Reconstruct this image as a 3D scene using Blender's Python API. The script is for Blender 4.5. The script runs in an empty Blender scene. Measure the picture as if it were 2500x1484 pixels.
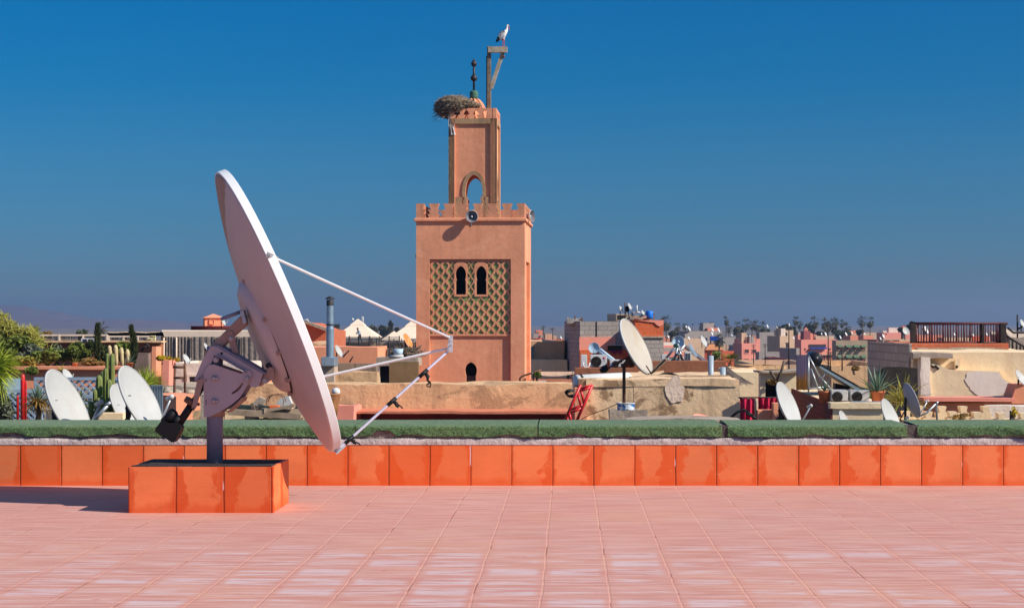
import bpy, bmesh, math, random
from mathutils import Vector, Matrix, noise

C = bpy.context.scene.collection
sc = bpy.context.scene
R = random.Random(11)
PI = math.pi

# ---------------------------------------------------------------- camera, sky, sun, exposure
F, CX, CY, CZ = 4200.0, 1388.0, 785.0, 1.6        # focal length in photo pixels, principal point, eye height


def P(px, py, Y):
    """the world point seen at photo pixel (px, py) when it lies Y metres away"""
    return Vector(((px - CX) * Y / F, Y, CZ + (CY - py) * Y / F))


cam = bpy.data.cameras.new('camera')
cam.sensor_width = 36.0
cam.lens = F / 2500.0 * 36.0
cam.shift_x = (1250 - CX) / 2500.0
cam.shift_y = (CY - 742) / 2500.0
cam.clip_start = 0.1
cam.clip_end = 40000
camo = bpy.data.objects.new('camera', cam)
camo.location = (0, 0, CZ)
camo.rotation_euler = (PI / 2, 0, 0)
C.objects.link(camo)
sc.camera = camo

SUN = Vector((1.25, -0.49, 1.0)).normalized()      # towards the sun
w = bpy.data.worlds.new('World')
sc.world = w
w.use_nodes = True
nt = w.node_tree
nt.nodes.clear()
wo = nt.nodes.new('ShaderNodeOutputWorld')
bg = nt.nodes.new('ShaderNodeBackground')
sky = nt.nodes.new('ShaderNodeTexSky')
sky.sky_type = 'NISHITA'
sky.sun_disc = False
sky.sun_elevation = math.asin(SUN.z)
sky.sun_rotation = math.atan2(SUN.x, SUN.y)
sky.altitude = 450
sky.air_density = 1.0
sky.dust_density = 0.4
sky.ozone_density = 4.0
tc = nt.nodes.new('ShaderNodeTexCoord')
sx = nt.nodes.new('ShaderNodeSeparateXYZ')
rp = nt.nodes.new('ShaderNodeValToRGB')            # polarised sky: how much of the sky's light is let through by elevation
mx = nt.nodes.new('ShaderNodeMix')
mx.data_type = 'RGBA'
mx.blend_type = 'MULTIPLY'
mx.inputs[0].default_value = 1.0
nt.links.new(tc.outputs['Generated'], sx.inputs[0])
nt.links.new(sx.outputs['Z'], rp.inputs[0])
els = rp.color_ramp.elements
SKY_STOPS = [(0.0, (.150, .235, .385)), (.02, (.134, .240, .405)), (.05, (.108, .270, .435)), (.092, (.075, .300, .470)), (.135, (.018, .310, .51)),
             (.18, (.0, .318, .545)), (.3, (.06, .40, .70)), (.6, (.8, .9, 1.0))]
while len(els) < len(SKY_STOPS):
    els.new(0.5)
for e, (p, c) in zip(els, SKY_STOPS):
    e.position = p
    e.color = (*c, 1)
nt.links.new(sky.outputs[0], mx.inputs[6])
nt.links.new(rp.outputs[0], mx.inputs[7])
nt.links.new(mx.outputs[2], bg.inputs[0])
bg.inputs[1].default_value = 0.11
nt.links.new(bg.outputs[0], wo.inputs[0])

sl = bpy.data.lights.new('sun', 'SUN')
sl.energy = 4.8
sl.angle = math.radians(0.5)
sl.color = (1.0, 0.93, 0.82)
so = bpy.data.objects.new('sun', sl)
so.rotation_euler = (-SUN).to_track_quat('-Z', 'Y').to_euler()
so.location = (30, -20, 60)
C.objects.link(so)

sc.view_settings.view_transform = 'Standard'
sc.view_settings.look = 'None'
sc.view_settings.exposure = 0.35
sc.view_settings.gamma = 1.0
sc.cycles.use_denoising = True
sc.cycles.max_bounces = 6
sc.cycles.diffuse_bounces = 3
sc.cycles.volume_bounces = 0
sc.cycles.caustics_reflective = False
sc.cycles.caustics_refractive = False

# ---------------------------------------------------------------- mesh helpers


class MB:
    """collects shapes that become ONE mesh object"""

    def __init__(s):
        s.bm = bmesh.new()
        s.mi = 0

    def face(s, pts):
        vs = [s.bm.verts.new(p) for p in pts]
        try:
            f = s.bm.faces.new(vs)
            f.material_index = s.mi
            return f
        except ValueError:
            return None

    def hexa(s, p):
        v = [s.bm.verts.new(q) for q in p]
        for i in ((0, 3, 2, 1), (4, 5, 6, 7), (0, 1, 5, 4), (1, 2, 6, 5), (2, 3, 7, 6), (3, 0, 4, 7)):
            s.bm.faces.new([v[j] for j in i]).material_index = s.mi
        return s

    def bx(s, x0, x1, y0, y1, z0, z1):
        return s.hexa([(x0, y0, z0), (x1, y0, z0), (x1, y1, z0), (x0, y1, z0), (x0, y0, z1), (x1, y0, z1), (x1, y1, z1), (x0, y1, z1)])

    def obox(s, c, size, M=None):
        M = M or Matrix.Identity(3)
        a, b, d = size[0] / 2, size[1] / 2, size[2] / 2
        c = Vector(c)
        return s.hexa([c + M @ Vector(q) for q in ((-a, -b, -d), (a, -b, -d), (a, b, -d), (-a, b, -d), (-a, -b, d), (a, -b, d), (a, b, d), (-a, b, d))])

    def bar(s, a, b, wid, thick, up=(0, 1, 0)):
        a, b = Vector(a), Vector(b)
        d = (b - a).normalized()
        n = Vector(up)
        n = (n - d * n.dot(d)).normalized()
        t = d.cross(n)
        q = []
        for p in (a, b):
            q += [p - t * wid / 2 - n * thick / 2, p + t * wid / 2 - n * thick / 2, p + t * wid / 2 + n * thick / 2, p - t * wid / 2 + n * thick / 2]
        return s.hexa(q)

    def tube(s, a, b, r, r2=None, n=8):
        return s.path([a, b], [r, r if r2 is None else r2], n)

    def path(s, pts, rr, n=6, cap=True):
        pts = [Vector(p) for p in pts]
        if not isinstance(rr, (list, tuple)):
            rr = [rr] * len(pts)
        rings = []
        prev = None
        for i, p in enumerate(pts):
            d = (pts[min(i + 1, len(pts) - 1)] - pts[max(i - 1, 0)]).normalized()
            u = prev if prev is not None else (Vector((0, 0, 1)) if abs(d.z) < .9 else Vector((1, 0, 0)))
            u = (u - d * u.dot(d))
            if u.length < 1e-6:
                u = Vector((1, 0, 0))
            u.normalize()
            prev = u
            v = d.cross(u)
            rings.append([s.bm.verts.new(p + (u * math.cos(2 * PI * k / n) + v * math.sin(2 * PI * k / n)) * rr[i]) for k in range(n)])
        for i in range(len(rings) - 1):
            for k in range(n):
                f = s.bm.faces.new([rings[i][k], rings[i][(k + 1) % n], rings[i + 1][(k + 1) % n], rings[i + 1][k]])
                f.material_index = s.mi
                f.smooth = True
        if cap:
            s.bm.faces.new(rings[0][::-1]).material_index = s.mi
            s.bm.faces.new(rings[-1]).material_index = s.mi
        return s

    def lathe(s, prof, M=None, n=24, sx=1.0, sy=1.0, fn=None, smooth=True):
        """prof: (r, z) pairs turned round local z; M places it"""
        M = M or Matrix.Identity(4)
        rings = []
        for r, z in prof:
            if r < 1e-5:
                rings.append([s.bm.verts.new(M @ Vector((0, 0, z)))])
            else:
                ring = []
                for k in range(n):
                    a = 2 * PI * k / n
                    q = r * (fn(a, z) if fn else 1)
                    ring.append(s.bm.verts.new(M @ Vector((q * math.cos(a) * sx, q * math.sin(a) * sy, z))))
                rings.append(ring)
        for a, b in zip(rings, rings[1:]):
            for k in range(n):
                q = [a[k % len(a)], a[(k + 1) % len(a)], b[(k + 1) % len(b)], b[k % len(b)]]
                q = list(dict.fromkeys(q))
                if len(q) > 2:
                    f = s.bm.faces.new(q)
                    f.material_index = s.mi
                    f.smooth = smooth
        return s

    def prism(s, pts, vec):
        vec = Vector(vec)
        a = [s.bm.verts.new(p) for p in pts]
        b = [s.bm.verts.new(Vector(p) + vec) for p in pts]
        n = len(a)
        s.bm.faces.new(a).material_index = s.mi
        s.bm.faces.new(b[::-1]).material_index = s.mi
        for i in range(n):
            s.bm.faces.new([a[i], a[(i + 1) % n], b[(i + 1) % n], b[i]]).material_index = s.mi
        return s

    def plate(s, loops, y0, y1):
        """outline + holes given as (x, z) loops, from depth y0 to y1 (filled by the curve filler, so holes stay holes)"""
        cu = bpy.data.curves.new('tmp', 'CURVE')
        cu.dimensions = '2D'
        cu.fill_mode = 'BOTH'
        cu.extrude = abs(y1 - y0) / 2
        for lp in loops:
            sp = cu.splines.new('POLY')
            sp.points.add(len(lp) - 1)
            for q, (x, z) in zip(sp.points, lp):
                q.co = (x, z, 0, 1)
            sp.use_cyclic_u = True
        ob = bpy.data.objects.new('tmp', cu)
        me = ob.to_mesh()
        off = len(s.bm.verts)
        ym = (y0 + y1) / 2
        vs = [s.bm.verts.new((v.co.x, ym - v.co.z, v.co.y)) for v in me.vertices]
        for p in me.polygons:
            try:
                s.bm.faces.new([vs[i] for i in p.vertices]).material_index = s.mi
            except ValueError:
                pass
        ob.to_mesh_clear()
        bpy.data.objects.remove(ob)
        bpy.data.curves.remove(cu)
        return s

    def ball(s, c, r, n=12, sc3=(1, 1, 1), jit=0.0, M=None):
        c = Vector(c)
        m = max(4, n // 2)
        prof = []
        rings = []
        for i in range(m + 1):
            t = PI * i / m
            if i in (0, m):
                pts = [Vector((0, 0, math.cos(t)))]
            else:
                pts = [Vector((math.sin(t) * math.cos(2 * PI * k / n), math.sin(t) * math.sin(2 * PI * k / n), math.cos(t))) for k in range(n)]
            ring = []
            for p in pts:
                q = Vector((p.x * sc3[0], p.y * sc3[1], p.z * sc3[2])) * r
                if jit:
                    q *= 1 + jit * noise.noise((p * 2.3 + c))
                if M:
                    q = M @ q
                ring.append(s.bm.verts.new(c + q))
            rings.append(ring)
        for a, b in zip(rings, rings[1:]):
            for k in range(n):
                q = list(dict.fromkeys([a[k % len(a)], a[(k + 1) % len(a)], b[(k + 1) % len(b)], b[k % len(b)]]))
                if len(q) > 2:
                    f = s.bm.faces.new(q)
                    f.material_index = s.mi
                    f.smooth = True
        return s

    def rough(s, x0, x1, y0, y1, z0, z1, amp=.04, seg=.4, top=0.0, seed=0.0):
        """a box of old masonry: subdivided and pushed about by noise, ragged along the top"""
        start = len(s.bm.verts)
        nx, ny, nz = (max(1, min(90, int(round((b - a) / seg)))) for a, b in ((x0, x1), (y0, y1), (z0, z1)))
        cache = {}
        side = [0]

        def v(i, j, k):
            key = (i, j, k, side[0])
            if key not in cache:
                p = Vector((x0 + (x1 - x0) * i / nx, y0 + (y1 - y0) * j / ny, z0 + (z1 - z0) * k / nz))
                q = p * 1.1 + Vector((seed, seed * 2, 0))
                d = noise.noise_vector(q) * amp + noise.noise_vector(q * 3.7) * amp * .5
                if k == nz:
                    d.z += top * (noise.noise(Vector((p.x * .9 + seed, p.y, 3.3))) + .5 * noise.noise(Vector((p.x * 3.1 + seed, p.y, 1.3))))
                cache[key] = s.bm.verts.new(p + d)
            return cache[key]
        fs = []
        for q in range(5):
            side[0] = q                            # each side keeps its own vertices, so the arrises stay sharp
            for i in range(nx if q < 3 else ny):
                for k in range(ny if q == 2 else nz):
                    if q < 2:
                        j = 0 if q == 0 else ny
                        fs.append((v(i, j, k), v(i + 1, j, k), v(i + 1, j, k + 1), v(i, j, k + 1)))
                    elif q == 2:
                        fs.append((v(i, k, nz), v(i + 1, k, nz), v(i + 1, k + 1, nz), v(i, k + 1, nz)))
                    else:
                        a = 0 if q == 3 else nx
                        fs.append((v(a, i, k), v(a, i + 1, k), v(a, i + 1, k + 1), v(a, i, k + 1)))
        for f in fs:
            g = s.bm.faces.new(f)
            g.material_index = s.mi
            g.smooth = True
        return s

    def blade(s, base, d, L, wid, bend=0.5, fold=.25, n=5, tip=.02):
        """a long leaf from base along d, drooping by bend"""
        d = Vector(d).normalized()
        side = d.cross(Vector((0, 0, 1)))
        if side.length < .05:
            side = Vector((R.uniform(-1, 1), R.uniform(-1, 1), 0))
        side.normalize()
        p = Vector(base)
        prev = None
        for i in range(n + 1):
            t = i / n
            wd = wid * (math.sin(PI * min(1, .25 + t * .75)) if t < 1 else tip) * (1 - .3 * t)
            mid = p - Vector((0, 0, fold * wd))
            row = [s.bm.verts.new(p - side * wd / 2), s.bm.verts.new(mid), s.bm.verts.new(p + side * wd / 2)]
            if prev:
                for a in (0, 1):
                    f = s.bm.faces.new([prev[a], prev[a + 1], row[a + 1], row[a]])
                    f.material_index = s.mi
            prev = row
            d = (d + Vector((0, 0, -bend / n))).normalized()
            p = p + d * L / n
        return s

    def leaves(s, c, rad, n, size, jit=1.0, asp=.45):
        """n leaf faces spread through an ellipsoid, denser to its outside"""
        c = Vector(c)
        for _ in range(n):
            while True:
                q = Vector((R.uniform(-1, 1), R.uniform(-1, 1), R.uniform(-1, 1)))
                if .12 < q.length <= 1:
                    break
            q = q * (q.length ** -.35)
            lump = 1 + .28 * noise.noise(q * 2.1 + c)
            p = c + Vector((q.x * rad[0], q.y * rad[1], q.z * rad[2])) * lump * .92
            a = Vector((R.gauss(0, 1), R.gauss(0, 1), R.gauss(0, .7))).normalized()
            b = a.orthogonal()
            b.rotate(Matrix.Rotation(R.uniform(0, 2 * PI), 3, a))
            sz = size * R.uniform(.6, 1.35)
            s.face([p - a * sz, p + b * sz * asp, p + a * sz, p - b * sz * asp])
        return s


SPACE = {}


def build(name, mb, mats, parent=None, local=False, rec=True, loc=None, smooth=None):
    me = bpy.data.meshes.new(name)
    bm = mb.bm
    if rec:
        bmesh.ops.recalc_face_normals(bm, faces=bm.faces)
    if smooth is not None:
        for f in bm.faces:
            f.smooth = smooth
    M = None
    if parent is not None:
        M = SPACE[parent.name]
    elif loc is not None:
        M = Matrix.Translation(Vector(loc))
    if M is not None and not local:
        bm.transform(M.inverted())
    bm.to_mesh(me)
    bm.free()
    for m in (mats if isinstance(mats, (list, tuple)) else [mats]):
        me.materials.append(m)
    ob = bpy.data.objects.new(name, me)
    C.objects.link(ob)
    if parent is not None:
        ob.parent = parent
    elif M is not None:
        ob.matrix_basis = M
    SPACE[ob.name] = M if M is not None else Matrix.Identity(4)
    return ob


def root(name, label, cat, loc=(0, 0, 0), rz=0.0, group=None):
    o = bpy.data.objects.new(name, None)
    o.empty_display_size = .2
    C.objects.link(o)
    o.location = loc
    o.rotation_euler = (0, 0, rz)
    SPACE[o.name] = Matrix.Translation(Vector(loc)) @ Matrix.Rotation(rz, 4, 'Z')
    return tag(o, label, cat, group)


def tag(o, label, cat, group=None):
    o['label'] = label
    o['category'] = cat
    o['kind'] = 'thing'
    if group:
        o['group'] = group
    return o


def copy_tree(o, loc=None, rz=None, label=None, scale=None):
    r = o.copy()
    C.objects.link(r)
    if loc is not None:
        r.location = loc
    if rz is not None:
        r.rotation_euler = (0, 0, rz)
    if scale is not None:
        r.scale = scale
    if label:
        r['label'] = label
    for ch in list(o.children):
        c = ch.copy()
        C.objects.link(c)
        c.parent = r
        for g in list(ch.children):
            d = g.copy()
            C.objects.link(d)
            d.parent = c
    return r


# ---------------------------------------------------------------- materials


def lin(r, g, b):
    return tuple(((c / 255) / 12.92 if c / 255 < .04045 else ((c / 255 + .055) / 1.055) ** 2.4) for c in (r, g, b))


class NT:
    def __init__(s, name):
        s.m = bpy.data.materials.new(name)
        s.m.use_nodes = True
        s.t = s.m.node_tree
        s.bsdf = s.t.nodes['Principled BSDF']
        s.co = s.n('ShaderNodeTexCoord').outputs['Object']

    def n(s, typ, **kw):
        nd = s.t.nodes.new(typ)
        for k, v in kw.items():
            setattr(nd, k, v)
        return nd

    def link(s, a, b):
        s.t.links.new(a, b)

    def set(s, sock, v):
        if hasattr(v, 'is_linked'):
            s.link(v, sock)
        else:
            sock.default_value = (*v, 1) if isinstance(v, tuple) and len(v) == 3 and sock.type == 'RGBA' else v

    def mapping(s, scale, vec=None):
        m = s.n('ShaderNodeMapping')
        m.inputs['Scale'].default_value = scale
        s.link(vec or s.co, m.inputs[0])
        return m.outputs[0]

    def noise(s, scale, detail=5, rough=.6, vec=None, dist=0.0):
        n = s.n('ShaderNodeTexNoise')
        n.inputs['Scale'].default_value = scale
        n.inputs['Detail'].default_value = detail
        n.inputs['Roughness'].default_value = rough
        n.inputs['Distortion'].default_value = dist
        s.link(vec or s.co, n.inputs['Vector'])
        return n.outputs['Fac']

    def ramp(s, fac, lo, hi):
        r = s.n('ShaderNodeMapRange')
        r.interpolation_type = 'SMOOTHSTEP'
        r.inputs[1].default_value = lo
        r.inputs[2].default_value = hi
        s.link(fac, r.inputs[0])
        return r.outputs[0]

    def math(s, op, a, b=0.0):
        m = s.n('ShaderNodeMath', operation=op)
        s.set(m.inputs[0], a)
        s.set(m.inputs[1], b)
        return m.outputs[0]

    def mix(s, f, a, b, mode='MIX'):
        m = s.n('ShaderNodeMix', data_type='RGBA', blend_type=mode)
        s.set(m.inputs[0], f)
        s.set(m.inputs[6], a)
        s.set(m.inputs[7], b)
        return m.outputs[2]

    def bump(s, h, strength=.4, dist=.02):
        b = s.n('ShaderNodeBump')
        b.inputs['Strength'].default_value = strength
        b.inputs['Distance'].default_value = dist
        s.link(h, b.inputs['Height'])
        s.link(b.outputs[0], s.bsdf.inputs['Normal'])

    def done(s, col, rough=.85, metal=0.0, spec=.3):
        s.set(s.bsdf.inputs['Base Color'], col)
        s.set(s.bsdf.inputs['Roughness'], rough)
        s.set(s.bsdf.inputs['Metallic'], metal)
        s.bsdf.inputs['Specular IOR Level'].default_value = spec
        return s.m


def sc_col(c, k):
    return tuple(max(0, min(.9, x * k)) for x in c)


def plaster(name, col, dark=None, var=.18, scale=.7, stain=.35, bump=.5, fine=14.0, rough=.9, patch=None, patch_amt=.6, plo=.52):
    t = NT(name)
    n1 = t.noise(scale, 6, .65)
    c = t.mix(t.ramp(n1, .3, .72), sc_col(col, 1 - var), sc_col(col, 1 + var))
    n2 = t.noise(fine, 4, .7)
    c = t.mix(t.math('MULTIPLY', t.ramp(n2, .35, .8), .35), c, sc_col(col, 1 - var * 2.2))
    if stain:
        st = t.noise(1.0, 5, .7, t.mapping((1.6, 1.6, .22)))
        c = t.mix(t.math('MULTIPLY', t.ramp(st, .48, .70), stain), c, dark or sc_col(col, .45))
    if patch:
        pt = t.noise(scale * 1.1, 7, .7, t.mapping((1, 1, 1.6)), .6)
        c = t.mix(t.math('MULTIPLY', t.ramp(pt, plo, plo + .07), patch_amt), c, patch)
    h = t.math('ADD', t.noise(fine * .6, 6, .7), t.math('MULTIPLY', n1, 1.5))
    t.bump(h, bump, .03)
    return t.done(c, rough)


def brick(name, col, col2, mortar, bw=.25, bh=.09, ms=.014, bump=.6, stain=.3, var=.3, plaster_over=None, over=.5):
    t = NT(name)
    s = t.n('ShaderNodeSeparateXYZ')
    t.link(t.co, s.inputs[0])
    cb = t.n('ShaderNodeCombineXYZ')
    t.link(t.math('ADD', s.outputs[0], s.outputs[1]), cb.inputs[0])
    t.link(s.outputs[2], cb.inputs[1])
    b = t.n('ShaderNodeTexBrick')
    t.link(cb.outputs[0], b.inputs['Vector'])
    b.inputs['Color1'].default_value = (*col, 1)
    b.inputs['Color2'].default_value = (*col2, 1)
    b.inputs['Mortar'].default_value = (*mortar, 1)
    b.inputs['Scale'].default_value = 1
    b.inputs['Brick Width'].default_value = bw
    b.inputs['Row Height'].default_value = bh
    b.inputs['Mortar Size'].default_value = ms
    b.inputs['Bias'].default_value = -.1
    n1 = t.noise(1.2, 6, .7)
    c = t.mix(t.math('MULTIPLY', t.ramp(n1, .3, .75), var), b.outputs[0], sc_col(col, .55))
    if stain:
        st = t.noise(1.0, 5, .7, t.mapping((1.4, 1.4, .25)))
        c = t.mix(t.math('MULTIPLY', t.ramp(st, .5, .8), stain), c, sc_col(mortar, .7))
    if plaster_over:
        pt = t.noise(.6, 7, .7, None, .5)
        c = t.mix(t.ramp(pt, over, over + .05), c, plaster_over)
    h = t.math('ADD', t.math('MULTIPLY', b.outputs['Fac'], -1.0), t.noise(12, 4, .6))
    t.bump(h, bump, .02)
    return t.done(c, .9)


def simple(name, col, var=.12, scale=6.0, rough=.6, metal=0.0, bump=.12, spec=.3, dirt=None, dirt_amt=.5, dirt_scale=1.5):
    t = NT(name)
    n1 = t.noise(scale, 5, .6)
    c = t.mix(t.ramp(n1, .3, .7), sc_col(col, 1 - var), sc_col(col, 1 + var))
    if dirt:
        dn = t.noise(dirt_scale, 6, .7, t.mapping((1.5, 1.5, .6)))
        c = t.mix(t.math('MULTIPLY', t.ramp(dn, .5, .72), dirt_amt), c, dirt)
    t.bump(t.noise(scale * 5, 4, .6), bump, .01)
    return t.done(c, rough, metal, spec)


def leafmat(name, col, col2, scale=2.5, rough=.6, transl=.25):
    t = NT(name)
    n1 = t.noise(scale, 3, .6)
    n2 = t.noise(scale * 7, 2, .5)
    c = t.mix(t.ramp(t.math('ADD', t.math('MULTIPLY', n1, .6), t.math('MULTIPLY', n2, .4)), .36, .64), col, col2)
    m = t.done(c, rough, 0, .25)
    tr = t.n('ShaderNodeBsdfTranslucent')
    t.link(c, tr.inputs[0])
    ms = t.n('ShaderNodeMixShader')
    ms.inputs[0].default_value = transl
    out = t.t.nodes['Material Output']
    t.link(t.bsdf.outputs[0], ms.inputs[1])
    t.link(tr.outputs[0], ms.inputs[2])
    t.link(ms.outputs[0], out.inputs[0])
    return m
# ---------------------------------------------------------------- ground and terrace
def structure(o):
    o['kind'] = 'structure'
    return o


m_ground = plaster('dry ground', lin(118, 104, 86), scale=.02, fine=.3, stain=0)
g = MB()
g.face([(-4200, -150, -9), (4200, -150, -9), (4200, 4200, -9), (-4200, 4200, -9)])
structure(build('ground', g, m_ground))


def floor_material():
    t = NT('pink terrace tiles')
    s = t.n('ShaderNodeSeparateXYZ')
    t.link(t.co, s.inputs[0])
    x, y = s.outputs[0], s.outputs[1]
    wob = t.noise(1.6, 4, .6)
    xs = t.math('ADD', t.math('SUBTRACT', x, .244), t.math('MULTIPLY', t.math('SUBTRACT', wob, .5), .03))
    ys = t.math('ADD', y, t.math('MULTIPLY', t.math('SUBTRACT', t.noise(.8, 3, .5), .5), .03))
    fx = t.math('DIVIDE', xs, .4)
    fy = t.math('DIVIDE', ys, .4)
    dx = t.math('MULTIPLY', t.math('ABSOLUTE', t.math('SUBTRACT', t.math('FRACT', t.math('ADD', fx, .5)), .5)), .4)
    dy = t.math('MULTIPLY', t.math('ABSOLUTE', t.math('SUBTRACT', t.math('FRACT', t.math('ADD', fy, .5)), .5)), .4)
    cell = t.n('ShaderNodeCombineXYZ')
    t.link(t.math('FLOOR', fx), cell.inputs[0])
    t.link(t.math('FLOOR', fy), cell.inputs[1])
    wn = t.n('ShaderNodeTexWhiteNoise', noise_dimensions='2D')
    t.link(cell.outputs[0], wn.inputs[0])
    streak = t.noise(1.0, 6, .65, t.mapping((1.6, 15.0, 1)), .3)
    streak2 = t.noise(1.0, 5, .7, t.mapping((4.0, 60.0, 1)))
    c = t.mix(t.ramp(streak, .30, .70), lin(190, 130, 116), lin(212, 163, 150))
    c = t.mix(t.math('MULTIPLY', t.ramp(streak2, .45, .75), .35), c, lin(224, 178, 166))
    c = t.mix(t.math('MULTIPLY', wn.outputs[0], .16), c, lin(206, 120, 104))
    big = t.noise(.55, 4, .6)
    c = t.mix(t.math('MULTIPLY', t.ramp(big, .45, .75), .35), c, lin(216, 160, 128))
    # chalky limewash worn off tile by tile, strongest where people walk
    edge = t.math('MULTIPLY', t.ramp(dx, .015, .07), t.ramp(dy, .02, .10))
    chalk = t.ramp(t.math('ADD', t.math('MULTIPLY', streak, .9), t.math('MULTIPLY', wn.outputs[0], .16)), .48, .62)
    where = t.math('MULTIPLY', t.ramp(y, 12.9, 11.6), t.ramp(t.noise(.35, 3, .5), .30, .48))
    c = t.mix(t.math('MULTIPLY', t.math('MULTIPLY', t.math('MULTIPLY', chalk, edge), where), .55), c, lin(208, 196, 200))
    # grout: broken sandy lines, thinner across
    gn = t.ramp(t.noise(7, 4, .7), .33, .6)
    gx = t.math('MULTIPLY', t.ramp(dx, .009, .003), gn)
    gy = t.math('MULTIPLY', t.ramp(dy, .009, .003), t.math('MULTIPLY', gn, .55))
    c = t.mix(t.math('MULTIPLY', t.math('MAXIMUM', gx, gy), .42), c, lin(232, 172, 142))
    cr = t.math('MULTIPLY', t.math('MULTIPLY', t.ramp(dx, .005, .001), t.ramp(t.noise(1.3, 3, .6), .55, .64)), .8)
    c = t.mix(cr, c, lin(120, 50, 34))
    sp = t.ramp(t.noise(9, 2, .5), .735, .76)
    c = t.mix(t.math('MULTIPLY', sp, .6), c, lin(190, 84, 58))
    h = t.math('SUBTRACT', t.math('ADD', t.math('MULTIPLY', streak2, .5), t.math('MULTIPLY', streak, .5)),
               t.math('MULTIPLY', t.math('MAXIMUM', t.ramp(dx, .009, .003), t.ramp(dy, .008, .003)), .4))
    t.bump(h, .35, .012)
    return t.done(sc_c(c, t, FLOOR_K), .8, 0, .25)


def sc_c(sock, t, k):
    return t.mix(1.0, sock, (k, k, k), 'MULTIPLY')


FLOOR_K = 0.93
g = MB()
g.bx(-14, 14, -4, 17.75, -.35, 0)
structure(build('terrace_floor', g, floor_material()))


def tile_material(name, lo, dk, seed):
    t = NT(name)
    s = t.n('ShaderNodeSeparateXYZ')
    t.link(t.co, s.inputs[0])
    u = t.math('ADD', s.outputs[0], s.outputs[1])
    z = s.outputs[2]
    wob = t.math('MULTIPLY', t.math('SUBTRACT', t.noise(3, 3, .5), .5), .012)
    fu = t.math('DIVIDE', t.math('ADD', u, wob), .4)
    d = t.math('MULTIPLY', t.math('ABSOLUTE', t.math('SUBTRACT', t.math('FRACT', t.math('ADD', fu, .5)), .5)), .4)
    wa = t.n('ShaderNodeTexWhiteNoise', noise_dimensions='1D')
    t.link(t.math('ADD', t.math('FLOOR', t.math('MULTIPLY', fu, 2.0)), seed), wa.inputs['W'])    # per side of a seam
    wb = t.n('ShaderNodeTexWhiteNoise', noise_dimensions='1D')
    t.link(t.math('ADD', t.math('FLOOR', fu), seed + 31.7), wb.inputs['W'])                   # per tile
    off = t.n('ShaderNodeCombineXYZ')
    t.link(t.math('MULTIPLY', wa.outputs[0], 0.0), off.inputs[0])
    n1 = t.noise(5.0, 5, .6, t.mapping((1, 1, .8)), .4)
    n2 = t.noise(1.6, 4, .6)
    reach = t.math('MULTIPLY', t.math('ADD', t.math('MULTIPLY', t.math('SUBTRACT', n1, .34), .46), .012), t.math('ADD', t.math('MULTIPLY', wa.outputs[0], 1.25), .2))
    soak = t.ramp(t.math('SUBTRACT', reach, d), -.008, .034)
    foot = t.ramp(t.math('ADD', z, t.math('MULTIPLY', n1, -.16)), .02, -.06)
    c = t.mix(t.ramp(n2, .35, .68), lo, sc_col(lo, .82))
    c = t.mix(t.math('MULTIPLY', t.math('POWER', wb.outputs[0], 1.6), .8), c, t.mix(.75, lo, dk))
    br = t.noise(1.0, 6, .7, t.mapping((3, 3, 16)))
    c = t.mix(t.math('MULTIPLY', t.ramp(br, .5, .75), .4), c, t.mix(.7, lo, dk))
    c = t.mix(t.math('MULTIPLY', soak, t.math('ADD', t.math('MULTIPLY', n1, .5), .5)), c, dk)
    c = t.mix(t.math('MULTIPLY', foot, .55), c, dk)
    c = t.mix(t.math('MULTIPLY', t.ramp(d, .028, .0), t.math('ADD', t.math('MULTIPLY', n2, 1.1), -.2)), c, sc_col(dk, .6))
    ln = t.ramp(d, .0055, .002)
    c = t.mix(t.math('MULTIPLY', ln, t.math('ADD', t.math('MULTIPLY', wa.outputs[0], .6), .3)), c, lin(92, 26, 8))
    wt = t.math('MULTIPLY', t.ramp(d, .009, .003), t.ramp(t.noise(2.3, 3, .6), .63, .68))
    c = t.mix(t.math('MULTIPLY', wt, .8), c, lin(240, 190, 190))
    sp = t.ramp(t.noise(6, 5, .7), .70, .74)
    c = t.mix(t.math('MULTIPLY', sp, .5), c, lin(150, 80, 60))
    h = t.math('SUBTRACT', t.math('ADD', t.math('MULTIPLY', br, .5), t.math('MULTIPLY', t.noise(30, 3, .6), .2)), t.math('MULTIPLY', t.ramp(d, .01, .002), 1.2))
    t.bump(h, .35, .012)
    return t.done(c, .6, 0, .35)


TILE_LO, TILE_DK = (.94, .24, .080), (.76, .092, .008)
m_tile = tile_material('orange wall tiles', TILE_LO, TILE_DK, 3.0)
m_tile2 = tile_material('orange plinth tiles', (.92, .215, .070), (.66, .072, .007), 11.0)
m_mortar = plaster('grey mortar', lin(196, 180, 176), scale=3, fine=30, stain=.15, bump=.9, patch=lin(110, 100, 96), patch_amt=.35)
m_pebble = plaster('pebbly mortar', lin(176, 160, 150), scale=9, fine=55, stain=0, bump=1.6, var=.3, patch=lin(92, 86, 80), patch_amt=.6)

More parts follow.
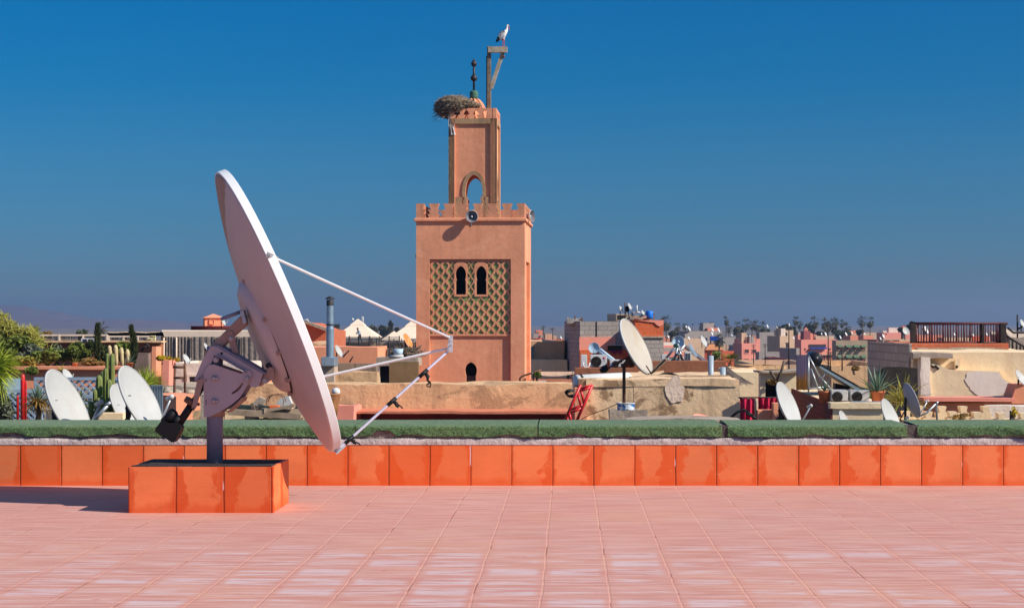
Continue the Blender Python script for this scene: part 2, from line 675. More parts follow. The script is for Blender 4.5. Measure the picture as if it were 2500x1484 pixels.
pw = root('parapet_wall', 'low terrace parapet faced with one row of stained orange tiles', 'parapet', (.244, 16.8, 0))
g = MB()
g.bx(-14, 14, 16.8, 16.95, 0, .40)
build('tile_facing', g, m_tile, pw)
g = MB()
g.rough(-14, 14, 16.818, 17.6, .401, .575, .005, .05 * 3, .0, 2.0)
build('mortar_bed', g, m_pebble, pw)
g = MB()
N = 400
prev = None
for i in range(N + 1):                                  # smeared mortar fillet above the tiles, ragged top edge
    x = -14 + 28 * i / N
    zt = .458 + .014 * noise.noise(Vector((x * 2.2, 0, 0))) + .008 * noise.noise(Vector((x * 9, 1, 0)))
    yo = .006 * noise.noise(Vector((x * 5, 4, 0)))
    row = [g.bm.verts.new(q) for q in ((x, 16.795 + yo * .3, .398), (x, 16.797 + yo, .425), (x, 16.803 + yo, zt), (x, 16.88, zt + .006))]
    if prev:
        for k in range(3):
            g.bm.faces.new([prev[k], row[k], row[k + 1], prev[k + 1]]).smooth = True
    prev = row
build('mortar_fillet', g, m_mortar, pw)


def turf_material():
    t = NT('artificial turf')
    n1 = t.noise(95, 2, .8)
    n2 = t.noise(38, 3, .8)
    n3 = t.noise(1.7, 4, .6)
    c = t.mix(t.ramp(t.math('ADD', t.math('MULTIPLY', n1, .5), t.math('MULTIPLY', n2, .5)), .40, .60), lin(44, 76, 38), lin(108, 144, 88))
    c = t.mix(t.math('MULTIPLY', t.ramp(n3, .45, .7), .35), c, lin(124, 142, 88))
    t.bump(t.math('ADD', n1, n2), 1.0, .02)
    m = t.done(c, .75, 0, .35)
    t.bsdf.inputs['Sheen Weight'].default_value = .25
    t.bsdf.inputs['Sheen Roughness'].default_value = .4
    return m


m_turf = turf_material()


def turf_strip(px0, px1, label, raised):
    """a strip of turf laid over the parapet and hanging down its front; raised: (px, half width, height) where the hem has ridden up"""
    k = 16.83 / F
    x0, x1 = (px0 - CX) * k, (px1 - CX) * k
    n = max(4, int((x1 - x0) / .022))
    g = MB()
    prev = None
    for i in range(n + 1):
        x = x0 + (x1 - x0) * i / n
        hem = .480 + .012 * noise.noise(Vector((x * 1.9, 7, 0))) + .008 * noise.noise(Vector((x * 5.2, 3, 0))) + .003 * noise.noise(Vector((x * 17, 3, 0)))
        for (pc, hw, up) in raised:
            dd = abs((pc - CX) * k - x) / (hw * k)
            if dd < 1.3:
                hem += up * max(0, 1 - dd ** 2) ** .7 * (1 + .25 * noise.noise(Vector((x * 14, 9, 0))))
        row = []
        top = .594 + .004 * noise.noise(Vector((x * 1.3, 0, 2)))
        ys = [(17.69, top - .02), (17.66, top), (17.3, top + .002), (17.0, top - .002), (16.85, top - .004), (16.81, top - .014)]
        m = 8
        for j in range(m + 1):
            z = top - .03 + (hem - top + .03) * j / m
            slant = x * 2.3 + z * 3.0
            rid = max(0, noise.noise(Vector((slant * .8, 5, 0))) - .22) * 1.9
            rid2 = 1 - abs(noise.noise(Vector((slant * 1.7 + 11, 2, 0)))) * 6
            f = (j / m) ** .7
            y = 16.800 - .030 * rid * f - .020 * max(0, rid2 - .45) * f - .006 * noise.noise(Vector((x * 8, z * 8, 0))) * f - .004 * j / m
            ys.append((y, z))
        row = [g.bm.verts.new((x, y, z)) for y, z in ys]
        if prev:
            for q in range(len(row) - 1):
                g.bm.faces.new([prev[q], row[q], row[q + 1], prev[q + 1]]).smooth = True
        prev = row
    # short pile standing off the surface so the outline is furry
    bm = g.bm
    bm.faces.ensure_lookup_table()
    fs = [f for f in bm.faces]
    for f in fs:
        c0 = f.calc_center_median()
        nn = f.normal if f.normal.length else Vector((0, -1, 0))
        f.normal_update()
        nn = f.normal
        if nn.y > .3:
            nn = -nn
        a = f.calc_area()
        for _ in range(min(14, max(1, int(a / .00028)))):
            v = [q.co for q in f.verts]
            s, t2 = R.random(), R.random()
            p = (v[0] * (1 - s) + v[1] * s) * (1 - t2) + (v[3] * (1 - s) + v[2] * s) * t2
            d = (nn + Vector((R.uniform(-.8, .8), R.uniform(-.4, .4), R.uniform(-1.1, .3)))).normalized() * R.uniform(.008, .016)
            sd = Vector((R.uniform(-1, 1), R.uniform(-.3, .3), R.uniform(-1, 1))).normalized() * .0035
            g.face([p - sd, p + sd, p + d])
    o = build('turf_strip', g, m_turf, loc=((x0 + x1) / 2, 16.9, .59), rec=False)
    tag(o, label, 'turf', 'artificial turf strips along the parapet')


turf_strip(-500, 868, 'green artificial turf strip on the parapet behind the big dish pole', [(28, 34, .045), (285, 60, .02), (150, 25, .02)])
turf_strip(870, 1312, 'green artificial turf strip on the parapet below the minaret, hem ridden up over mortar', [(938, 30, .05), (1010, 40, .02), (1240, 30, .02)])
turf_strip(1315, 1762, 'green artificial turf strip on the parapet below the dish in the paint bucket', [(1405, 30, .025), (1520, 20, .012)])
turf_strip(1776, 2214, 'green artificial turf strip on the parapet below the red curtains and black solar heater', [(1990, 30, .012), (2120, 40, .012)])
turf_strip(2238, 3100, 'green artificial turf strip on the parapet below the row of cream merlons', [(2400, 40, .02)])
m_joint = plaster('dark joint', lin(92, 84, 80), scale=4, fine=40, stain=.4, bump=1.0)
for (p0, p1) in ((1757, 1779), (2208, 2243)):
    k = 16.83 / F
    g = MB()
    g.bx((p0 - CX) * k, (p1 - CX) * k, 16.81, 16.845, .455, .588)
    build('joint_mortar', g, m_joint, pw)

# ---------------------------------------------------------------- plinth of the big dish
PX0, PX1, PY0, PY1, PZ = -3.686, -2.472, 14.4, 15.2, .385
pl = root('tiled_plinth', 'orange tiled plinth filled with dark soil that carries the big satellite dish', 'plinth', (PX0, PY0, 0))
g = MB()
th = .03
g.bx(PX0, PX1, PY0, PY0 + th, 0, PZ)
g.bx(PX1 - th, PX1, PY0 + th, PY1, 0, PZ)
g.bx(PX0, PX0 + th, PY0 + th, PY1, 0, PZ)
g.bx(PX0 + th, PX1 - th, PY1 - th, PY1, 0, PZ)
bmesh.ops.bevel(g.bm, geom=[e for e in g.bm.edges if e.calc_length() < .5 and abs((e.verts[0].co - e.verts[1].co).normalized().z) > .9], offset=.006, segments=2, affect='EDGES')
build('tile_casing', g, m_tile2, pl)
g = MB()
g.rough(PX0 + th - .012, PX1 - th + .012, PY0 + th - .012, PY1 - th + .012, .1, PZ + .004, .006, .03, .02, 5.0)
build('soil_fill', g, plaster('dark soil', lin(70, 58, 54), scale=4, fine=40, stain=0, bump=1.5), pl)
# ---------------------------------------------------------------- the big satellite dish
def dish_paint():
    t = NT('dish paint')
    n1 = t.noise(1.3, 4, .5)
    c = t.mix(t.ramp(n1, .3, .7), (.50, .425, .415), (.56, .475, .46))
    st = t.noise(1.0, 5, .7, t.mapping((2, 2, .4)))
    c = t.mix(t.math('MULTIPLY', t.ramp(st, .55, .75), .22), c, lin(150, 130, 115))
    t.bump(t.noise(60, 3, .6), .05, .004)
    return t.done(c, .45, 0, .4)


m_dish = dish_paint()
m_lip = simple('white rim paint', (.76, .77, .77), .03, 3, .4, 0, .03, .4)
m_dish_brown = simple('brown dish paint', (.40, .27, .19), .08, 3, .6, 0, .05)
m_mount = simple('pale pink bracket paint', (.46, .36, .36), .06, 4, .5, 0, .08, .4, dirt=lin(150, 96, 76), dirt_amt=.35, dirt_scale=2.5)
m_strut = simple('rust dusted strut paint', (.40, .25, .19), .10, 4, .55, 0, .1, .35, dirt=lin(120, 66, 46), dirt_amt=.5, dirt_scale=3)
m_pole = simple('blue grey pole paint', (.20, .20, .27), .10, 5, .5, 0, .08, .4, dirt=lin(70, 70, 90), dirt_amt=.4)
m_seam = simple('dark seam', (.03, .02, .02), .1)
m_black = simple('black plastic', (.005, .005, .006), .2, 8, .55, 0, .1)
m_alu = simple('bright aluminium', (.80, .80, .80), .05, 8, .3, .55, .05)
m_steel = simple('galvanised steel', (.42, .44, .46), .15, 9, .4, .6, .08)
m_bolt = simple('zinc bolt', (.45, .38, .38), .15, 9, .4, .5, .08)
m_rust = simple('rusty iron', (.14, .065, .04), .35, 7, .85, 0, .4)

DY = 15.05
dc = P(687, 757, DY)
dd = (dc - Vector((0, 0, CZ))).normalized()
dr = Vector((dd.y, -dd.x, 0)).normalized()
du = dr.cross(dd).normalized()
sphi = .164
cphi = math.sqrt(1 - sphi ** 2)
kk = dr * .926 + du * .377
dn = dd * sphi + kk * cphi                       # where the dish points
uu = -dr * .377 + du * .926                      # up along the long axis of the rim
vv = dn.cross(uu)
if vv.y < 0:
    vv = -vv                                     # away from the camera along the short axis
RU, RV = 1.30, .82


def DP(a, b, c):
    """a along the long axis, b towards the far side, c along the pointing direction (metres)"""
    return dc + uu * a + vv * b + dn * c


def dmat(a=0, b=0, c=0):
    o = DP(a, b, c)
    M = Matrix.Identity(4)
    M.col[0] = (*uu, 0)
    M.col[1] = (*vv, 0)
    M.col[2] = (*dn, 0)
    M.col[3] = (*o, 1)
    return M


MY = 14.8


def Z2(x, y, Y=MY):
    return P(360 + x / 4.365, 720 + y / 4.365, Y)


def Z3(x, y, Y=MY):
    return P(360 + x / 3.09, 680 + y / 3.09, Y)


pole_x = (524.5 - CX) * MY / F
sd = root('satellite_dish', 'huge pale satellite dish seen from behind on its pole, tallest thing on the terrace', 'satellite dish', (pole_x, MY, PZ))

LIP = .074
SH = .16
g = MB()
nseg = 160
prof = []
for i in range(33):
    r = 1 - i / 32
    prof.append((r, -LIP - SH * (1 - r ** 2.3)))
prof2 = [(r, z + .012) for r, z in prof][::-1]
full = [(1.0, -LIP + .004)] + prof
g.lathe(full, dmat(), nseg, RU, RV)
g.bm.normal_update()
for f in g.bm.faces:                             # a hard-edged patch high on the back is coloured brown
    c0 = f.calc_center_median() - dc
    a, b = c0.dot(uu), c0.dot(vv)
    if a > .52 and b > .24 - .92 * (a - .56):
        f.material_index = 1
g.lathe(prof2, dmat(), nseg, RU * .985, RV * .985)
g.bm.faces.ensure_lookup_table()
build('reflector', g, [m_dish, m_dish_brown], sd)
g = MB()
for a in ([(.985, -LIP), (1.010, -LIP), (1.012, -LIP + .003)], [(1.012, -LIP + .003), (1.012, -.004)], [(1.012, -.004), (1.008, 0), (.985, 0)], [(.985, 0), (.985, -LIP)]):
    g.lathe(a, dmat(), nseg, RU, RV)
build('rim', g, m_lip, sd)

# the hub cover on the back, its black seam and its little latches
ho, hz0 = -.163, -LIP - SH + .03
g = MB()
g.lathe([(.535, .0), (.53, -.010), (.515, -.035), (.49, -.065), (.45, -.088), (.40, -.098), (.2, -.102), (0, -.102)], dmat(ho, 0, hz0), 64, 1, .66)
hub = build('hub_cover', g, m_dish, sd)
g = MB()
g.lathe([(.535, .01), (.546, .004), (.546, -.006), (.535, -.010)], dmat(ho, 0, hz0 + .004), 64, 1, .66)
build('seam', g, m_seam, hub)
for ang in (20, 75, 108, 140, 172, 215, 290, 335):
    a = math.radians(ang)
    g = MB()
    p = DP(ho + .545 * math.cos(a), -.545 * .66 * math.sin(a), hz0 - .01)
    g.obox(p, (.03, .03, .045), Matrix((uu, vv, dn)).transposed())
    build('latch', g, m_strut, hub)

# the pole
g = MB()
g.tube((pole_x, MY, PZ - .12), (pole_x, MY, P(0, 845, MY).z), .069, n=28)
build('pole', g, m_pole, sd)

# elevation bracket: slotted side plates, channel, sleeve
plate_px = [(690, 742), (740, 735), (1030, 835), (1080, 790), (1125, 800), (1145, 850), (1120, 900), (1090, 965), (1015, 1085), (920, 1165), (800, 1240), (690, 1290), (637, 1288), (633, 830), (655, 790)]
slot_px = [(1040, 925), (1055, 935), (1035, 975), (1000, 1015), (950, 1045), (932, 1048), (930, 1032), (970, 1005), (1005, 970)]
slot2_px = [(655, 880), (664, 880), (664, 915), (655, 915)]
slot3_px = [(655, 1105), (664, 1105), (664, 1165), (655, 1165)]


def xz(lst, f):
    return [(f(x, y).x, f(x, y).z) for x, y in lst]


g = MB()
g.plate([xz(plate_px, Z2), xz(slot_px, Z2), xz(slot2_px, Z2), xz(slot3_px, Z2)], MY - .135, MY - .120)
br = build('side_plate', g, m_mount, sd)
g = MB()
g.plate([xz(plate_px, Z2), xz(slot_px, Z2)], MY + .120, MY + .135)
build('side_plate', g, m_mount, sd)
g = MB()
g.bx(Z2(640, 0).x, Z2(665, 0).x, MY - .119, MY + .119, Z2(0, 1285).z, Z2(0, 835).z)
g.prism([Z2(x, y, MY - .118) for x, y in ((840, 1258), (1010, 1092), (1003, 1128), (872, 1236))], (0, .236, 0))
build('web_plate', g, m_strut, sd)
g = MB()
chan = [(700, 548), (725, 540), (765, 550), (1255, 838), (1210, 965), (1180, 978), (1128, 975), (1085, 905), (1055, 805), (740, 640), (690, 768), (545, 915), (530, 895), (615, 690)]
g.plate([xz(chan, Z2)], MY - .112, MY - .098)
g.plate([xz(chan, Z2)], MY + .098, MY + .112)
ch = build('channel', g, m_mount, sd)
g = MB()
g.prism([Z2(x, y, MY - .113) for x, y in ((702, 542), (730, 534), (768, 542), (1260, 832), (1250, 850), (760, 562), (722, 556))], (0, .226, 0))
g.prism([Z2(x, y, MY - .150) for x, y in ((738, 630), (1058, 818), (1052, 832), (735, 645))], (0, .045, 0))
build('channel_flange', g, m_pole, ch)
g = MB()
g.tube((pole_x, MY, Z2(0, 1292).z), (pole_x, MY, Z2(0, 1160).z), .086, n=28)
build('sleeve', g, m_strut, sd)


def bolt(x, y, r, Y, parent, ln=.03):
    g = MB()
    p = Z2(x, y, Y)
    g.tube(p, p + Vector((0, -ln, 0)), r, r * .9, 6)
    g.tube(p + Vector((0, .002, 0)), p + Vector((0, -.008, 0)), r * 1.35, n=16)
    build('bolt', g, m_bolt, parent)


for x, y, r in ((730, 690, .018), (1065, 893, .018)):
    bolt(x, y, r, MY - .14, br)
for x, y in ((715, 888), (715, 1130)):
    g = MB()
    p, q = Z2(690, y, MY - .145), Z2(752, y, MY - .145)
    g.tube(p, q, .011, n=8)
    p2 = Z2(708, y, MY - .148)
    g.tube(p2 - Vector((.012, 0, 0)), p2 + Vector((.012, 0, 0)), .022, n=6)
    build('bolt', g, m_bolt, br)
g = MB()
p = Z2(790, 622, MY - .113)
g.tube(p, p + Vector((0, -.003, 0)), .011, n=14)
build('pin_hole', g, m_seam, ch)

# arms between mount and hub
g = MB()
g.prism([Z2(x, y, MY - .045) for x, y in ((612, 600), (618, 640), (645, 668), (700, 640), (860, 490), (1052, 315), (1040, 218), (1000, 212))], (0, .11, 0))
bmesh.ops.bevel(g.bm, geom=g.bm.edges[:], offset=.006, segments=1, affect='EDGES')
build('upper_arm', g, m_strut, sd)
g = MB()
g.prism([Z2(x, y, MY - .062) for x, y in ((835, 420), (870, 380), (910, 395), (970, 628), (905, 612))], (0, .016, 0))
build('cross_strut', g, m_strut, sd)
g = MB()
g.prism([Z2(x, y, MY + .068) for x, y in ((835, 420), (870, 380), (910, 395), (970, 628), (905, 612))], (0, .016, 0))
build('cross_strut', g, m_strut, sd)
bolt(890, 465, .016, MY - .063, sd, .02)
g = MB()
g.tube(Z2(785, 258, MY - .08), Z2(1015, 172, MY - .02), .016, n=10)
build('threaded_rod', g, m_pole, sd)
g = MB()
g.bar(Z2(1014, 165, MY - .03), Z2(1048, 300, MY - .03), .03, .10)
build('clevis', g, m_steel, sd)
g = MB()
g.prism([Z2(x, y, MY - .08) for x, y in ((1205, 948), (1212, 900), (1255, 840), (1300, 765), (1345, 780), (1350, 880), (1262, 945))], (0, .02, 0))
build('hinge_lug', g, m_strut, sd)
g = MB()
g.prism([Z2(x, y, MY + .08) for x, y in ((1205, 948), (1212, 900), (1255, 840), (1300, 765), (1345, 780), (1350, 880), (1262, 945))], (0, .02, 0))
build('hinge_lug', g, m_strut, sd)
bolt(1252, 915, .018, MY - .081, sd, .015)
g = MB()
g.tube(Z2(1285, 752, MY - .05), Z2(1285, 752, MY - .05) + Vector((0, .12, 0)), .024, n=8)
build('hinge_pin', g, m_seam, sd)

# the actuator that drives the dish
ac_y = MY - .10
g = MB()
g.tube(Z2(632, 905, ac_y), Z2(430, 1230, ac_y), .024, n=14)
g.tube(Z2(470, 1170, ac_y), Z2(318, 1400, ac_y), .034, n=14)
act = build('actuator_tube', g, simple('black rusty tube', (.022, .014, .012), .4, 8, .5, .2, .2), sd)
g = MB()
g.prism([Z2(x, y, ac_y - .05) for x, y in ((530, 905), (592, 888), (598, 915), (522, 1190), (505, 1212), (468, 1208))], (0, .012, 0))
g.prism([Z2(x, y, ac_y + .04) for x, y in ((530, 905), (592, 888), (598, 915), (522, 1190), (505, 1212), (468, 1208))], (0, .012, 0))
build('actuator_strap', g, m_strut, sd)
g = MB()
g.tube(Z2(470, 1110, ac_y), Z2(440, 1158, ac_y), .052, n=14)
g.tube(Z2(425, 1120, ac_y), Z2(478, 1172, ac_y), .022, n=8)
g.tube(Z2(455, 1140, ac_y - .07), Z2(455, 1140, ac_y + .07), .02, n=8)
g.tube(Z2(490, 1215, ac_y - .07), Z2(490, 1215, ac_y + .07), .012, n=8)
g.tube(Z2(545, 1163, ac_y - .05), Z2(520, 1160, ac_y), .014, n=8)
build('actuator_clamp', g, m_rust, sd)
g = MB()
hull = [(46, 1146), (104, 1070), (122, 1062), (164, 1100), (186, 1085), (225, 1090), (252, 1110), (248, 1145), (205, 1225), (188, 1241)]
g.prism([Z3(x, y, ac_y - .075) for x, y in hull], (0, .15, 0))
bmesh.ops.bevel(g.bm, geom=g.bm.edges[:], offset=.010, segments=2, affect='EDGES')
mot = build('motor_housing', g, m_black, sd)
g = MB()
ax = (Z3(203, 1000, ac_y) - Z3(125, 1090, ac_y))
a0 = Z3(130, 1088, ac_y)
g.path([a0, a0 + ax * .9, a0 + ax * .93, a0 + ax], [.044, .044, .038, .034], 20)
g.tube(a0 + ax * 1.0, a0 + ax * 1.04, .02, n=10)
build('motor', g, m_black, mot)
g = MB()
p = Z3(212, 1030, ac_y)
g.tube(Z3(196, 1105, ac_y), Z3(245, 1040, ac_y), .040, n=18)
build('gearbox_collar', g, m_black, mot)

# feed arms and feed bracket
fd = DP(-.82, .02, 1.28)
fpx = P(1100, 838, fd.y)
fd = Vector((fpx.x, fd.y, fpx.z))


def rim_pt(theta, c=-.05, k=1.02):
    t = math.radians(theta)
    return DP(RU * math.cos(t) * k, -RV * math.sin(t) * k, c)


def feed_arm(a, b, mat=m_alu):
    g = MB()
    a, b = Vector(a), Vector(b)
    d = (b - a).normalized()
    g.path([a, a + d * .06, a + d * .09, b - d * .03, b], [.009, .010, .0120, .0120, .008], 12)
    arm = build('feed_arm', g, mat, sd)
    g = MB()
    g.bar(a - d * .03, a + d * .08, .045, .008, (0, 1, 0))
    g.tube(a + Vector((0, -.02, 0)), a + Vector((0, .01, 0)), .012, n=6)
    build('end_lug', g, m_steel, arm)
    return arm, a, b


m_lilac = simple('lilac aluminium', (.62, .60, .72), .06, 8, .35, .4, .05)
feed_arm(rim_pt(70), fd + Vector((0, -.02, .05)))
feed_arm(rim_pt(-121, -.03, .99), fd + Vector((-.03, .04, -.05)), m_lip)
low, la, lb = feed_arm(rim_pt(172, -.03), fd + Vector((-.01, 0, -.06)), m_lilac)
for t, hang in ((.10, .03), (.475, .045), (.76, .085)):
    p = la.lerp(lb, t)
    d = (lb - la).normalized()
    g = MB()
    g.tube(p - d * .05, p + d * .05, .0185, n=10)
    g.path([p + Vector((.02, -.02, 0)), p + Vector((.045, -.03, -hang * .35)), p + Vector((.04, -.03, -hang * .7)), p + Vector((.065, -.03, -hang))], [.016, .020, .011, .014], 6)
    if hang > .06:
        g.path([p + Vector((.06, -.03, -hang)), p + Vector((.03, -.03, -hang - .015)), p + Vector((.035, -.03, -hang - .03)), p + Vector((.065, -.03, -hang - .035)), p + Vector((.07, -.03, -hang))], .006, 6)
    else:
        g.path([p + Vector((.04, -.03, -.01)), p + Vector((.09, -.03, -hang)), p + Vector((.10, -.03, -hang - .015))], .006, 6)
    build('tape_wrap', g, m_black, low)
g = MB()
g.plate([[(fd.x - .032, fd.z - .075), (fd.x + .02, fd.z - .08), (fd.x + .025, fd.z + .07), (fd.x - .01, fd.z + .075)]], fd.y - .035, fd.y - .029)
g.bx(fd.x - .005, fd.x + .018, fd.y - .028, fd.y + .03, fd.z - .07, fd.z + .066)
g.tube(fd + Vector((.005, -.05, .03)), fd + Vector((.005, .05, .03)), .01, n=8)
g.tube(fd + Vector((.012, -.05, -.01)), fd + Vector((.012, .05, -.01)), .008, n=8)
g.tube(fd + Vector((-.01, -.045, -.05)), fd + Vector((-.01, .05, -.05)), .008, n=8)
build('feed_bracket', g, m_alu, sd)
# ---------------------------------------------------------------- the minaret
MQ = 63.0
S63 = MQ / F                                       # metres per photo pixel at the minaret
m_mina = plaster('salmon minaret plaster', lin(229, 156, 119), scale=.6, fine=7, var=.10, stain=.40, bump=.45, dark=lin(186, 118, 84), patch=lin(236, 172, 132), patch_amt=.45, plo=.53)
m_merl = plaster('weathered merlon plaster', lin(212, 146, 112), scale=1.2, fine=9, var=.14, stain=.45, bump=.5, dark=lin(130, 88, 66))
m_trim = plaster('grey brown stone trim', lin(174, 140, 106), scale=1.5, fine=10, var=.16, stain=.45, bump=.5, dark=lin(108, 92, 66))
m_green = simple('green glazed tile', (.23, .31, .09), .3, 3, .35, 0, .1, .5, dirt=lin(120, 110, 60), dirt_amt=.4)
m_dark = simple('dark interior', (.012, .010, .010), .1)
m_wood = simple('weathered grey timber', (.22, .165, .12), .28, 5, .85, 0, .4, .2, dirt=lin(60, 48, 40), dirt_amt=.5)
m_wood2 = simple('pale timber', (.42, .35, .26), .2, 5, .85, 0, .3, .2)
m_bronze = simple('dark bronze', (.045, .04, .045), .25, 6, .5, .4, .1)
m_patina = simple('green patina copper', (.06, .15, .10), .35, 7, .7, 0, .2, dirt=(.03, .06, .05), dirt_amt=.6)

mrz = math.radians(-2.0)
MB0 = -9.0
mk = (1016 - CX) / F
mx0 = mk * MQ
mina = root('minaret', 'salmon pink square minaret with a green sebka panel and a slim lantern on top', 'minaret', (mx0, MQ, MB0), mrz)


def lx(px):
    """photo column -> metres along the minaret's front"""
    k = (px - CX) / F
    c, s = math.cos(mrz), math.sin(mrz)
    return (k * MQ - mx0) / (c - k * s)


def lz(py, y=0.0):
    return CZ + (CY - py) * (MQ + y) / F - MB0


def lxq(px, y):
    """photo column -> metres along the front for something y metres behind the front"""
    k = (px - CX) / F
    c, s = math.cos(mrz), math.sin(mrz)
    return (k * (MQ + c * y) - mx0 + s * y) / (c - k * s)


WM = lx(1281)


def keyhole(cx, z0, zc, zt, hw, hr, n=10):
    """horseshoe opening: straight jambs, then a rounder pointed head"""
    pts = [(cx - hw, z0), (cx - hw, zc)]
    zh = zc + (zt - zc) * .42
    for i in range(n + 1):
        t = math.radians(215 - 125 * i / n)
        x = hr * math.cos(t)
        if math.sin(t) < 0:
            z = zh + (zh - zc) * math.sin(t) / .574
        else:
            z = zh + (zt - zh) * (.84 * math.sin(t) + .16 * (i / n) ** 3)
        pts.append((cx + x, z))
    m = [(2 * cx - x, z) for x, z in pts[::-1]]
    return pts + [q for q in m if abs(q[0] - cx) > 1e-4]


z_corn0, z_corn1 = lz(541), lz(533)
xr0, xr1 = lx(1049), lx(1247)
zrt = lz(633)
RD = .11                                           # depth of the long recess
g = MB()
# front: frame round the recess, then the recessed wall with its three windows
g.plate([[(0, 0), (xr0, 0), (xr0, zrt), (xr1, zrt), (xr1, 0), (WM, 0), (WM, z_corn0), (0, z_corn0)]], 0, RD)
w1 = keyhole(lx(1124.5), lz(719), lz(685), lz(649), lx(1137) - lx(1124.5), lx(1137.5) - lx(1124.5))
w2 = keyhole(lx(1174.5), lz(719), lz(685), lz(649), lx(1187) - lx(1174.5), lx(1187.5) - lx(1174.5))
w3 = keyhole(lx(1149), lz(990), lz(917), lz(884), lx(1161) - lx(1149), lx(1163.5) - lx(1149))
g.plate([[(.02, 0), (WM - .02, 0), (WM - .02, z_corn0 - .01), (.02, z_corn0 - .01)], w1, w2, w3], RD + .002, RD + .35)
# right side with its own recess, left side, back
sr0, sr1 = .95, 3.2
for (ya, yb, za, zb) in ((RD + .001, sr0, 0, z_corn0 - .02), (sr1, WM, 0, z_corn0 - .02), (sr0, sr1, lz(636), z_corn0 - .02)):
    g.bx(WM - .12, WM, ya, yb, za, zb)
g.bx(WM - .40, WM - .121, RD + .36, WM, 0, z_corn0 - .02)
g.bx(0, .30, RD + .351, WM, 0, z_corn0 - .02)
w4 = keyhole(2.12, lz(916), lz(908), lz(893), .13, .15)
g.plate([[(.301, 0), (WM - .401, 0), (WM - .401, z_corn0 - .03), (.301, z_corn0 - .03)], w4], WM - .3, WM)
g.bx(.05, WM - .05, .05, WM - .05, z_corn0, z_corn0 + .02)
build('tower_wall', g, m_mina, mina, local=True)
g = MB()
g.bx(xr0 + .5, xr1 - .5, .75, 2.8, lz(1000), lz(660))
g.bm.clear()
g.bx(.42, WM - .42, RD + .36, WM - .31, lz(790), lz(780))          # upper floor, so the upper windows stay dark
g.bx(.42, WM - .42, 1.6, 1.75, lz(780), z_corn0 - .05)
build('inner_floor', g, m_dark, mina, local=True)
g = MB()
g.bx(xr0 + .02, xr1 - .02, RD - .012, RD, lz(814), lz(640))
gt = MB()
gt.plate([[(xr0 + .01, lz(816)), (xr1 - .01, lz(816)), (xr1 - .01, lz(640)), (xr0 + .01, lz(640))], w1, w2], RD - .018, RD)
build('green_tiles', gt, m_green, mina, local=True)
g.bm.free()

# sebka lattice: one rhombic cell after another, each with a leaf-shaped opening
g = MB()
LX0, LX1, LZ0, LZ1 = xr0 + .012, xr1 - .012, lz(816), lz(638)
ca, cb = (lx(1249) - lx(1051)) / 8.0, 25.4 * S63
yf, yb = RD - .052, RD - .018
leaf = [(0, 1.0), (.30, .72), (.34, .45), (.66, .42), (.92, .10), (.72, -.05), (.78, -.32), (.48, -.42), (.40, -.72), (.14, -.78), (0, -1.0)]
leaf = [(x, z) for x, z in leaf] + [(-x, z) for x, z in leaf[-2:0:-1]]


def cell(cx, cz, s=1.0):
    a, b = ca / 2, cb / 2
    op = [(cx + x * .335 * ca * s, cz + z * .42 * cb * s) for x, z in leaf]
    out = []
    for x, z in op:
        dx, dz = x - cx, z - cz
        k = 1 / (abs(dx) / a + abs(dz) / b)
        out.append((cx + dx * k, cz + dz * k))
    cl = lambda q: (min(LX1, max(LX0, q[0])), min(LZ1, max(LZ0, q[1])))
    op = [cl(q) for q in op]
    out = [cl(q) for q in out]
    n = len(op)
    vo = [g.bm.verts.new((x, yf, z)) for x, z in out]
    vi = [g.bm.verts.new((x, yf, z)) for x, z in op]
    vb = [g.bm.verts.new((x, yb, z)) for x, z in op]
    for i in range(n):
        j = (i + 1) % n
        for q in ((vo[i], vo[j], vi[j], vi[i]), (vi[i], vi[j], vb[j], vb[i])):
            try:
                g.bm.faces.new(q)
            except ValueError:
                pass


wz0, wz1 = lz(724), lz(645)
for i in range(-1, 10):
    for j in range(-1, 16):
        cx = LX0 + (i + (0 if j % 2 else .5)) * ca
        cz = LZ1 - .16 - j * cb / 2
        if cx < LX0 - ca * .2 or cx > LX1 + ca * .2 or cz < LZ0 - cb * .1 or cz > LZ1 + cb * .1:
            continue
        if any(abs(cx - lx(c)) < ca * .62 and wz0 - .08 < cz < wz1 + .05 for c in (1124.5, 1174.5)):
            continue
        cell(cx, cz, 1.0 if LX0 + .1 < cx < LX1 - .1 else .9)
# plain surrounds of the two windows
for c, wn in ((1124.5, w1), (1174.5, w2)):
    a, b = lx(c) - ca * .66, lx(c) + ca * .66
    g.plate([[(a, wz0), (b, wz0), (b, wz1), (lx(c), wz1 + .12), (a, wz1)], [(x, max(z, wz0 + .03)) for x, z in wn]], yf - .004, yb)
g.bx(LX0 - .008, LX1 + .008, yf - .006, RD - .001, lz(820), lz(815.5))
g.bx(LX0 - .008, LX1 + .008, yf - .006, RD - .001, lz(639), lz(636.5))
bmesh.ops.recalc_face_normals(g.bm, faces=g.bm.faces)
build('sebka_lattice', g, m_mina, mina, local=True)
g = MB()
g.bx(lx(1136), lx(1162), .30, .44, lz(990), lz(918))
build('window_grille', g, simple('iron sheet', (.05, .035, .035), .2), mina, local=True)

# cornice and merlons
g = MB()
o = .075
g.bx(-o, WM + o, -o, WM + o, z_corn0, z_corn1)
bmesh.ops.bevel(g.bm, geom=g.bm.edges[:], offset=.02, segments=1, affect='EDGES')
build('cornice', g, m_mina, mina, local=True)


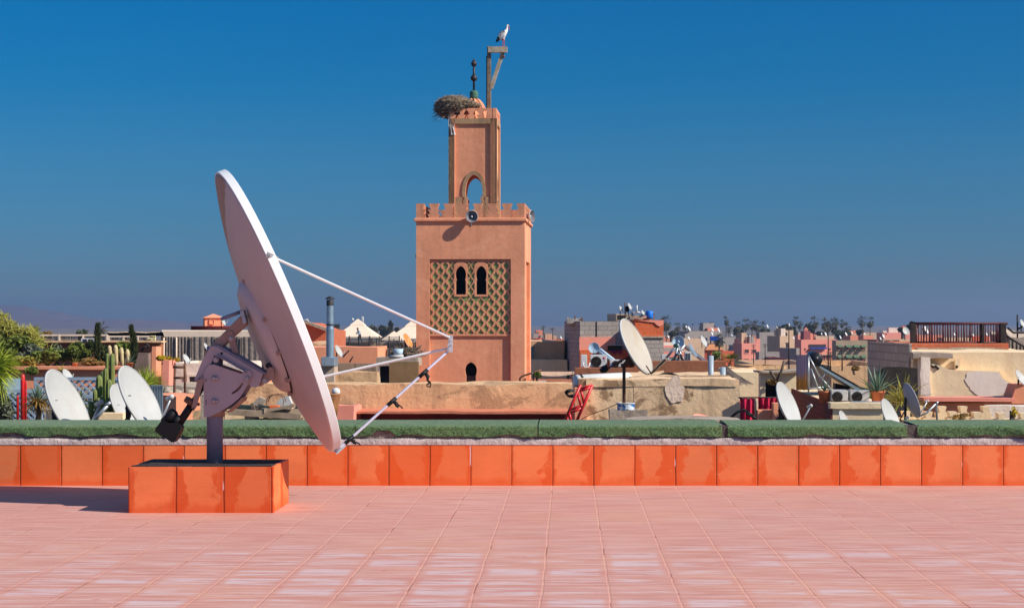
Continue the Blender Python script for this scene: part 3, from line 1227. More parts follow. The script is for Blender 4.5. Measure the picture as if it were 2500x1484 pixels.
def merlon_row(L, z0, z1, n, g, put, open_top=True, first=None):
    """a parapet cut by n fir-tree slots; put(loop list) receives (x, z) outlines"""
    h = z1 - z0
    cs = [L * (i + .72) / (n + .44) for i in range(n)] if first is None else first
    hw = L / (n + .44)
    top = [(0, z0), (0, z1)]
    if not open_top:
        top = [(0, z0), (0, z1), (L, z1), (L, z0)]
        holes = []
        for c in cs:
            holes.append([(c + x * hw * .42, z0 + z * h) for x, z in ((-.5, .02), (.5, .02), (.14, .34), (.75, .40), (.2, .78), (-.2, .78), (-.75, .40), (-.14, .34))])
        return put([top] + holes)
    for c in cs:
        for x, z in ((-.17, 1.0), (-.16, .92), (-.30, .60), (-.10, .58), (-.27, .30), (-.07, .28), (-.2, .04), (.2, .04), (.07, .28), (.27, .30), (.10, .58), (.30, .60), (.16, .92), (.17, 1.0)):
            jit = .02 * R.uniform(-1, 1)
            top.append((c + (x + jit) * hw, z0 + z * h - (abs(jit) * .4 if z == 1.0 else 0)))
    top += [(L, z1), (L, z0)]
    return put([top])


g = MB()
zm0, zm1 = z_corn1, lz(497)
cs7 = [lx(1056 + 32.3 * i) - lx(1016) for i in range(7)]
merlon_row(WM, zm0, zm1, 7, g, lambda lp: g.plate(lp, .0, .20))
g2 = MB()
merlon_row(WM - .42, zm0, zm1, 7, g2, lambda lp: g2.plate(lp, 0, .20))
g2.bm.transform(Matrix.Translation((WM, .21, 0)) @ Matrix.Rotation(PI / 2, 4, 'Z'))
g3 = MB()
merlon_row(WM - .42, zm0, zm1, 7, g3, lambda lp: g3.plate(lp, 0, .20))
g3.bm.transform(Matrix.Translation((.20, .21, 0)) @ Matrix.Rotation(PI / 2, 4, 'Z'))
g4 = MB()
merlon_row(WM, zm0, zm1, 7, g4, lambda lp: g4.plate(lp, WM - .2, WM))
for q in (g, g2, g3, g4):
    build('merlon_parapet', q, m_merl, mina, local=True)

# lantern: four walls with pointed horseshoe doors, trim strips, salmon panels
ly0 = (WM - 1.80) / 2 - .1
la0, la1 = lxq(1095, ly0), lxq(1213, ly0)
LW = la1 - la0
lzt, lzb = lz(290, ly0), z_corn1


def ogive(cx, z0, zs, zc, zt, hw, hr, n=12):
    pts = [(cx - hw, z0), (cx - hw, zs), (cx - hw * .86, zs + .05)]
    for i in range(n + 1):
        t = i / n
        x = hr * math.cos(PI / 2 * t ** 1.25) if t < 1 else 0
        pts.append((cx - x * (1 if t > .0 else .96), zc + (zt - zc) * (math.sin(PI / 2 * t) * .80 + .20 * t)))
    return pts + [(2 * cx - x, z) for x, z in pts[::-1] if abs(x - cx) > 1e-4]


def lantern_wall():
    """in the wall's own plane: x 0..LW, outer face y = 0"""
    s = LW / 118.0
    fx = lambda px: (px - 1095) * s
    ca_ = fx(1157)
    op = ogive(ca_, lzb - .01, lz(489, ly0), lz(478, ly0), lz(427, ly0), fx(1174) - ca_, fx(1178) - ca_)
    sal, tri = MB(), MB()
    opp = [q for q in op]
    outer = [(0, lzb - .01), opp[0]] + opp[1:-1] + [opp[-1], (LW, lzb - .01), (LW, lzt), (0, lzt)]
    outer = [(0, lzb - .01)] + opp + [(LW, lzb - .01), (LW, lzt), (0, lzt)]
    tri_frame = [(0, lzb - .01), (0, lzt), (LW, lzt), (LW, lzb - .01), (fx(1197), lzb - .01), (fx(1197), lz(303, ly0)), (fx(1108.5), lz(303, ly0)), (fx(1108.5), lzb - .01)]
    sal.plate([outer], .07, .24)
    tri.plate([tri_frame], 0, .069)
    band = ogive(ca_, lzb - .01, lz(489, ly0), lz(480, ly0), lz(417, ly0), fx(1183) - ca_, fx(1186.5) - ca_)
    ring = band + op[::-1]
    tri.plate([ring], .03, .069)
    for a, b in ((1108.5, 1128), (1184, 1197)):
        tri.bx(fx(a), fx(b), .025, .069, lzb - .01, lz(481, ly0))
    return sal, tri


for k in range(4):
    sal, tri = lantern_wall()
    rot = Matrix.Rotation(PI / 2 * k, 4, 'Z')
    c = Vector((la0 + LW / 2, ly0 + LW / 2, 0))
    T = Matrix.Translation(c) @ rot @ Matrix.Translation((-LW / 2, -LW / 2 + .0015 * (k % 2), 0))
    for q in (sal, tri):
        q.bm.transform(T)
    wl = build('lantern_wall', sal, m_mina, mina, local=True)
    build('stone_trim', tri, m_trim, wl, local=True)
g = MB()
g.bx(la0 + .08, la1 - .08, ly0 + .08, ly0 + LW - .08, lzt - .25, lzt - .02)
build('lantern_ceiling', g, m_mina, mina, local=True)
for k in range(4):
    g = MB()
    merlon_row(LW - .02, lzt, lz(265, ly0), 4, g, lambda lp: g.plate(lp, 0, .13), False, [(px - 1095) * LW / 118 for px in (1115, 1138, 1161, 1183)])
    c = Vector((la0 + LW / 2, ly0 + LW / 2, 0))
    g.bm.transform(Matrix.Translation(c) @ Matrix.Rotation(PI / 2 * k, 4, 'Z') @ Matrix.Translation((-LW / 2 + .01, -LW / 2 + .02 + .0015 * (k % 2), 0)))
    build('lantern_parapet', g, m_mina, mina, local=True)
g = MB()
dcy = ly0 + LW / 2
dcx = lxq(1157, dcy)
prof = [(.46 * math.cos(t * PI / 2 / 8) if t < 8 else 0, lzt + .02 + (lz(242, dcy) - lzt - .02) * math.sin(t * PI / 2 / 8)) for t in range(9)]
g.lathe(prof, Matrix.Translation((dcx, dcy, 0)), 28)
for k in range(8):
    a = k * PI / 4 + .2
    pts = [(dcx + (r + .02) * math.cos(a), dcy + (r + .02) * math.sin(a), z) for r, z in prof[:-1]]
    g.path(pts, .04, 6)
build('dome', g, m_mina, mina, local=True)
# jamour
g = MB()
zz = lambda py: lz(py, dcy)
g.lathe([(.10, zz(246)), (.15, zz(243)), (.16, zz(237)), (.155, zz(232)), (.165, zz(228)), (.12, zz(223)), (.04, zz(222))], Matrix.Translation((dcx, dcy, 0)), 18)
fin = build('finial', g, m_patina, mina, local=True)
g = MB()
g.tube((dcx, dcy, zz(224)), (dcx, dcy, zz(147)), .042, n=10)
g.tube((dcx, dcy, zz(150)), (dcx, dcy, zz(143)), .018, .004, 6)
build('finial_rod', g, m_bronze, fin, local=True)
for py, r in ((192, .13), (157, .112)):
    g = MB()
    g.ball((dcx, dcy, zz(py)), r, 18)
    g.lathe([(.045, zz(py) + r * .8), (.06, zz(py) + r + .01), (.045, zz(py) + r + .03)], Matrix.Translation((dcx, dcy, 0)), 12)
    build('finial_ball', g, m_bronze, fin, local=True)
g = MB()
g.bx(lx(1007), -.002, .9, 1.1, lz(627), lz(619))
build('outlet', g, m_black, mina, local=True)

# gallows post of the minaret
gy = ly0 + LW - .45
gx = lxq(1194, gy)
gal = root('timber_gallows', 'weathered timber gallows post with a diagonal brace standing on the lantern of the minaret', 'wooden hoist',
           SPACE[mina.name] @ Vector((gx, gy, lz(264, gy))), mrz)
gz = lambda py: lz(py, gy) - lz(264, gy)
g = MB()
g.bx(-.07, .075, -.08, .08, gz(285), gz(115))
bmesh.ops.bevel(g.bm, geom=g.bm.edges[:], offset=.01, segments=1, affect='EDGES')
build('post', g, m_wood, gal, local=True)
g = MB()
g.bx(-.105, -.072, -.06, .07, gz(285), gz(138))
build('backing_board', g, simple('blackened board', (.05, .042, .04), .2), gal, local=True)
g = MB()
g.bx(-.02, .70, -.075, .075, gz(131), gz(117))
g.bm.transform(Matrix.Translation((0, -.1, 0)))
build('beam', g, m_wood2, gal, local=True)
g = MB()
g.bar((.08, -.03, gz(218)), (.52, -.03, gz(131)), .14, .10)
build('brace', g, m_wood2, gal, local=True)
g = MB()
g.tube((.56, -.08, gz(131)), (.56, -.08, gz(140)), .012, n=6)
g.ball((.56, -.08, gz(141)), .05, 8, (1, 1, 1.3))
build('pulley', g, m_rust, gal, local=True)

# the nest
m_twig = leafmat('nest twigs', (.40, .30, .21), (.16, .11, .08), 6, .9, 0)
m_straw = leafmat('nest straw', (.56, .48, .30), (.36, .28, .16), 4, .9, 0)
nest = root('stork_nest', 'big untidy stork nest of twigs hanging over the corner of the lantern', 'nest', SPACE[mina.name] @ Vector((lxq(1108, ly0), ly0 + .35, lz(275, ly0))), mrz)
g = MB()
gs = MB()
for i in range(4400):
    a = R.uniform(0, 2 * PI)
    rr = R.uniform(.15, 1) ** .6
    h = R.uniform(-1, 1)
    cx = .08 + .84 * rr * math.cos(a)
    cy = .15 + .68 * rr * math.sin(a)
    top = .64 - .34 * max(0, (cx - .2)) / .75
    bot = -.20 + .30 * max(0, (cx + .3)) / .8
    cz = (top + bot) / 2 + (top - bot) / 2 * h * math.sqrt(max(0.05, 1 - rr ** 4)) + .02
    d = Vector((-math.sin(a) + R.gauss(0, .5), math.cos(a) + R.gauss(0, .5), R.gauss(0, .30))).normalized()
    L = R.uniform(.12, .34)
    p = Vector((cx, cy, cz))
    q = gs if (R.random() < .22 and cx > -.2) else g
    b = p + d * L / 2 + Vector((R.gauss(0, .02), 0, R.gauss(0, .03)))
    q.path([p - d * L / 2, p, b], R.uniform(.005, .011), 3, False)
for i in range(60):                                # loose ends over the rim
    a = R.uniform(PI * .75, PI * 1.6)
    p = Vector((.08 + .80 * math.cos(a), .15 + .64 * math.sin(a), R.uniform(-.2, .3)))
    d = Vector((math.cos(a), math.sin(a), R.uniform(-1.2, .1))).normalized()
    g.path([p, p + d * R.uniform(.1, .22)], .006, 3, False)
build('twig_mass', g, m_twig, nest, local=True, rec=False)
build('straw_lining', gs, m_straw, nest, local=True, rec=False)
m_rag = simple('dirty white rag', (.62, .56, .52), .2, 8, .9, 0, .3)
g = MB()
prev = None
for i in range(15):
    t = i / 14
    row = []
    for j in range(7):
        u = j / 6 - .5
        ww = .05 + .13 * t - .1 * max(0, t - .7)
        row.append(g.bm.verts.new((-.20 + .16 * t + u * ww * 1.3, -.36 - .04 * math.sin(j * 2.1 + t * 5), -.12 - .72 * t - .05 * noise.noise(Vector((j, t * 3, 0))))))
    if prev:
        for j in range(6):
            g.bm.faces.new([prev[j], prev[j + 1], row[j + 1], row[j]]).smooth = True
    prev = row
tag(build('hanging_rag', g, m_rag, loc=SPACE[nest.name] @ Vector((0, 0, 0)), local=True), 'torn white rag hanging from the stork nest against the lantern corner', 'rag')

# horn loudspeakers on the merlons
m_horn = simple('white horn enamel', (.66, .69, .70), .08, 4, .4, 0, .05, .4)
m_horn_in = simple('grey horn throat', (.16, .15, .17), .15, 5, .5)


def horn(label, pos, direction, r):
    o = root('horn_loudspeaker', label, 'loudspeaker', pos, 0, 'horn loudspeakers on the minaret')
    d = Vector(direction).normalized()
    M = Matrix.Translation(Vector(pos)) @ d.to_track_quat('Z', 'Y').to_matrix().to_4x4()
    g = MB()
    g.lathe([(r, .0), (r * 1.04, -.01), (r * 1.0, -.03), (r * .72, -.10), (r * .45, -.17), (r * .33, -.22)], M, 32)
    build('bell', g, m_horn, o)
    g = MB()
    g.lathe([(r, 0), (r * .9, -.03), (r * .66, -.095), (r * .45, -.15), (0, -.17)], M, 32)
    b = build('bell_lining', g, m_horn_in, o)
    g = MB()
    g.lathe([(r * .13, -.17), (r * .17, -.10), (r * .13, -.06), (0, -.05)], M, 16)
    build('throat_plug', g, m_horn, o)
    g = MB()
    g.lathe([(r * .34, -.22), (r * .42, -.235), (r * .42, -.33), (r * .2, -.35), (0, -.35)], M, 20)
    build('driver', g, m_horn_in, o)
    g = MB()
    p = Vector(pos)
    g.bar(p - d * .28 + Vector((0, 0, -.06)), p - d * .28 + Vector((0, 0, -.30)), .05, .03)
    build('bracket', g, m_steel, o)
    return o


horn('white horn loudspeaker facing out over the front cornice of the minaret', P(1152, 528.5, MQ - .36), (.10, -1, .06), .218)
horn('white horn loudspeaker pointing sideways at the far corner of the minaret cornice', SPACE[mina.name] @ Vector((WM + .22, 1.1, lz(524))), (1, -.45, .08), .22)

# bent rod beside the foot of the minaret
g = MB()
g.path([P(1271, 938, 62.2), P(1269, 924, 62.2), P(1275, 918, 62.2), P(1300, 910, 62.2), P(1322, 903, 62.2)], .035, 6)
tag(build('bent_rod', g, m_rust, loc=P(1271, 938, 62.2)), 'thin bent iron rod sticking up beside the foot of the minaret', 'rod')

# the stork
m_feather = simple('stork feathers', (.74, .72, .70), .08, 9, .9, 0, .2)
m_wingb = simple('black flight feathers', (.02, .02, .03), .2, 9, .7, 0, .2)
m_red = simple('red bill and legs', (.50, .07, .04), .15, 9, .6)


def skin(name, verts, edges, radii, mat, parent, lv=2):
    """one continuous body grown from a skeleton"""
    me = bpy.data.meshes.new(name)
    me.from_pydata(verts, edges, [])
    ob = bpy.data.objects.new('tmp_body', me)
    C.objects.link(ob)
    md = ob.modifiers.new('s', 'SKIN')
    md.use_smooth_shade = True
    for i, r in enumerate(radii):
        sv = me.skin_vertices[0].data[i]
        sv.radius = r if isinstance(r, tuple) else (r, r)
    me.skin_vertices[0].data[0].use_root = True
    sb = ob.modifiers.new('d', 'SUBSURF')
    sb.levels = sb.render_levels = lv
    dg = bpy.context.evaluated_depsgraph_get()
    out = bpy.data.meshes.new_from_object(ob.evaluated_get(dg))
    bpy.data.objects.remove(ob)
    out.materials.clear()
    for m in (mat if isinstance(mat, list) else [mat]):
        out.materials.append(m)
    out.name = name
    o2 = bpy.data.objects.new(name, out)
    C.objects.link(o2)
    o2.parent = parent
    SPACE[o2.name] = SPACE[parent.name]
    return o2


beam_top = SPACE[gal.name] @ Vector((.56, -.1, gz(117)))
st = root('stork', 'white stork with black wing tips standing on the end of the timber beam', 'stork', beam_top, 0)
k = MQ / F
sxz = lambda px, py: (px - 1232.5) * k
sp = lambda px, py, y=0.0: ((px - 1232.5) * k, y, (116.5 - py) * k)
V = [sp(1231, 88), sp(1225, 94), sp(1219, 100), sp(1236, 80), sp(1241, 74), sp(1241, 68), sp(1241, 63), sp(1243.5, 61.5), sp(1246, 67), sp(1248, 76),
     sp(1231, 96, -.04), sp(1230.5, 104, -.045), sp(1230, 115.6, -.05), sp(1233, 116.2, -.05),
     sp(1233.5, 95, .04), sp(1234, 104, .045), sp(1234, 115.6, .05), sp(1237, 116.2, .05)]
E = [(0, 1), (1, 2), (0, 3), (3, 4), (4, 5), (5, 6), (6, 7), (7, 8), (8, 9), (0, 10), (10, 11), (11, 12), (12, 13), (0, 14), (14, 15), (15, 16), (16, 17)]
RD_ = [(.125, .11), (.105, .09), (.05, .035), (.125, .10), (.06, .05), (.045, .04), (.05, .045), .042, .016, .005, .03, .013, .014, .008, .03, .013, .014, .008]
body = skin('body', V, E, RD_, [m_feather, m_red, m_wingb], st)
for p in body.data.polygons:
    c = p.center
    px, py = 1232.5 + c.x / k, 116.5 - c.z / k
    if py > 98 and px > 1226:
        p.material_index = 1
    elif px > 1244.2 and py > 63.5 and py < 80:
        p.material_index = 1
for s in (-1, 1):
    g = MB()
    rows = []
    for i, (px, py, h) in enumerate(((1236, 79, 3.0), (1231, 82, 6.5), (1226, 87, 7.2), (1221, 94, 5.5), (1216, 101, 3), (1213, 104, .8))):
        row = []
        for j in range(5):
            u = j / 4 - .5
            yy = s * (.115 - .35 * u * u * .2 - .004 * i) * (1 - .1 * i)
            row.append(g.bm.verts.new(sp(px + u * h * 1.0, py + u * h * 1.7, yy)))
        rows.append(row)
    for a, b in zip(rows, rows[1:]):
        for j in range(4):
            f = g.bm.faces.new([a[j], a[j + 1], b[j + 1], b[j]])
            f.smooth = True
            f.material_index = 1 if (j >= 2 and rows.index(a) >= 1) or rows.index(a) >= 3 else 0
    bmesh.ops.solidify(g.bm, geom=g.bm.faces[:], thickness=.012)
    build('wing', g, [m_feather, m_wingb], st, local=True)
g = MB()
g.prism([sp(1225, 84, -.07), sp(1222, 81, -.07), sp(1226, 79, -.07), sp(1233, 78, -.07), sp(1234, 82, -.07)], (0, .14, 0))
g.bm.free()
for s in (-1, 1):
    g = MB()
    g.ball(sp(1243.8, 62.2, s * .034), .008, 6)
    build('eye', g, m_black, body, local=True)
# ---------------------------------------------------------------- kit for the town
m_white = simple('white enamel', (.66, .66, .64), .05, 3, .45, 0, .03, .4, dirt=lin(170, 150, 120), dirt_amt=.25)
m_dishw = simple('white dish paint', (.44, .44, .42), .04, 3, .5, 0, .03, .3, dirt=lin(150, 130, 110), dirt_amt=.2)
m_whited = simple('dull white enamel', (.52, .51, .49), .06, 3, .5, 0, .03, .4, dirt=lin(150, 130, 110), dirt_amt=.4)
m_grey = simple('grey dish back', (.30, .29, .34), .1, 3, .5, 0, .05)
m_iron = simple('dark iron', (.035, .028, .026), .3, 6, .7, .2, .2)
m_pot = plaster('terracotta pot', lin(206, 122, 84), scale=3, fine=20, var=.12, stain=.2, bump=.3)
m_cream = plaster('cream plaster', lin(246, 214, 172), scale=.9, fine=9, var=.06, stain=.22, bump=.4, dark=lin(170, 130, 95))
m_beige = plaster('weathered beige plaster', lin(238, 200, 158), scale=.9, fine=11, var=.10, stain=.65, bump=.6, dark=lin(116, 88, 62), patch=lin(126, 94, 66), patch_amt=.8, plo=.51)
m_stone = plaster('old mud plaster', lin(226, 184, 138), scale=.7, fine=9, var=.13, stain=.45, bump=.7, dark=lin(112, 84, 60), patch=lin(142, 112, 84), patch_amt=.6, plo=.53)
m_salmon = plaster('salmon plaster', lin(236, 156, 118), scale=.8, fine=8, var=.06, stain=.15, bump=.3, dark=lin(170, 100, 76))
m_pinkw = plaster('pink plaster', lin(238, 150, 128), scale=.6, fine=5, var=.05, stain=.15, bump=.3, dark=lin(160, 90, 80))
m_brown = plaster('brown plaster', lin(158, 100, 70), scale=1.2, fine=10, var=.10, stain=.2, bump=.5)
m_concrete = plaster('grey concrete', lin(176, 158, 140), scale=1.2, fine=10, var=.12, stain=.45, bump=.8, dark=lin(96, 84, 74))
m_pale = plaster('pale limewash', lin(226, 208, 192), scale=1, fine=10, var=.07, stain=.3, bump=.6, dark=lin(150, 124, 104))
m_block = brick('grey block wall', lin(176, 166, 158), lin(160, 150, 142), lin(140, 130, 122), .42, .20, .016, .6, .3)
m_rbrick = brick('red brick wall', lin(206, 104, 66), lin(186, 88, 56), lin(196, 130, 98), .24, .085, .012, .6, .2)
m_obrick = brick('orange hollow brick', lin(222, 104, 56), lin(206, 92, 50), lin(204, 130, 92), .32, .17, .014, .6, .2)
m_tbrick = brick('tan brick wall', lin(224, 176, 134), lin(206, 158, 118), lin(200, 160, 126), .26, .10, .012, .5, .3)
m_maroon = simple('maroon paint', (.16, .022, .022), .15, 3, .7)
m_pane = simple('dark window', (.03, .022, .022), .2, 2, .3)
m_brownpane = simple('brown shutter', (.13, .055, .045), .2, 4, .6)
m_canvas = plaster('sun bleached canvas', lin(238, 214, 188), scale=.7, fine=5, var=.05, stain=.15, bump=.2)
m_olive = leafmat('grey olive leaves', (.18, .20, .13), (.085, .10, .065), 2.2)
m_bush = leafmat('green shrub leaves', (.21, .25, .045), (.075, .105, .022), 2.2)
m_dkbush = leafmat('dark shrub leaves', (.085, .105, .035), (.035, .045, .02), 2)
m_bamboo = leafmat('yellow green bamboo leaves', (.46, .42, .08), (.20, .20, .04), 2)
m_lime = leafmat('lime green fronds', (.46, .52, .05), (.24, .32, .04), 3)
m_palm = leafmat('dull palm fronds', (.13, .12, .055), (.05, .052, .026), .8)
m_agave = leafmat('blue green agave', (.17, .25, .17), (.09, .15, .10), 5, .5, .1)
m_yucca = leafmat('yellow striped yucca', (.42, .36, .07), (.14, .17, .04), 5, .5, .2)
m_cactus = simple('cactus skin', (.16, .20, .05), .25, 5, .6, 0, .1, .3, dirt=(.30, .24, .06), dirt_amt=.6)
m_palecactus = simple('pale woolly cactus', (.50, .42, .22), .2, 8, .9)
m_bark = simple('bark', (.12, .085, .06), .3, 6, .9, 0, .5)
m_dry = leafmat('dry brown leaves', (.36, .22, .06), (.20, .11, .03), 4)
m_flower = leafmat('yellow flowers', (.62, .42, .02), (.40, .32, .03), 4)
m_blue = simple('pale blue paint', (.42, .56, .66), .08, 4, .6)
m_redp = simple('bright red paint', (.62, .015, .02), .08, 4, .4, 0, .05, .5)


def wx(px, Y):
    return (px - CX) * Y / F


def wz(py, Y):
    return CZ + (CY - py) * Y / F


def dish(px, py, Y, length, ratio, tilt, label, group='white satellite dishes on the rooftops', mat=None, front=True, base=None, arm=True, mount='mast', armside=None, name='satellite_dish', face=None, cone=False):
    """a rooftop dish centred on a photo pixel: length of the long axis in photo pixels, short/long ratio, lean of the long axis"""
    mat = mat or m_dishw
    c = P(px, py, Y)
    d = (c - Vector((0, 0, CZ))).normalized()
    r = Vector((d.y, -d.x, 0)).normalized()
    u = r.cross(d)
    t = math.radians(tilt)
    k = r * math.cos(t) + u * math.sin(t)
    sp_ = ratio
    cp = math.sqrt(1 - sp_ * sp_)
    n = (k * cp - d * sp_) if front else (k * cp + d * sp_)
    if face is not None:
        n = Vector(face).normalized()
    Rr = length / 2 * Y / F
    M = Matrix.Translation(c) @ n.to_track_quat('Z', 'Y').to_matrix().to_4x4()
    bz = wz(base, Y) if base is not None else c.z - Rr * 1.5
    back = c - n * Rr * .42
    o = root(name, label, 'satellite dish', (back.x, back.y, bz), 0, group)
    big = length > 40
    g = MB()
    ns, nr = (48, 8) if big else (16, 3)
    h = Rr * .27
    prof = [(Rr * (1 - i / nr), -h * (1 - (1 - i / nr) ** 2)) for i in range(nr + 1)]
    rimp = [(Rr * .985, .0), (Rr * 1.02, 0), (Rr * 1.02, -Rr * .05), (Rr * .99, -Rr * .055)]
    bk = [(q * .985, z - Rr * .045) for q, z in prof]
    if cone:
        prof = [(Rr, 0), (Rr * .9, -h * .1), (Rr * .85, -h * .5), (Rr * .55, -h * .55), (Rr * .5, -h * .8), (Rr * .25, -h * .8), (Rr * .22, -h * .4), (0, -h * .3)]
    g.lathe(prof, M, ns)
    g.lathe(rimp, M, ns)
    g.lathe(bk, M, ns)
    build('reflector', g, mat, o)
    g = MB()
    w_ = max(.02, Rr * .06)
    g.tube((back.x, back.y, bz), (back.x, back.y, back.z - Rr * .05), w_, n=8)
    g.tube(back - Vector((0, 0, Rr * .08)), c - n * (h + Rr * .17), w_ * 1.2, n=6)
    if big:
        g.tube((back.x - Rr * .5, back.y, bz), (back.x, back.y, bz + (back.z - bz) * .7), w_ * .5, n=6)
        g.bar(c - n * (h + Rr * .14) - u * Rr * .3, c - n * (h + Rr * .14) + u * Rr * .3, Rr * .18, Rr * .08, n)
    build('mast', g, m_iron, o)
    if arm:
        low = c - (u - n * u.dot(n)).normalized() * Rr * .98
        foc = c + n * Rr * .95 - u * Rr * .35
        g = MB()
        g.tube(low, foc, max(.010, Rr * .028), n=6)
        build('feed_arm', g, m_steel if big else mat, o)
        if length > 14:
            g = MB()
            g.tube(foc - n * Rr * .02, foc - n * Rr * .16, Rr * .055, n=8)
            g.ball(foc, Rr * .075, 8)
            build('receiver', g, m_whited, o)
    return o


def house(label, kl, kc, kr, ytop, Y, mat, yaw=18, wins=(), depth=None, base=-9.0, rail=.35, cat='house', name='house', wmat=None, pmat=None, awn=None, top=None):
    """a flat-roofed house: its near corner stands at photo column kc, the shaded side runs back to kl, the front runs on to kr"""
    th = math.radians(yaw)
    c, s = math.cos(th), math.sin(th)
    k1, k0 = (kr - CX) / F, (kl - CX) / F if kl is not None else 0
    X = wx(kc, Y)
    w_ = (k1 * Y - X) / (c - k1 * s)
    if depth is None:
        den = s + k0 * c
        depth = (X - k0 * Y) / den if abs(den) > 1e-3 else 8
        depth = min(60, max(2.0, depth))
    o = root(name, label, cat, (X, Y, base), th)
    H = wz(ytop, Y) - base

    def fx(px):
        k = (px - CX) / F
        return (k * Y - X) / (c - k * s)

    def fz(px, py):
        yy = Y + fx(px) * s
        return wz(py, yy) - base
    g = MB()
    if rail and depth > .6 and w_ > .6:
        q = min(.2, w_ * .1)
        g.bx(0, w_, 0, q, 0, H)
        g.bx(0, w_, depth - q, depth, 0, H)
        g.bx(0, q, q, depth - q, 0, H)
        g.bx(w_ - q, w_, q, depth - q, 0, H)
        g.bx(q, w_ - q, q, depth - q, H - rail - .25, H - rail)
    else:
        g.bx(0, w_, 0, depth, 0, H)
    wall = build('wall', g, mat, o, local=True)
    for wdef in wins:
        a, b, t_, q = wdef[:4]
        x0, x1 = fx(a), fx(b)
        z1, z0 = fz(a, t_), fz(a, q)
        fr = min(.12, (x1 - x0) * .12)
        g = MB()
        g.bx(x0 - fr, x0, -.06, -.002, z0 - fr, z1 + fr)
        g.bx(x1, x1 + fr, -.06, -.002, z0 - fr, z1 + fr)
        g.bx(x0, x1, -.06, -.002, z1, z1 + fr)
        g.bx(x0, x1, -.09, -.002, z0 - fr, z0)
        wf = build('window', g, wmat or mat, o, local=True)
        g = MB()
        g.bx(x0, x1, -.03, -.003, z0, z1)
        build('pane', g, (wdef[4] if len(wdef) > 4 else None) or pmat or m_pane, wf, local=True)
        if awn:
            g = MB()
            g.prism([(x0 - fr, -.06, z1 + fr * 1.5), (x0 - fr, -.75, z1 - (z1 - z0) * .28), (x0 - fr, -.72, z1 - (z1 - z0) * .34), (x0 - fr, -.06, z1)], (x1 - x0 + 2 * fr, 0, 0))
            build('awning', g, awn, wf, local=True)
    return o, fx, fz, depth, H


def block(label, px0, px1, ytop, Y, depth, mat, cat='wall', name='roof_wall', base=-9.0, amp=.04, seg=.35, top=.05, seed=None, ybot=None):
    """old masonry with uneven faces; its front stands at depth Y"""
    x0, x1 = wx(px0, Y), wx(px1, Y)
    z1 = wz(ytop, Y)
    zb = wz(ybot, Y) if ybot is not None else base
    zs = max(zb, z1 - 4.5)
    g = MB()
    g.rough(x0, x1, Y, Y + depth, zs, z1, amp, seg, top, R.uniform(0, 50) if seed is None else seed)
    if zb < zs:
        g.bx(x0, x1, Y, Y + depth, zb, zs)
    o = build(name, g, mat, loc=((x0 + x1) / 2, Y, zb))
    return tag(o, label, cat)


def shrub(label, px, py, rx, ry, Y, mat, n=900, size=.05, cat='shrub', name='shrub', group=None, stem=True, base=None, clumps=None, asp=.45):
    k = Y / F
    c = P(px, py, Y)
    if group == 'shrubs of the roof garden':
        rx, ry, n = rx * 1.28, ry * 1.22, int(n * 1.5)
    a, b = rx * k, ry * k
    bz = wz(base, Y) if base is not None else c.z - b * 1.25
    o = root(name, label, cat, (c.x, Y, bz), 0, group)
    g = MB()
    m = clumps or max(3, int(3 + rx / 12))
    for i in range(m):
        q = Vector((R.uniform(-.6, .6) * a, R.uniform(-.6, .6) * min(a, 1.2), R.uniform(-.55, .6) * b))
        f = R.uniform(.4, .62)
        g.leaves(c + q, (a * f, min(a, 1.3) * f, b * f), n // m, size, 1, asp)
    build('foliage', g, mat, o, rec=False)
    if stem:
        g = MB()
        for i in range(3):
            top_ = c + Vector((R.uniform(-.5, .5) * a, R.uniform(-.3, .3) * a, R.uniform(-.2, .4) * b))
            mid = Vector((c.x + (top_.x - c.x) * .4, Y, (bz + top_.z) / 2))
            g.path([(c.x + R.uniform(-.05, .05), Y, bz), mid, top_], [.05, .035, .012], 6)
        build('stem', g, m_bark, o)
    return o


def tree_crown(g, c, rad, n, size):
    for i in range(7):
        q = Vector((R.gauss(0, .4) * rad[0], R.gauss(0, .4) * rad[1], R.gauss(0, .35) * rad[2]))
        f = R.uniform(.42, .62)
        g.leaves(c + q, (rad[0] * f, rad[1] * f, rad[2] * f), n // 7, size)


def palm_proto(name, label, H, crown, nfr, mat, seed, group):
    """a fan palm standing at the origin: trunk with a skirt, fan fronds"""
    rr = random.Random(seed)
    o = root(name, label, 'palm tree', (0, 0, 0), 0, group)
    g = MB()
    lean = rr.uniform(-.03, .03)
    pts = [(lean * H * t * t, 0, H * t) for t in (0, .25, .5, .75, 1)]
    g.path(pts, [crown * .13, crown * .09, crown * .07, crown * .07, crown * .10], 8)
    tr = build('trunk', g, m_bark, o)
    top_ = Vector(pts[-1])
    g = MB()
    for i in range(nfr):
        a = rr.uniform(0, 2 * PI)
        el = rr.uniform(-1.15, 1.3) if i > nfr // 4 else rr.uniform(-1.35, -.7)
        d = Vector((math.cos(a) * math.cos(el), math.sin(a) * math.cos(el), math.sin(el)))
        st_ = top_ + d * crown * .45
        g.tube(top_, st_, crown * .012, n=3)
        for j in range(11):
            b = (j / 10 - .5) * 2.3
            side = d.cross(Vector((0, 0, 1)))
            if side.length < .1:
                side = Vector((1, 0, 0))
            side.normalize()
            dd_ = (d * math.cos(b) + side * math.sin(b) + Vector((0, 0, -.12))).normalized()
            g.blade(st_, dd_, crown * rr.uniform(.45, .62), crown * .055, .55, .2, 3)
    build('fronds', g, mat, o, rec=False)
    return o


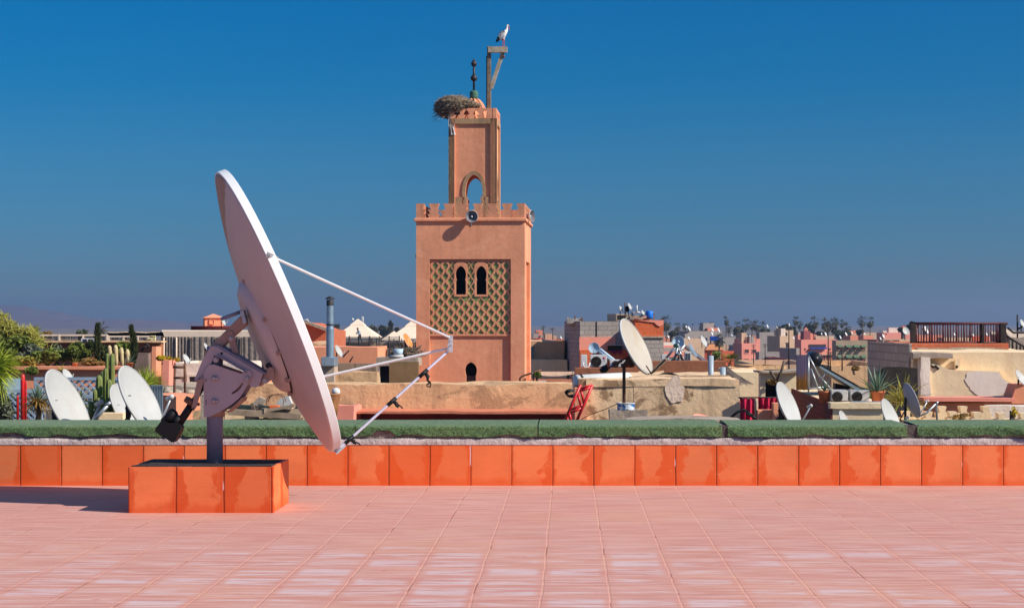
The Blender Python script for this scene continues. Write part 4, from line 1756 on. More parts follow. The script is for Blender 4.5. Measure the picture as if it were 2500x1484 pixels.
def agave(label, px, py_base, Y, r_px, n, mat, name='agave', cat='agave', bend=.35, wid=.10, el=(.2, 1.4), pot=None, trunk=0, group=None, asym=1.0):
    """rosette of stiff tapering leaves; pot = (top width, bottom width, height) in photo pixels"""
    k = Y / F
    b = P(px, py_base, Y)
    o = None
    if pot:
        tw, bw, ph = (q * k for q in pot)
        p = root('flower_pot', 'terracotta pot holding the ' + label, 'plant pot', b, 0, 'terracotta pots on the rooftops')
        g = MB()
        M = Matrix.Translation(b)
        g.lathe([(0, 0), (bw / 2, 0), (tw / 2 * .95, ph * .84), (tw / 2 * 1.04, ph * .85), (tw / 2 * 1.04, ph), (tw / 2 * .92, ph), (tw / 2 * .9, ph * .9), (0, ph * .88)], M, 28, smooth=False)
        for f in g.bm.faces:
            f.smooth = True
        build('body', g, m_pot, p)
        b = b + Vector((0, 0, ph * .9))
    o = root(name, label, cat, b, 0, group)
    L0 = r_px * k
    g = MB()
    if trunk:
        tk = MB()
        tk.path([b, b + Vector((.03, 0, trunk * k * .5)), b + Vector((0, 0, trunk * k))], [.05, .045, .06], 8)
        build('trunk', tk, m_bark, o)
        b = b + Vector((0, 0, trunk * k))
    for i in range(n):
        a = i * 2.39996 + R.uniform(-.2, .2)
        e = el[0] + (el[1] - el[0]) * (i / n) + R.uniform(-.12, .12)
        d = Vector((math.cos(a) * math.cos(e), math.sin(a) * math.cos(e), math.sin(e)))
        g.blade(b + d * .03, d, L0 * R.uniform(.8, 1.08), wid * L0, bend * R.uniform(.5, 1.4), .3, 6)
    build('leaves', g, mat, o, rec=False)
    return o


def ac_unit(label, px0, px1, py0, py1, Y, fan=True, mark=False, depth=.30, mat=None, rz=0.0, slats=False):
    mat = mat or m_white
    x0, x1, z0, z1 = wx(px0, Y), wx(px1, Y), wz(py1, Y), wz(py0, Y)
    w_, h = x1 - x0, z1 - z0
    o = root('air_conditioner', label, 'air conditioner', (x0, Y, z0), rz, 'air conditioner units on the rooftops')
    g = MB()
    g.bx(0, w_, 0, depth, .04, h)
    bmesh.ops.bevel(g.bm, geom=g.bm.edges[:], offset=.012, segments=2, affect='EDGES')
    g.bx(w_ * .1, w_ * .2, .02, depth - .02, 0, .04)
    g.bx(w_ * .8, w_ * .9, .02, depth - .02, 0, .04)
    body = build('casing', g, mat, o, local=True)
    if fan:
        r = h * .37
        c = Vector((w_ * .36, 0, h * .5))
        g = MB()
        M = Matrix.Translation(c) @ Matrix.Rotation(PI / 2, 4, 'X')
        g.lathe([(r, .002), (r * .95, .003), (0, .003)], M, 32)
        f = build('fan_opening', g, simple('fan dark', (.025, .022, .02), .2) if 'fan dark' not in bpy.data.materials else bpy.data.materials['fan dark'], o, local=True)
        g = MB()
        for q in (1.0, .84, .68, .52, .36):
            pts = [c + Vector((r * q * math.cos(a), -.018, r * q * math.sin(a))) for a in [2 * PI * i / 28 for i in range(29)]]
            g.path(pts, .006, 4, False)
        for i in range(12):
            a = 2 * PI * i / 12
            g.tube(c + Vector((0, -.014, 0)), c + Vector((r * math.cos(a), -.014, r * math.sin(a))), .005, n=4)
        g.lathe([(r * .22, .02), (r * .2, .026), (0, .028)], M, 16)
        build('fan_guard', g, m_iron, f, local=True)
    if slats:
        g = MB()
        for i in range(9):
            z = h * (.12 + .76 * i / 9)
            g.bx(w_ * .16, w_ * .44, -.008, -.001, z, z + h * .045)
            g.bx(w_ * .54, w_ * .84, -.008, -.001, z, z + h * .045)
        build('louvre', g, m_iron, o, local=True)
    if mark:
        g = MB()
        M = Matrix.Translation((w_ * .82, 0, h * .76)) @ Matrix.Rotation(PI / 2, 4, 'X')
        g.lathe([(h * .085, .001), (h * .085, .004), (0, .004)], M, 20)
        build('round_badge', g, simple('crimson badge', (.55, .02, .10), .05), o, local=True)
        cu = bpy.data.curves.new('t', 'FONT')
        cu.body = 'LG'
        cu.size = h * .15
        cu.align_x = 'CENTER'
        tmp = bpy.data.objects.new('t', cu)
        me = tmp.to_mesh()
        g = MB()
        g.bm.from_mesh(me)
        tmp.to_mesh_clear()
        bpy.data.objects.remove(tmp)
        bpy.data.curves.remove(cu)
        g.bm.transform(Matrix.Translation((w_ * .82, -.004, h * .52)) @ Matrix.Rotation(PI / 2, 4, 'X'))
        build('lettering', g, m_steel, o, local=True, rec=False)
    return o


def rods(name, label, cat, segs, r, mat, Y=None, n=6, group=None):
    """a thing made of straight bars given as photo pixels at one depth"""
    g = MB()
    base = None
    for s_ in segs:
        pts = [P(x, y, Y) for x, y in s_]
        for p in pts:
            if base is None or p.z < base.z:
                base = p
        g.path(pts, r, n)
    return tag(build(name, g, mat, loc=base), label, cat, group)
# ---------------------------------------------------------------- near roofs, west part of the view (towards the garden terrace)
GA = 'shrubs of the roof garden'
block('brown rendered wall at the back of the roof garden, fence on its top', -420, 392, 836, 52, .4, m_brown, 'wall', 'garden_wall', top=.02, amp=.015)
g = MB()
g.rough(wx(-420, 51.9), wx(395, 51.9), 51.85, 52.5, wz(836, 51.9), wz(832.5, 51.9), .01, .5, .01)
tag(build('wall_coping', g, m_stone, loc=P(160, 836, 52)), 'thin pale coping slab on the brown garden wall', 'coping')


def reed_fence(label, p0, p1, top, bot, Y, mat):
    o = root('reed_fence', label, 'fence', P(p0, bot, Y))
    g = MB()
    x0, x1, z0, z1 = wx(p0, Y), wx(p1, Y), wz(bot, Y), wz(top, Y)
    n = int((x1 - x0) / .05)
    for i in range(n):
        x = x0 + (x1 - x0) * i / n
        g.bx(x, x + R.uniform(.02, .045), Y, Y + .02, z0, z1 - R.uniform(0, .05))
    build('reed_panel', g, mat, o)
    g = MB()
    g.bx(x0, x1, Y - .04, Y - .003, z1 - .04, z1 + .01)
    build('top_rail', g, m_canvas, o)
    for i in range(4):
        g = MB()
        x = x0 + (x1 - x0) * (i + .02) / 3.05
        g.bx(x, x + .05, Y - .05, Y - .004, z0 - .1, z1)
        build('post', g, m_canvas, o)


m_reed = plaster('grey reed', lin(150, 128, 104), scale=4, fine=20, var=.25, stain=.3)
reed_fence('grey reed fence with a pale top rail on the garden wall behind the shrubs', 84, 262, 817, 834, 53, m_reed)
reed_fence('grey reed fence between the slim cypresses and the tent', 264, 372, 820, 834, 53.4, m_reed)
ac_unit('small white air conditioner on the garden wall in front of the reed fence', 197, 232, 826, 838, 51.6, fan=False, slats=True)

block('salmon planter wall of the roof garden, flower pots standing on it', -420, 292, 899, 46, .9, m_salmon, 'planter wall', 'planter_wall', top=.02, amp=.015)
g = MB()
g.rough(wx(-420, 45.9), wx(296, 45.9), 45.85, 46.9, wz(902, 45.9), wz(895, 45.9), .012, .3, .01)
tag(build('wall_ledge', g, m_salmon, loc=P(100, 902, 46)), 'projecting salmon ledge along the planter wall top', 'ledge')

shrub('tall feathery bamboo clump at the edge of the roof garden', 20, 830, 26, 32, 48, m_bamboo, 1700, .11, 'bamboo', 'bamboo', None, base=905, clumps=11, asp=.16)
shrub('shorter bamboo clump with upright tips beside the tall one', 68, 836, 20, 24, 48.6, m_bamboo, 1200, .10, 'bamboo', 'bamboo', None, base=905, clumps=9, asp=.16)
bam = [o_ for o_ in C.objects if o_.name.startswith('bamboo')]
for o_, pxs in ((bam[0], ((8, 766), (22, 782), (33, 794), (-8, 778), (2, 790), (16, 800), (28, 806))), (bam[1], ((52, 802), (66, 808), (82, 800), (58, 818), (74, 812)))):
    g = MB()
    for px, top_ in pxs:
        a, b = P(px + 4, 850, 48), P(px, top_, 48)
        g.path([a, a.lerp(b, .5), b], [.02, .014, .004], 4)
        for i in range(230):
            t_ = R.random() ** .8
            q = a.lerp(b, t_) + Vector((R.gauss(0, .14 * (1.2 - t_)), R.gauss(0, .1), 0))
            d_ = Vector((R.gauss(0, .8), R.gauss(0, .5), R.uniform(-.3, .8))).normalized()
            s_ = d_.orthogonal().normalized() * .018
            g.face([q - s_, q + s_, q + d_ * .22])
    build('plume', g, m_bamboo, o_, rec=False)
shrub('dark bushy base of the bamboo against the garden wall', 40, 852, 46, 24, 47.8, m_bush, 1500, .08, group=GA, base=905)
shrub('greyish olive bush in front of the short bamboo', 78, 866, 34, 24, 47.2, m_olive, 1500, .05, group=GA, base=905)
shrub('grey green rounded olive shrub against the brown wall', 140, 850, 22, 17, 48.4, m_olive, 900, .05, group=GA, base=905)
shrub('fresh green leafy shrub between the two grey olives', 118, 876, 24, 18, 47.0, m_bush, 900, .06, group=GA, base=905)
shrub('wide bronze green shrub before the air conditioner', 178, 862, 34, 22, 48.0, m_bush, 1600, .05, group=GA, base=905)
shrub('dark purple green shrub beside the first cypress', 217, 858, 16, 26, 48.6, m_dkbush, 900, .06, group=GA, base=905)
shrub('low yellowish ground shrub below the dark purple one', 226, 884, 26, 10, 46.7, m_dry, 700, .05, group=GA, base=900)
shrub('dark green shrub between cypress and pale cacti', 252, 868, 16, 22, 47.8, m_dkbush, 700, .06, group=GA, base=900)
shrub('low lime leaved shrub trailing over the planter beside the fan palm', 50, 886, 36, 13, 46.6, m_bamboo, 900, .06, group=GA, base=905)
shrub('hanging dark green creeper on the planter wall front', 68, 905, 20, 12, 45.6, m_bush, 500, .05, group=GA, stem=False)
shrub('leafy green climber around the column cacti', 300, 860, 22, 24, 48.3, m_bush, 900, .06, group=GA, base=900)
shrub('thin wispy shrub sticking up over the reed fence', 195, 812, 20, 8, 54, m_olive, 160, .05, group=GA, base=850)
shrub('pale dry bush over the fence near the bamboo', 118, 815, 16, 8, 54.5, m_dry, 200, .05, group=GA, base=850)


def cypress(label, px, p0, p1, w_, Y, bend=0):
    k = Y / F
    o = root('cypress', label, 'cypress', P(px, p1, Y), 0, 'slim cypresses of the roof garden')
    g = MB()
    for i in range(1500):
        t = R.random() ** .8
        wd = w_ / 2 * (math.sin(PI * min(1, .18 + .82 * (1 - t))) ** .7 if t < .95 else .3) * (1 - .55 * t)
        a = R.uniform(0, 2 * PI)
        q = Vector((math.cos(a), math.sin(a), 0)) * wd * k * R.uniform(.5, 1.1)
        p = P(px + bend * math.sin(t * 5) * t, p1 + (p0 - p1) * t, Y) + q
        d = (q * 1.2 + Vector((R.gauss(0, .04), R.gauss(0, .04), .12))).normalized()
        s_ = d.cross(Vector((R.gauss(0, 1), R.gauss(0, 1), .2))).normalized() * .022
        g.face([p - s_, p + s_, p + d * .13])
    build('foliage', g, m_dkbush, o, rec=False)
    g = MB()
    g.tube(P(px, p1, Y), P(px, p0 + 20, Y), .05, .02, 6)
    build('trunk', g, m_bark, o)


cypress('slim straight cypress before the reed fence', 238, 796, 895, 12, 47.5)
cypress('slim wavy cypress beside the salmon pillar and the tent', 326, 800, 895, 12, 47.5, 6)

for i, (px, p0, lab) in enumerate(((268, 843, 'nearest the slim cypress'), (283, 842, 'tallest and second in the row'), (297, 848, 'third of the row with a yellow top'), (312, 852, 'by the agave pot'))):
    Y = 47.2
    g = MB()
    k = Y / F
    g.path([P(px + R.uniform(-1, 1), 898, Y), P(px + 1.5, 880, Y), P(px + R.uniform(-2, 2), 860, Y), P(px - 1, p0 + 4, Y), P(px - 1, p0, Y)], [4.5 * k, 5 * k, 5.4 * k, 4.6 * k, 2 * k], 12)
    tag(build('column_cactus', g, m_palecactus, loc=P(px, 898, Y)), 'pale woolly column cactus, ' + lab, 'cactus', 'pale column cacti')

agave('grey agave on the planter wall beside the wavy cypress', 318, 897, 46.3, 24, 16, m_agave, pot=(15, 12, 12))
agave('small green plant on the planter wall below the air conditioner', 183, 897, 46.3, 16, 14, m_yucca, 'potted_plant', 'potted plant', pot=(14, 10, 11))
block('wooden plank door set in the garden wall beside the cypress', 329, 363, 862, 51.6, .3, simple('grey planks', (.22, .15, .12), .3, 3, .8), 'garden door', 'plank_door', ybot=935, amp=.01, top=0)  # a plank door, built as a thin board block before the wall
rods('spot_lamp', 'black arm lamp fixed to the garden wall near the tent', 'lamp', [[(345, 856), (352, 848), (362, 843)], [(356, 838), (362, 843), (364, 848)]], .035, m_iron, 51.4)

# tent and pergola
tn = root('garden_tent', 'long canvas tent with grey mesh walls behind the roof garden', 'tent', P(500, 930, 54))
g = MB()
Yt = 54.0
roofp = [(395, 812), (432, 823), (470, 819), (520, 826), (575, 822), (645, 826), (645, 811), (395, 811)]
g.prism([P(x, y, Yt) for x, y in ((398, 811), (402, 825), (468, 822), (474, 826), (560, 824), (645, 827), (645, 811))], (0, .05, 0))
g.prism([P(395, 811, Yt), P(645, 811, Yt), P(645, 809, Yt + 4), P(395, 808.5, Yt + 4)], (0, 0, .04))
build('canvas_roof', g, m_canvas, tn)
m_mesh = plaster('grey shade mesh', lin(146, 132, 122), scale=9, fine=60, var=.25, stain=.25)
for a, b in ((402, 430), (432, 466), (468, 528), (530, 588), (590, 645)):
    g = MB()
    x0, x1 = wx(a, Yt), wx(b, Yt)
    n = 24
    prev = None
    for i in range(n + 1):
        x = x0 + (x1 - x0) * i / n
        y = Yt - .03 + .012 * math.sin(i * 1.1) + .006 * math.sin(i * 2.7)
        row = [g.bm.verts.new((x, y, wz(935, Yt))), g.bm.verts.new((x, y + .01, wz(870, Yt))), g.bm.verts.new((x, y, wz(822, Yt)))]
        if prev:
            for j in (0, 1):
                g.bm.faces.new([prev[j], row[j], row[j + 1], prev[j + 1]]).smooth = True
        prev = row
    build('mesh_curtain', g, m_mesh, tn)
for px in (400, 431, 467, 529, 589, 644):
    g = MB()
    g.tube(P(px, 935, Yt - .06), P(px, 824, Yt - .06), .022, n=8)
    build('post', g, m_canvas if px in (400, 431) else m_iron, tn)
g = MB()
g.bx(wx(376, Yt), wx(400, Yt), Yt + 1.2, Yt + 1.25, wz(935, Yt), wz(815, Yt))
build('dark_side', g, simple('navy shade cloth', (.03, .03, .05), .2), tn)
pg = root('canvas_awning', 'thin sagging canvas awning between the reed fence and the tent', 'awning', P(262, 822, 55))
g = MB()
prev = None
for i in range(20):
    px = 262 + (398 - 262) * i / 19
    sag = 3 * math.sin(i * .6)
    row = [g.bm.verts.new(P(px, 820.5 + .3 * sag, 55)), g.bm.verts.new(P(px, 812 + .3 * sag, 55)), g.bm.verts.new(P(px, 810 + .2 * sag, 58))]
    if prev:
        for j in (0, 1):
            g.bm.faces.new([prev[j], row[j], row[j + 1], prev[j + 1]]).smooth = True
    prev = row
bmesh.ops.solidify(g.bm, geom=g.bm.faces[:], thickness=.02)
build('canvas', g, m_canvas, pg)
for px in (265, 330, 395):
    g = MB()
    g.tube(P(px, 840, 55.2), P(px, 812, 55.2), .03, n=6)
    build('post', g, m_canvas, pg)
rods('trellis', 'pale yellow timber trellis next to the tent corner', 'trellis', [[(369, 850), (369, 819)], [(373, 850), (373, 819)], [(378, 850), (378, 819)], [(366, 822), (380, 822)], [(366, 834), (380, 834)], [(352, 832), (368, 824)]], .035, m_palecactus, 53)

block('salmon pillar between plank door and tent', 371, 381, 846, 46.5, .6, m_salmon, 'pillar', 'wall_pillar', amp=.01, top=.01)
block('narrow sunlit salmon pillar with flaking plaster below the yellow flowers', 397, 412, 880, 45.0, .8, m_pinkw, 'pillar', 'wall_pillar', amp=.03, top=.05)
shrub('yellow flowering bush on the salmon pillar in front of the tent', 402, 874, 20, 10, 45.5, m_flower, 700, .05, 'flowering bush', 'flowering_bush', base=890)
agave('yellow green prickly pear on the white roof wall', 432, 884, 45.4, 14, 9, m_flower, 'prickly_pear', 'cactus', .1, .5, (.6, 1.4))
o, *_ = house('low whitewashed roof house with a dark doorway below the tent', None, 414, 590, 886, 46.0, m_pale, 0, [(463, 510, 919, 941, m_pane)], depth=3, cat='hut', name='roof_hut')
block('flat pale roof slab in front of the whitewashed hut', 396, 540, 942, 43, 2.5, m_concrete, 'roof slab', 'roof_ledge', top=.05)
for lab, sg in (('thin rusty double pole frame on the roof before the hut', [[(425, 985), (427, 890)], [(452, 975), (451, 888)], [(422, 896), (452, 896)], [(424, 922), (452, 922)]]),):
    rods('pole_frame', lab, 'pole frame', sg, .03, m_rust, 40)
dish(456, 876, 45.6, 27, .40, 32, 'small white dish on the whitewashed hut below the tent', base=890)
dish(504, 846, 50, 20, .34, 30, 'small white dish half hidden behind the upper arm of the big dish mount', base=890)
o, *_ = house('low salmon roof block beside the actuator of the big dish', 402, 430, 512, 968, 37, m_salmon, 30, cat='roof block', name='roof_block', rail=0)
block('leaning concrete slabs behind the pole of the big dish', 488, 515, 962, 33, .4, m_concrete, 'slab', 'concrete_slab', ybot=1040, amp=.02)
g = MB()
for i in range(14):
    p = P(408 + i * 7 % 60, 955 + (i * 5) % 9, 41) + Vector((0, R.uniform(-.5, .5), 0))
    g.ball(p, R.uniform(.05, .14), 7, (R.uniform(.7, 1.4), 1, R.uniform(.5, 1)), .3)
o = build('rubble', g, m_concrete, loc=P(430, 965, 41))
tag(o, 'scattered roof rubble on the pale slab before the hut', 'rubble')
o['kind'] = 'stuff'

# fan palm, red posts, yucca, cactus, lattice
m_lat = simple('blue grey lattice paint', (.30, .38, .46), .12, 4, .6)


def lattice(label, p0, p1, top, bot, Y, mat, pitch=.12, band=None):
    x0, x1, z0, z1 = wx(p0, Y), wx(p1, Y), wz(bot, Y), wz(top, Y)
    o = root('lattice_screen', label, 'lattice screen', (x0, Y, z0))
    g = MB()
    W_, H_ = x1 - x0, z1 - z0
    for sg in (1, -1):
        n = int((W_ + H_) / pitch) + 1
        for i in range(n):
            c0 = -H_ + i * pitch
            ts = [max(0, -c0), min(H_, W_ - c0)]
            if ts[1] - ts[0] < .05:
                continue
            pa, pb = (c0 + ts[0], ts[0]), (c0 + ts[1], ts[1])
            if sg < 0:
                pa, pb = (W_ - pa[0], pa[1]), (W_ - pb[0], pb[1])
            yy = Y + (.012 if sg > 0 else -.004)
            g.bar((x0 + pa[0], yy, z0 + pa[1]), (x0 + pb[0], yy, z0 + pb[1]), .038, .014)
    build('lattice', g, mat, o)
    g = MB()
    g.bx(x0, x1, Y - .03, Y + .03, z1, z1 + .06)
    g.bx(x0, x0 + .05, Y - .028, Y + .028, z0, z1 - .001)
    g.bx(x1 - .05, x1, Y - .028, Y + .028, z0, z1 - .001)
    if band:
        g.bx(x0 + .051, x1 - .051, Y - .026, Y + .026, wz(band, Y), wz(band, Y) + .07)
    build('frame', g, mat, o)


lattice('blue grey diagonal lattice screen behind the red posts and yucca', -60, 104, 958, 1040, 33, m_lat)
lattice('grey diagonal lattice screen behind the white dishes and cactus cluster', 84, 300, 928, 1040, 34.5, m_lat, .15, 972)
block('pale blue boarded panel under the fan palm', -60, 52, 922, 33.6, .08, m_blue, 'panel', 'boarded_panel', ybot=962, amp=.01, top=.01)
block('brown wall strip behind the lattice screens', -60, 300, 948, 40, .4, m_concrete, 'wall', 'roof_wall')
shrub('dark green pot plants filling the space behind the lattice', 30, 1000, 60, 30, 35.5, m_dkbush, 900, .07, group=GA, stem=False)
shrub('dark green undergrowth behind the cactus cluster and lattice', 230, 1000, 70, 24, 36, m_dkbush, 900, .07, group=GA, stem=False)
shrub('feathery grey green plant at the frame edge below the fan palm', 4, 985, 20, 40, 30, m_olive, 700, .06, group=GA, base=1040)

Y = 28.0
o = root('fan_palm', 'bright lime green fan palm reaching in beside the blue panel', 'palm', P(-40, 1000, Y))
g = MB()
g.path([P(-40, 1000, Y), P(-34, 905, Y)], [.09, .07], 8)
build('trunk', g, m_bark, o)
g = MB()
hub_ = P(-34, 905, Y)
for i in range(16):
    a = R.uniform(-1.0, 1.0) if i < 11 else R.uniform(PI * .6, PI * 1.5)
    el = R.uniform(-.5, 1.0)
    d = Vector((math.cos(a) * math.cos(el), math.sin(a) * math.cos(el) * .7, math.sin(el))).normalized()
    s_ = hub_ + d * R.uniform(.14, .24)
    g.tube(hub_, s_, .012, n=4)
    side = d.cross(Vector((R.uniform(-.3, .3), R.uniform(-1, 0), .4))).normalized()
    for j in range(17):
        b = (j / 16 - .5) * 2.4
        g.blade(s_, d * math.cos(b) + side * math.sin(b), R.uniform(.38, .50), .032, R.uniform(.3, .9), .3, 5)
build('fronds', g, m_lime, o, rec=False)

for lab, px, w_, p0 in (('tall bright red post with a rounded tip before the lattice', 55.5, 11, 913), ('short dark red post with a pointed tip beside the tall one', 43.5, 7, 964), ('slim red post behind the tall red one', 63, 5, 930)):
    g = MB()
    k = 30 / F
    g.path([P(px, 1045, 30), P(px, p0 + 8, 30), P(px, p0 + 2, 30), P(px, p0, 30)], [w_ / 2 * k, w_ / 2 * k, w_ / 2.6 * k, .01], 12)
    tag(build('red_post', g, m_redp, loc=P(px, 1045, 30)), lab, 'post', 'red posts')
agave('yucca with a grey green upright head over drooping golden leaves', 92, 1030, 29, 52, 60, m_dry, 'yucca', 'yucca', 1.5, .09, (-.3, .8), trunk=48)
agave('spiky green crown standing above the golden yucca leaves', 92, 985, 29.1, 48, 46, m_agave, 'yucca', 'yucca', .5, .08, (.35, 1.45))
agave('dark green palm plant behind the tallest dish of the pair', 192, 985, 31, 46, 26, m_bush, 'potted_palm', 'palm', .8, .10, (0, 1.4))
agave('lime green strappy plant rising over the blue sheet', 352, 948, 35, 62, 90, m_lime, 'strappy_plant', 'plant', .8, .06, (.15, 1.4))
agave('second lime strappy plant hanging over the salmon ledge', 368, 935, 35.6, 48, 60, m_lime, 'strappy_plant', 'plant', .9, .06, (.0, 1.3))
agave('thin palm leaves sticking up behind the small dish on the planter', 150, 905, 44, 26, 12, m_lime, 'strappy_plant', 'plant', .7, .05, (.1, 1.2))

cc = root('cactus_cluster', 'cluster of tall ribbed green column cacti between the white dishes', 'cactus', P(245, 1045, 30))
kc_ = 30 / F
for px, p0, p1, w_, dy in ((222, 978, 1045, 11, -.1), (236, 950, 1045, 10, .2), (242, 915, 1000, 14, 0), (232, 950, 990, 9, -.15), (252, 905, 1045, 14, .25), (258, 898, 1000, 12, .1), (262, 862, 1010, 9, .5), (274, 862, 1045, 11, .5), (266, 925, 1045, 14, -.1), (281, 935, 1045, 12, .05), (273, 950, 1045, 11, -.25), (250, 965, 1045, 12, -.3), (240, 970, 1045, 12, -.2), (259, 975, 1045, 11, -.35), (232, 1000, 1045, 10, .0), (280, 985, 1045, 10, -.3)):
    g = MB()
    r = w_ / 2 * kc_
    Yc = 30 + dy
    z0, z1 = wz(p1, Yc), wz(p0, Yc)
    lean = R.uniform(-.08, .08)
    prof = [(r * .8, z0), (r, z0 + (z1 - z0) * .3), (r * 1.05, z0 + (z1 - z0) * .7), (r * .95, z1 - r * 1.2), (r * .6, z1 - r * .3), (0, z1)]
    g.lathe(prof, Matrix.Translation((wx(px, Yc), Yc, 0)) @ Matrix.Shear('XY', 4, (lean, 0)) if False else Matrix.Translation((wx(px, Yc), Yc, 0)), 32, fn=lambda a, z: 1 + .16 * math.cos(8 * a))
    build('column', g, m_cactus, cc)

g = MB()
g.rough(wx(112, 31), wx(152, 31), 31, 31.4, wz(1045, 31), wz(1000, 31), .01, .15, .01)
tag(build('roof_ledge', g, m_cream, loc=P(130, 1045, 31)), 'cream roof kerb below the yucca', 'kerb')
block('cream roof kerb below the cactus cluster', 240, 300, 1008, 28.8, .3, m_cream, 'kerb', 'roof_ledge', ybot=1060, amp=.01, top=.01)
g = MB()
prev = None
x0, x1 = wx(366, 33), wx(398, 33)
for i in range(41):
    x = x0 + (x1 - x0) * i / 40
    y = 33 + .02 * math.sin(i * PI / 2.5)
    row = [g.bm.verts.new((x, y, wz(1045, 33))), g.bm.verts.new((x, y, wz(940, 33)))]
    if prev:
        g.bm.faces.new([prev[0], row[0], row[1], prev[1]]).smooth = True
    prev = row
bmesh.ops.solidify(g.bm, geom=g.bm.faces[:], thickness=.006)
tag(build('metal_sheet', g, simple('blue galvanised sheet', (.27, .36, .44), .1, 5, .5, .3, .1), loc=P(380, 1045, 33)), 'blue grey corrugated metal sheet standing below the strappy plant', 'metal sheet')

DG = 'white satellite dishes on the rooftops'
dish(168, 988, 28, 190, .36, 27, 'big white dish rising over the parapet beside the golden yucca', DG, base=1075)
dish(345, 975, 27.5, 182, .36, 28, 'big white dish in front of the smaller one, next to the cactus cluster', DG, base=1075)
dish(309, 995, 29.5, 128, .40, 28, 'rust marked white dish half hidden behind the big one beside the cactus', DG, base=1060)
dish(166, 916, 42, 36, .44, 36, 'small white dish peeping over the big dish before the salmon planter', DG, base=935)
rods('loose_arm', 'loose steel arm with a box rising beside the cactus', 'dish arm', [[(226, 1030), (262, 990)], [(258, 990), (270, 982)]], .028, m_steel, 27)

# ---------------------------------------------------------------- middle: wood pile, old wall, flue, salmon block, tents
block('long weathered mud plaster parapet wall in front of the minaret', 520, 1408, 937, 40, 1.2, m_stone, 'parapet wall', 'roof_parapet', top=.035, amp=.022, seg=.22, ybot=1003, seed=4.0)
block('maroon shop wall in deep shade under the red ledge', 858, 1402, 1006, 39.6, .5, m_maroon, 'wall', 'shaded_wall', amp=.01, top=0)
g = MB()
g.rough(wx(858, 38.9), wx(1404, 38.9), 38.75, 40.3, wz(1009, 38.9), wz(1003, 38.9), .02, .25, .02)
tag(build('red_ledge', g, plaster('reddish ledge', lin(214, 130, 98), scale=1, fine=8, var=.1, stain=.3), loc=P(1100, 1008, 39)), 'long projecting reddish ledge under the mud plaster parapet', 'ledge')
block('rounded pinkish plaster buttress at the end of the red ledge', 790, 864, 992, 38.4, 1.4, m_pinkw, 'buttress', 'wall_buttress', top=.10, amp=.04, seg=.25)
block('old plaster wall behind the wood pile below the dish bracket', 470, 760, 1004, 35, .5, m_stone, 'wall', 'roof_wall', top=.10)

m_plank = simple('grey planks old', (.26, .19, .13), .35, 3, .9, 0, .4)
m_plank2 = simple('pale planks', (.52, .38, .24), .25, 3, .9, 0, .3)
PL = 'planks of the rooftop wood pile'
pk = [((560, 1005), (735, 1016), .10, .22, 'long grey plank lying across the middle of the wood pile', m_plank), ((548, 1018), (745, 1012), .07, .2, 'pale edged plank at the bottom of the wood pile', m_plank2),
      ((556, 992), (668, 998), .09, .2, 'dark greenish plank on top of the wood pile', simple('greenish plank', (.05, .07, .055), .3, 4, .9)), ((600, 1010), (720, 990), .05, .16, 'slanting plank propped against the wood pile', m_plank),
      ((615, 985), (634, 1034), .05, .10, 'rust brown batten leaning on the front of the wood pile', m_bark), ((700, 1030), (724, 1008), .06, .14, 'short pale board end sticking out of the wood pile', m_plank2),
      ((640, 1002), (742, 1004), .08, .2, 'weathered board under the wire basket', m_plank), ((690, 1022), (745, 1015), .04, .14, 'broken slatted pallet board beside the dish rim', m_plank2)]
for i, (a, b, th, wd, lab, mt) in enumerate(pk):
    Yp = 30 + (i % 3) * .35
    g = MB()
    pa, pb = P(*a, Yp), P(*b, Yp + R.uniform(-.3, .5))
    g.bar(pa, pb, th, wd)
    tag(build('plank', g, mt, loc=pa), lab, 'plank', PL)
for i, (pts, lab) in enumerate((([(615, 985), (632, 968), (648, 975), (640, 990), (622, 994)], 'tilted grey stone slab on the wood pile beside the wire basket'), ([(672, 985), (690, 968), (704, 966), (712, 985), (700, 994)], 'bent white tin sheet behind the wire basket'), ([(712, 988), (738, 1000), (742, 1014), (722, 1004)], 'dark broken tile at the end of the wood pile'))):
    g = MB()
    g.prism([P(x, y, 31 + i * .1) for x, y in pts], (.02, .06, 0))
    tag(build('slab', g, (m_concrete, m_whited, m_iron)[i], loc=P(*pts[0], 31)), lab, 'slab')
g = MB()
cb_ = P(674, 980, 30.4)
for i in range(9):
    a = PI * i / 8
    ring = [cb_ + Vector((.155 * math.cos(t), .155 * math.sin(t) * math.cos(a) if False else .10 * math.sin(a), .13 * math.sin(t))) for t in [PI * j / 10 for j in range(11)]]
    if i in (0, 4, 8):
        g.path([p + Vector((0, (i - 4) * .03, 0)) for p in ring], .006, 5)
for j in range(0, 11):
    t = PI * j / 10
    p = cb_ + Vector((.155 * math.cos(t), 0, .13 * math.sin(t)))
    g.path([p - Vector((0, .12, 0)), p + Vector((0, .12, 0))], .005, 4)
for sx_ in (-.15, .15):
    g.path([cb_ + Vector((sx_, -.1, 0)), cb_ + Vector((sx_ * .9, -.1, -.12))], .006, 4)
tag(build('wire_basket', g, m_rust, loc=cb_), 'rusty arched wire basket lying on the wood pile', 'basket')
g = MB()
g.bx(wx(657, 30.1), wx(680, 30.1), 30.1, 30.25, wz(998, 30.1), wz(990, 30.1))
bmesh.ops.bevel(g.bm, geom=g.bm.edges[:], offset=.008, segments=1, affect='EDGES')
tag(build('brick', g, m_obrick, loc=P(668, 998, 30.1)), 'single red brick in the wire basket', 'brick')

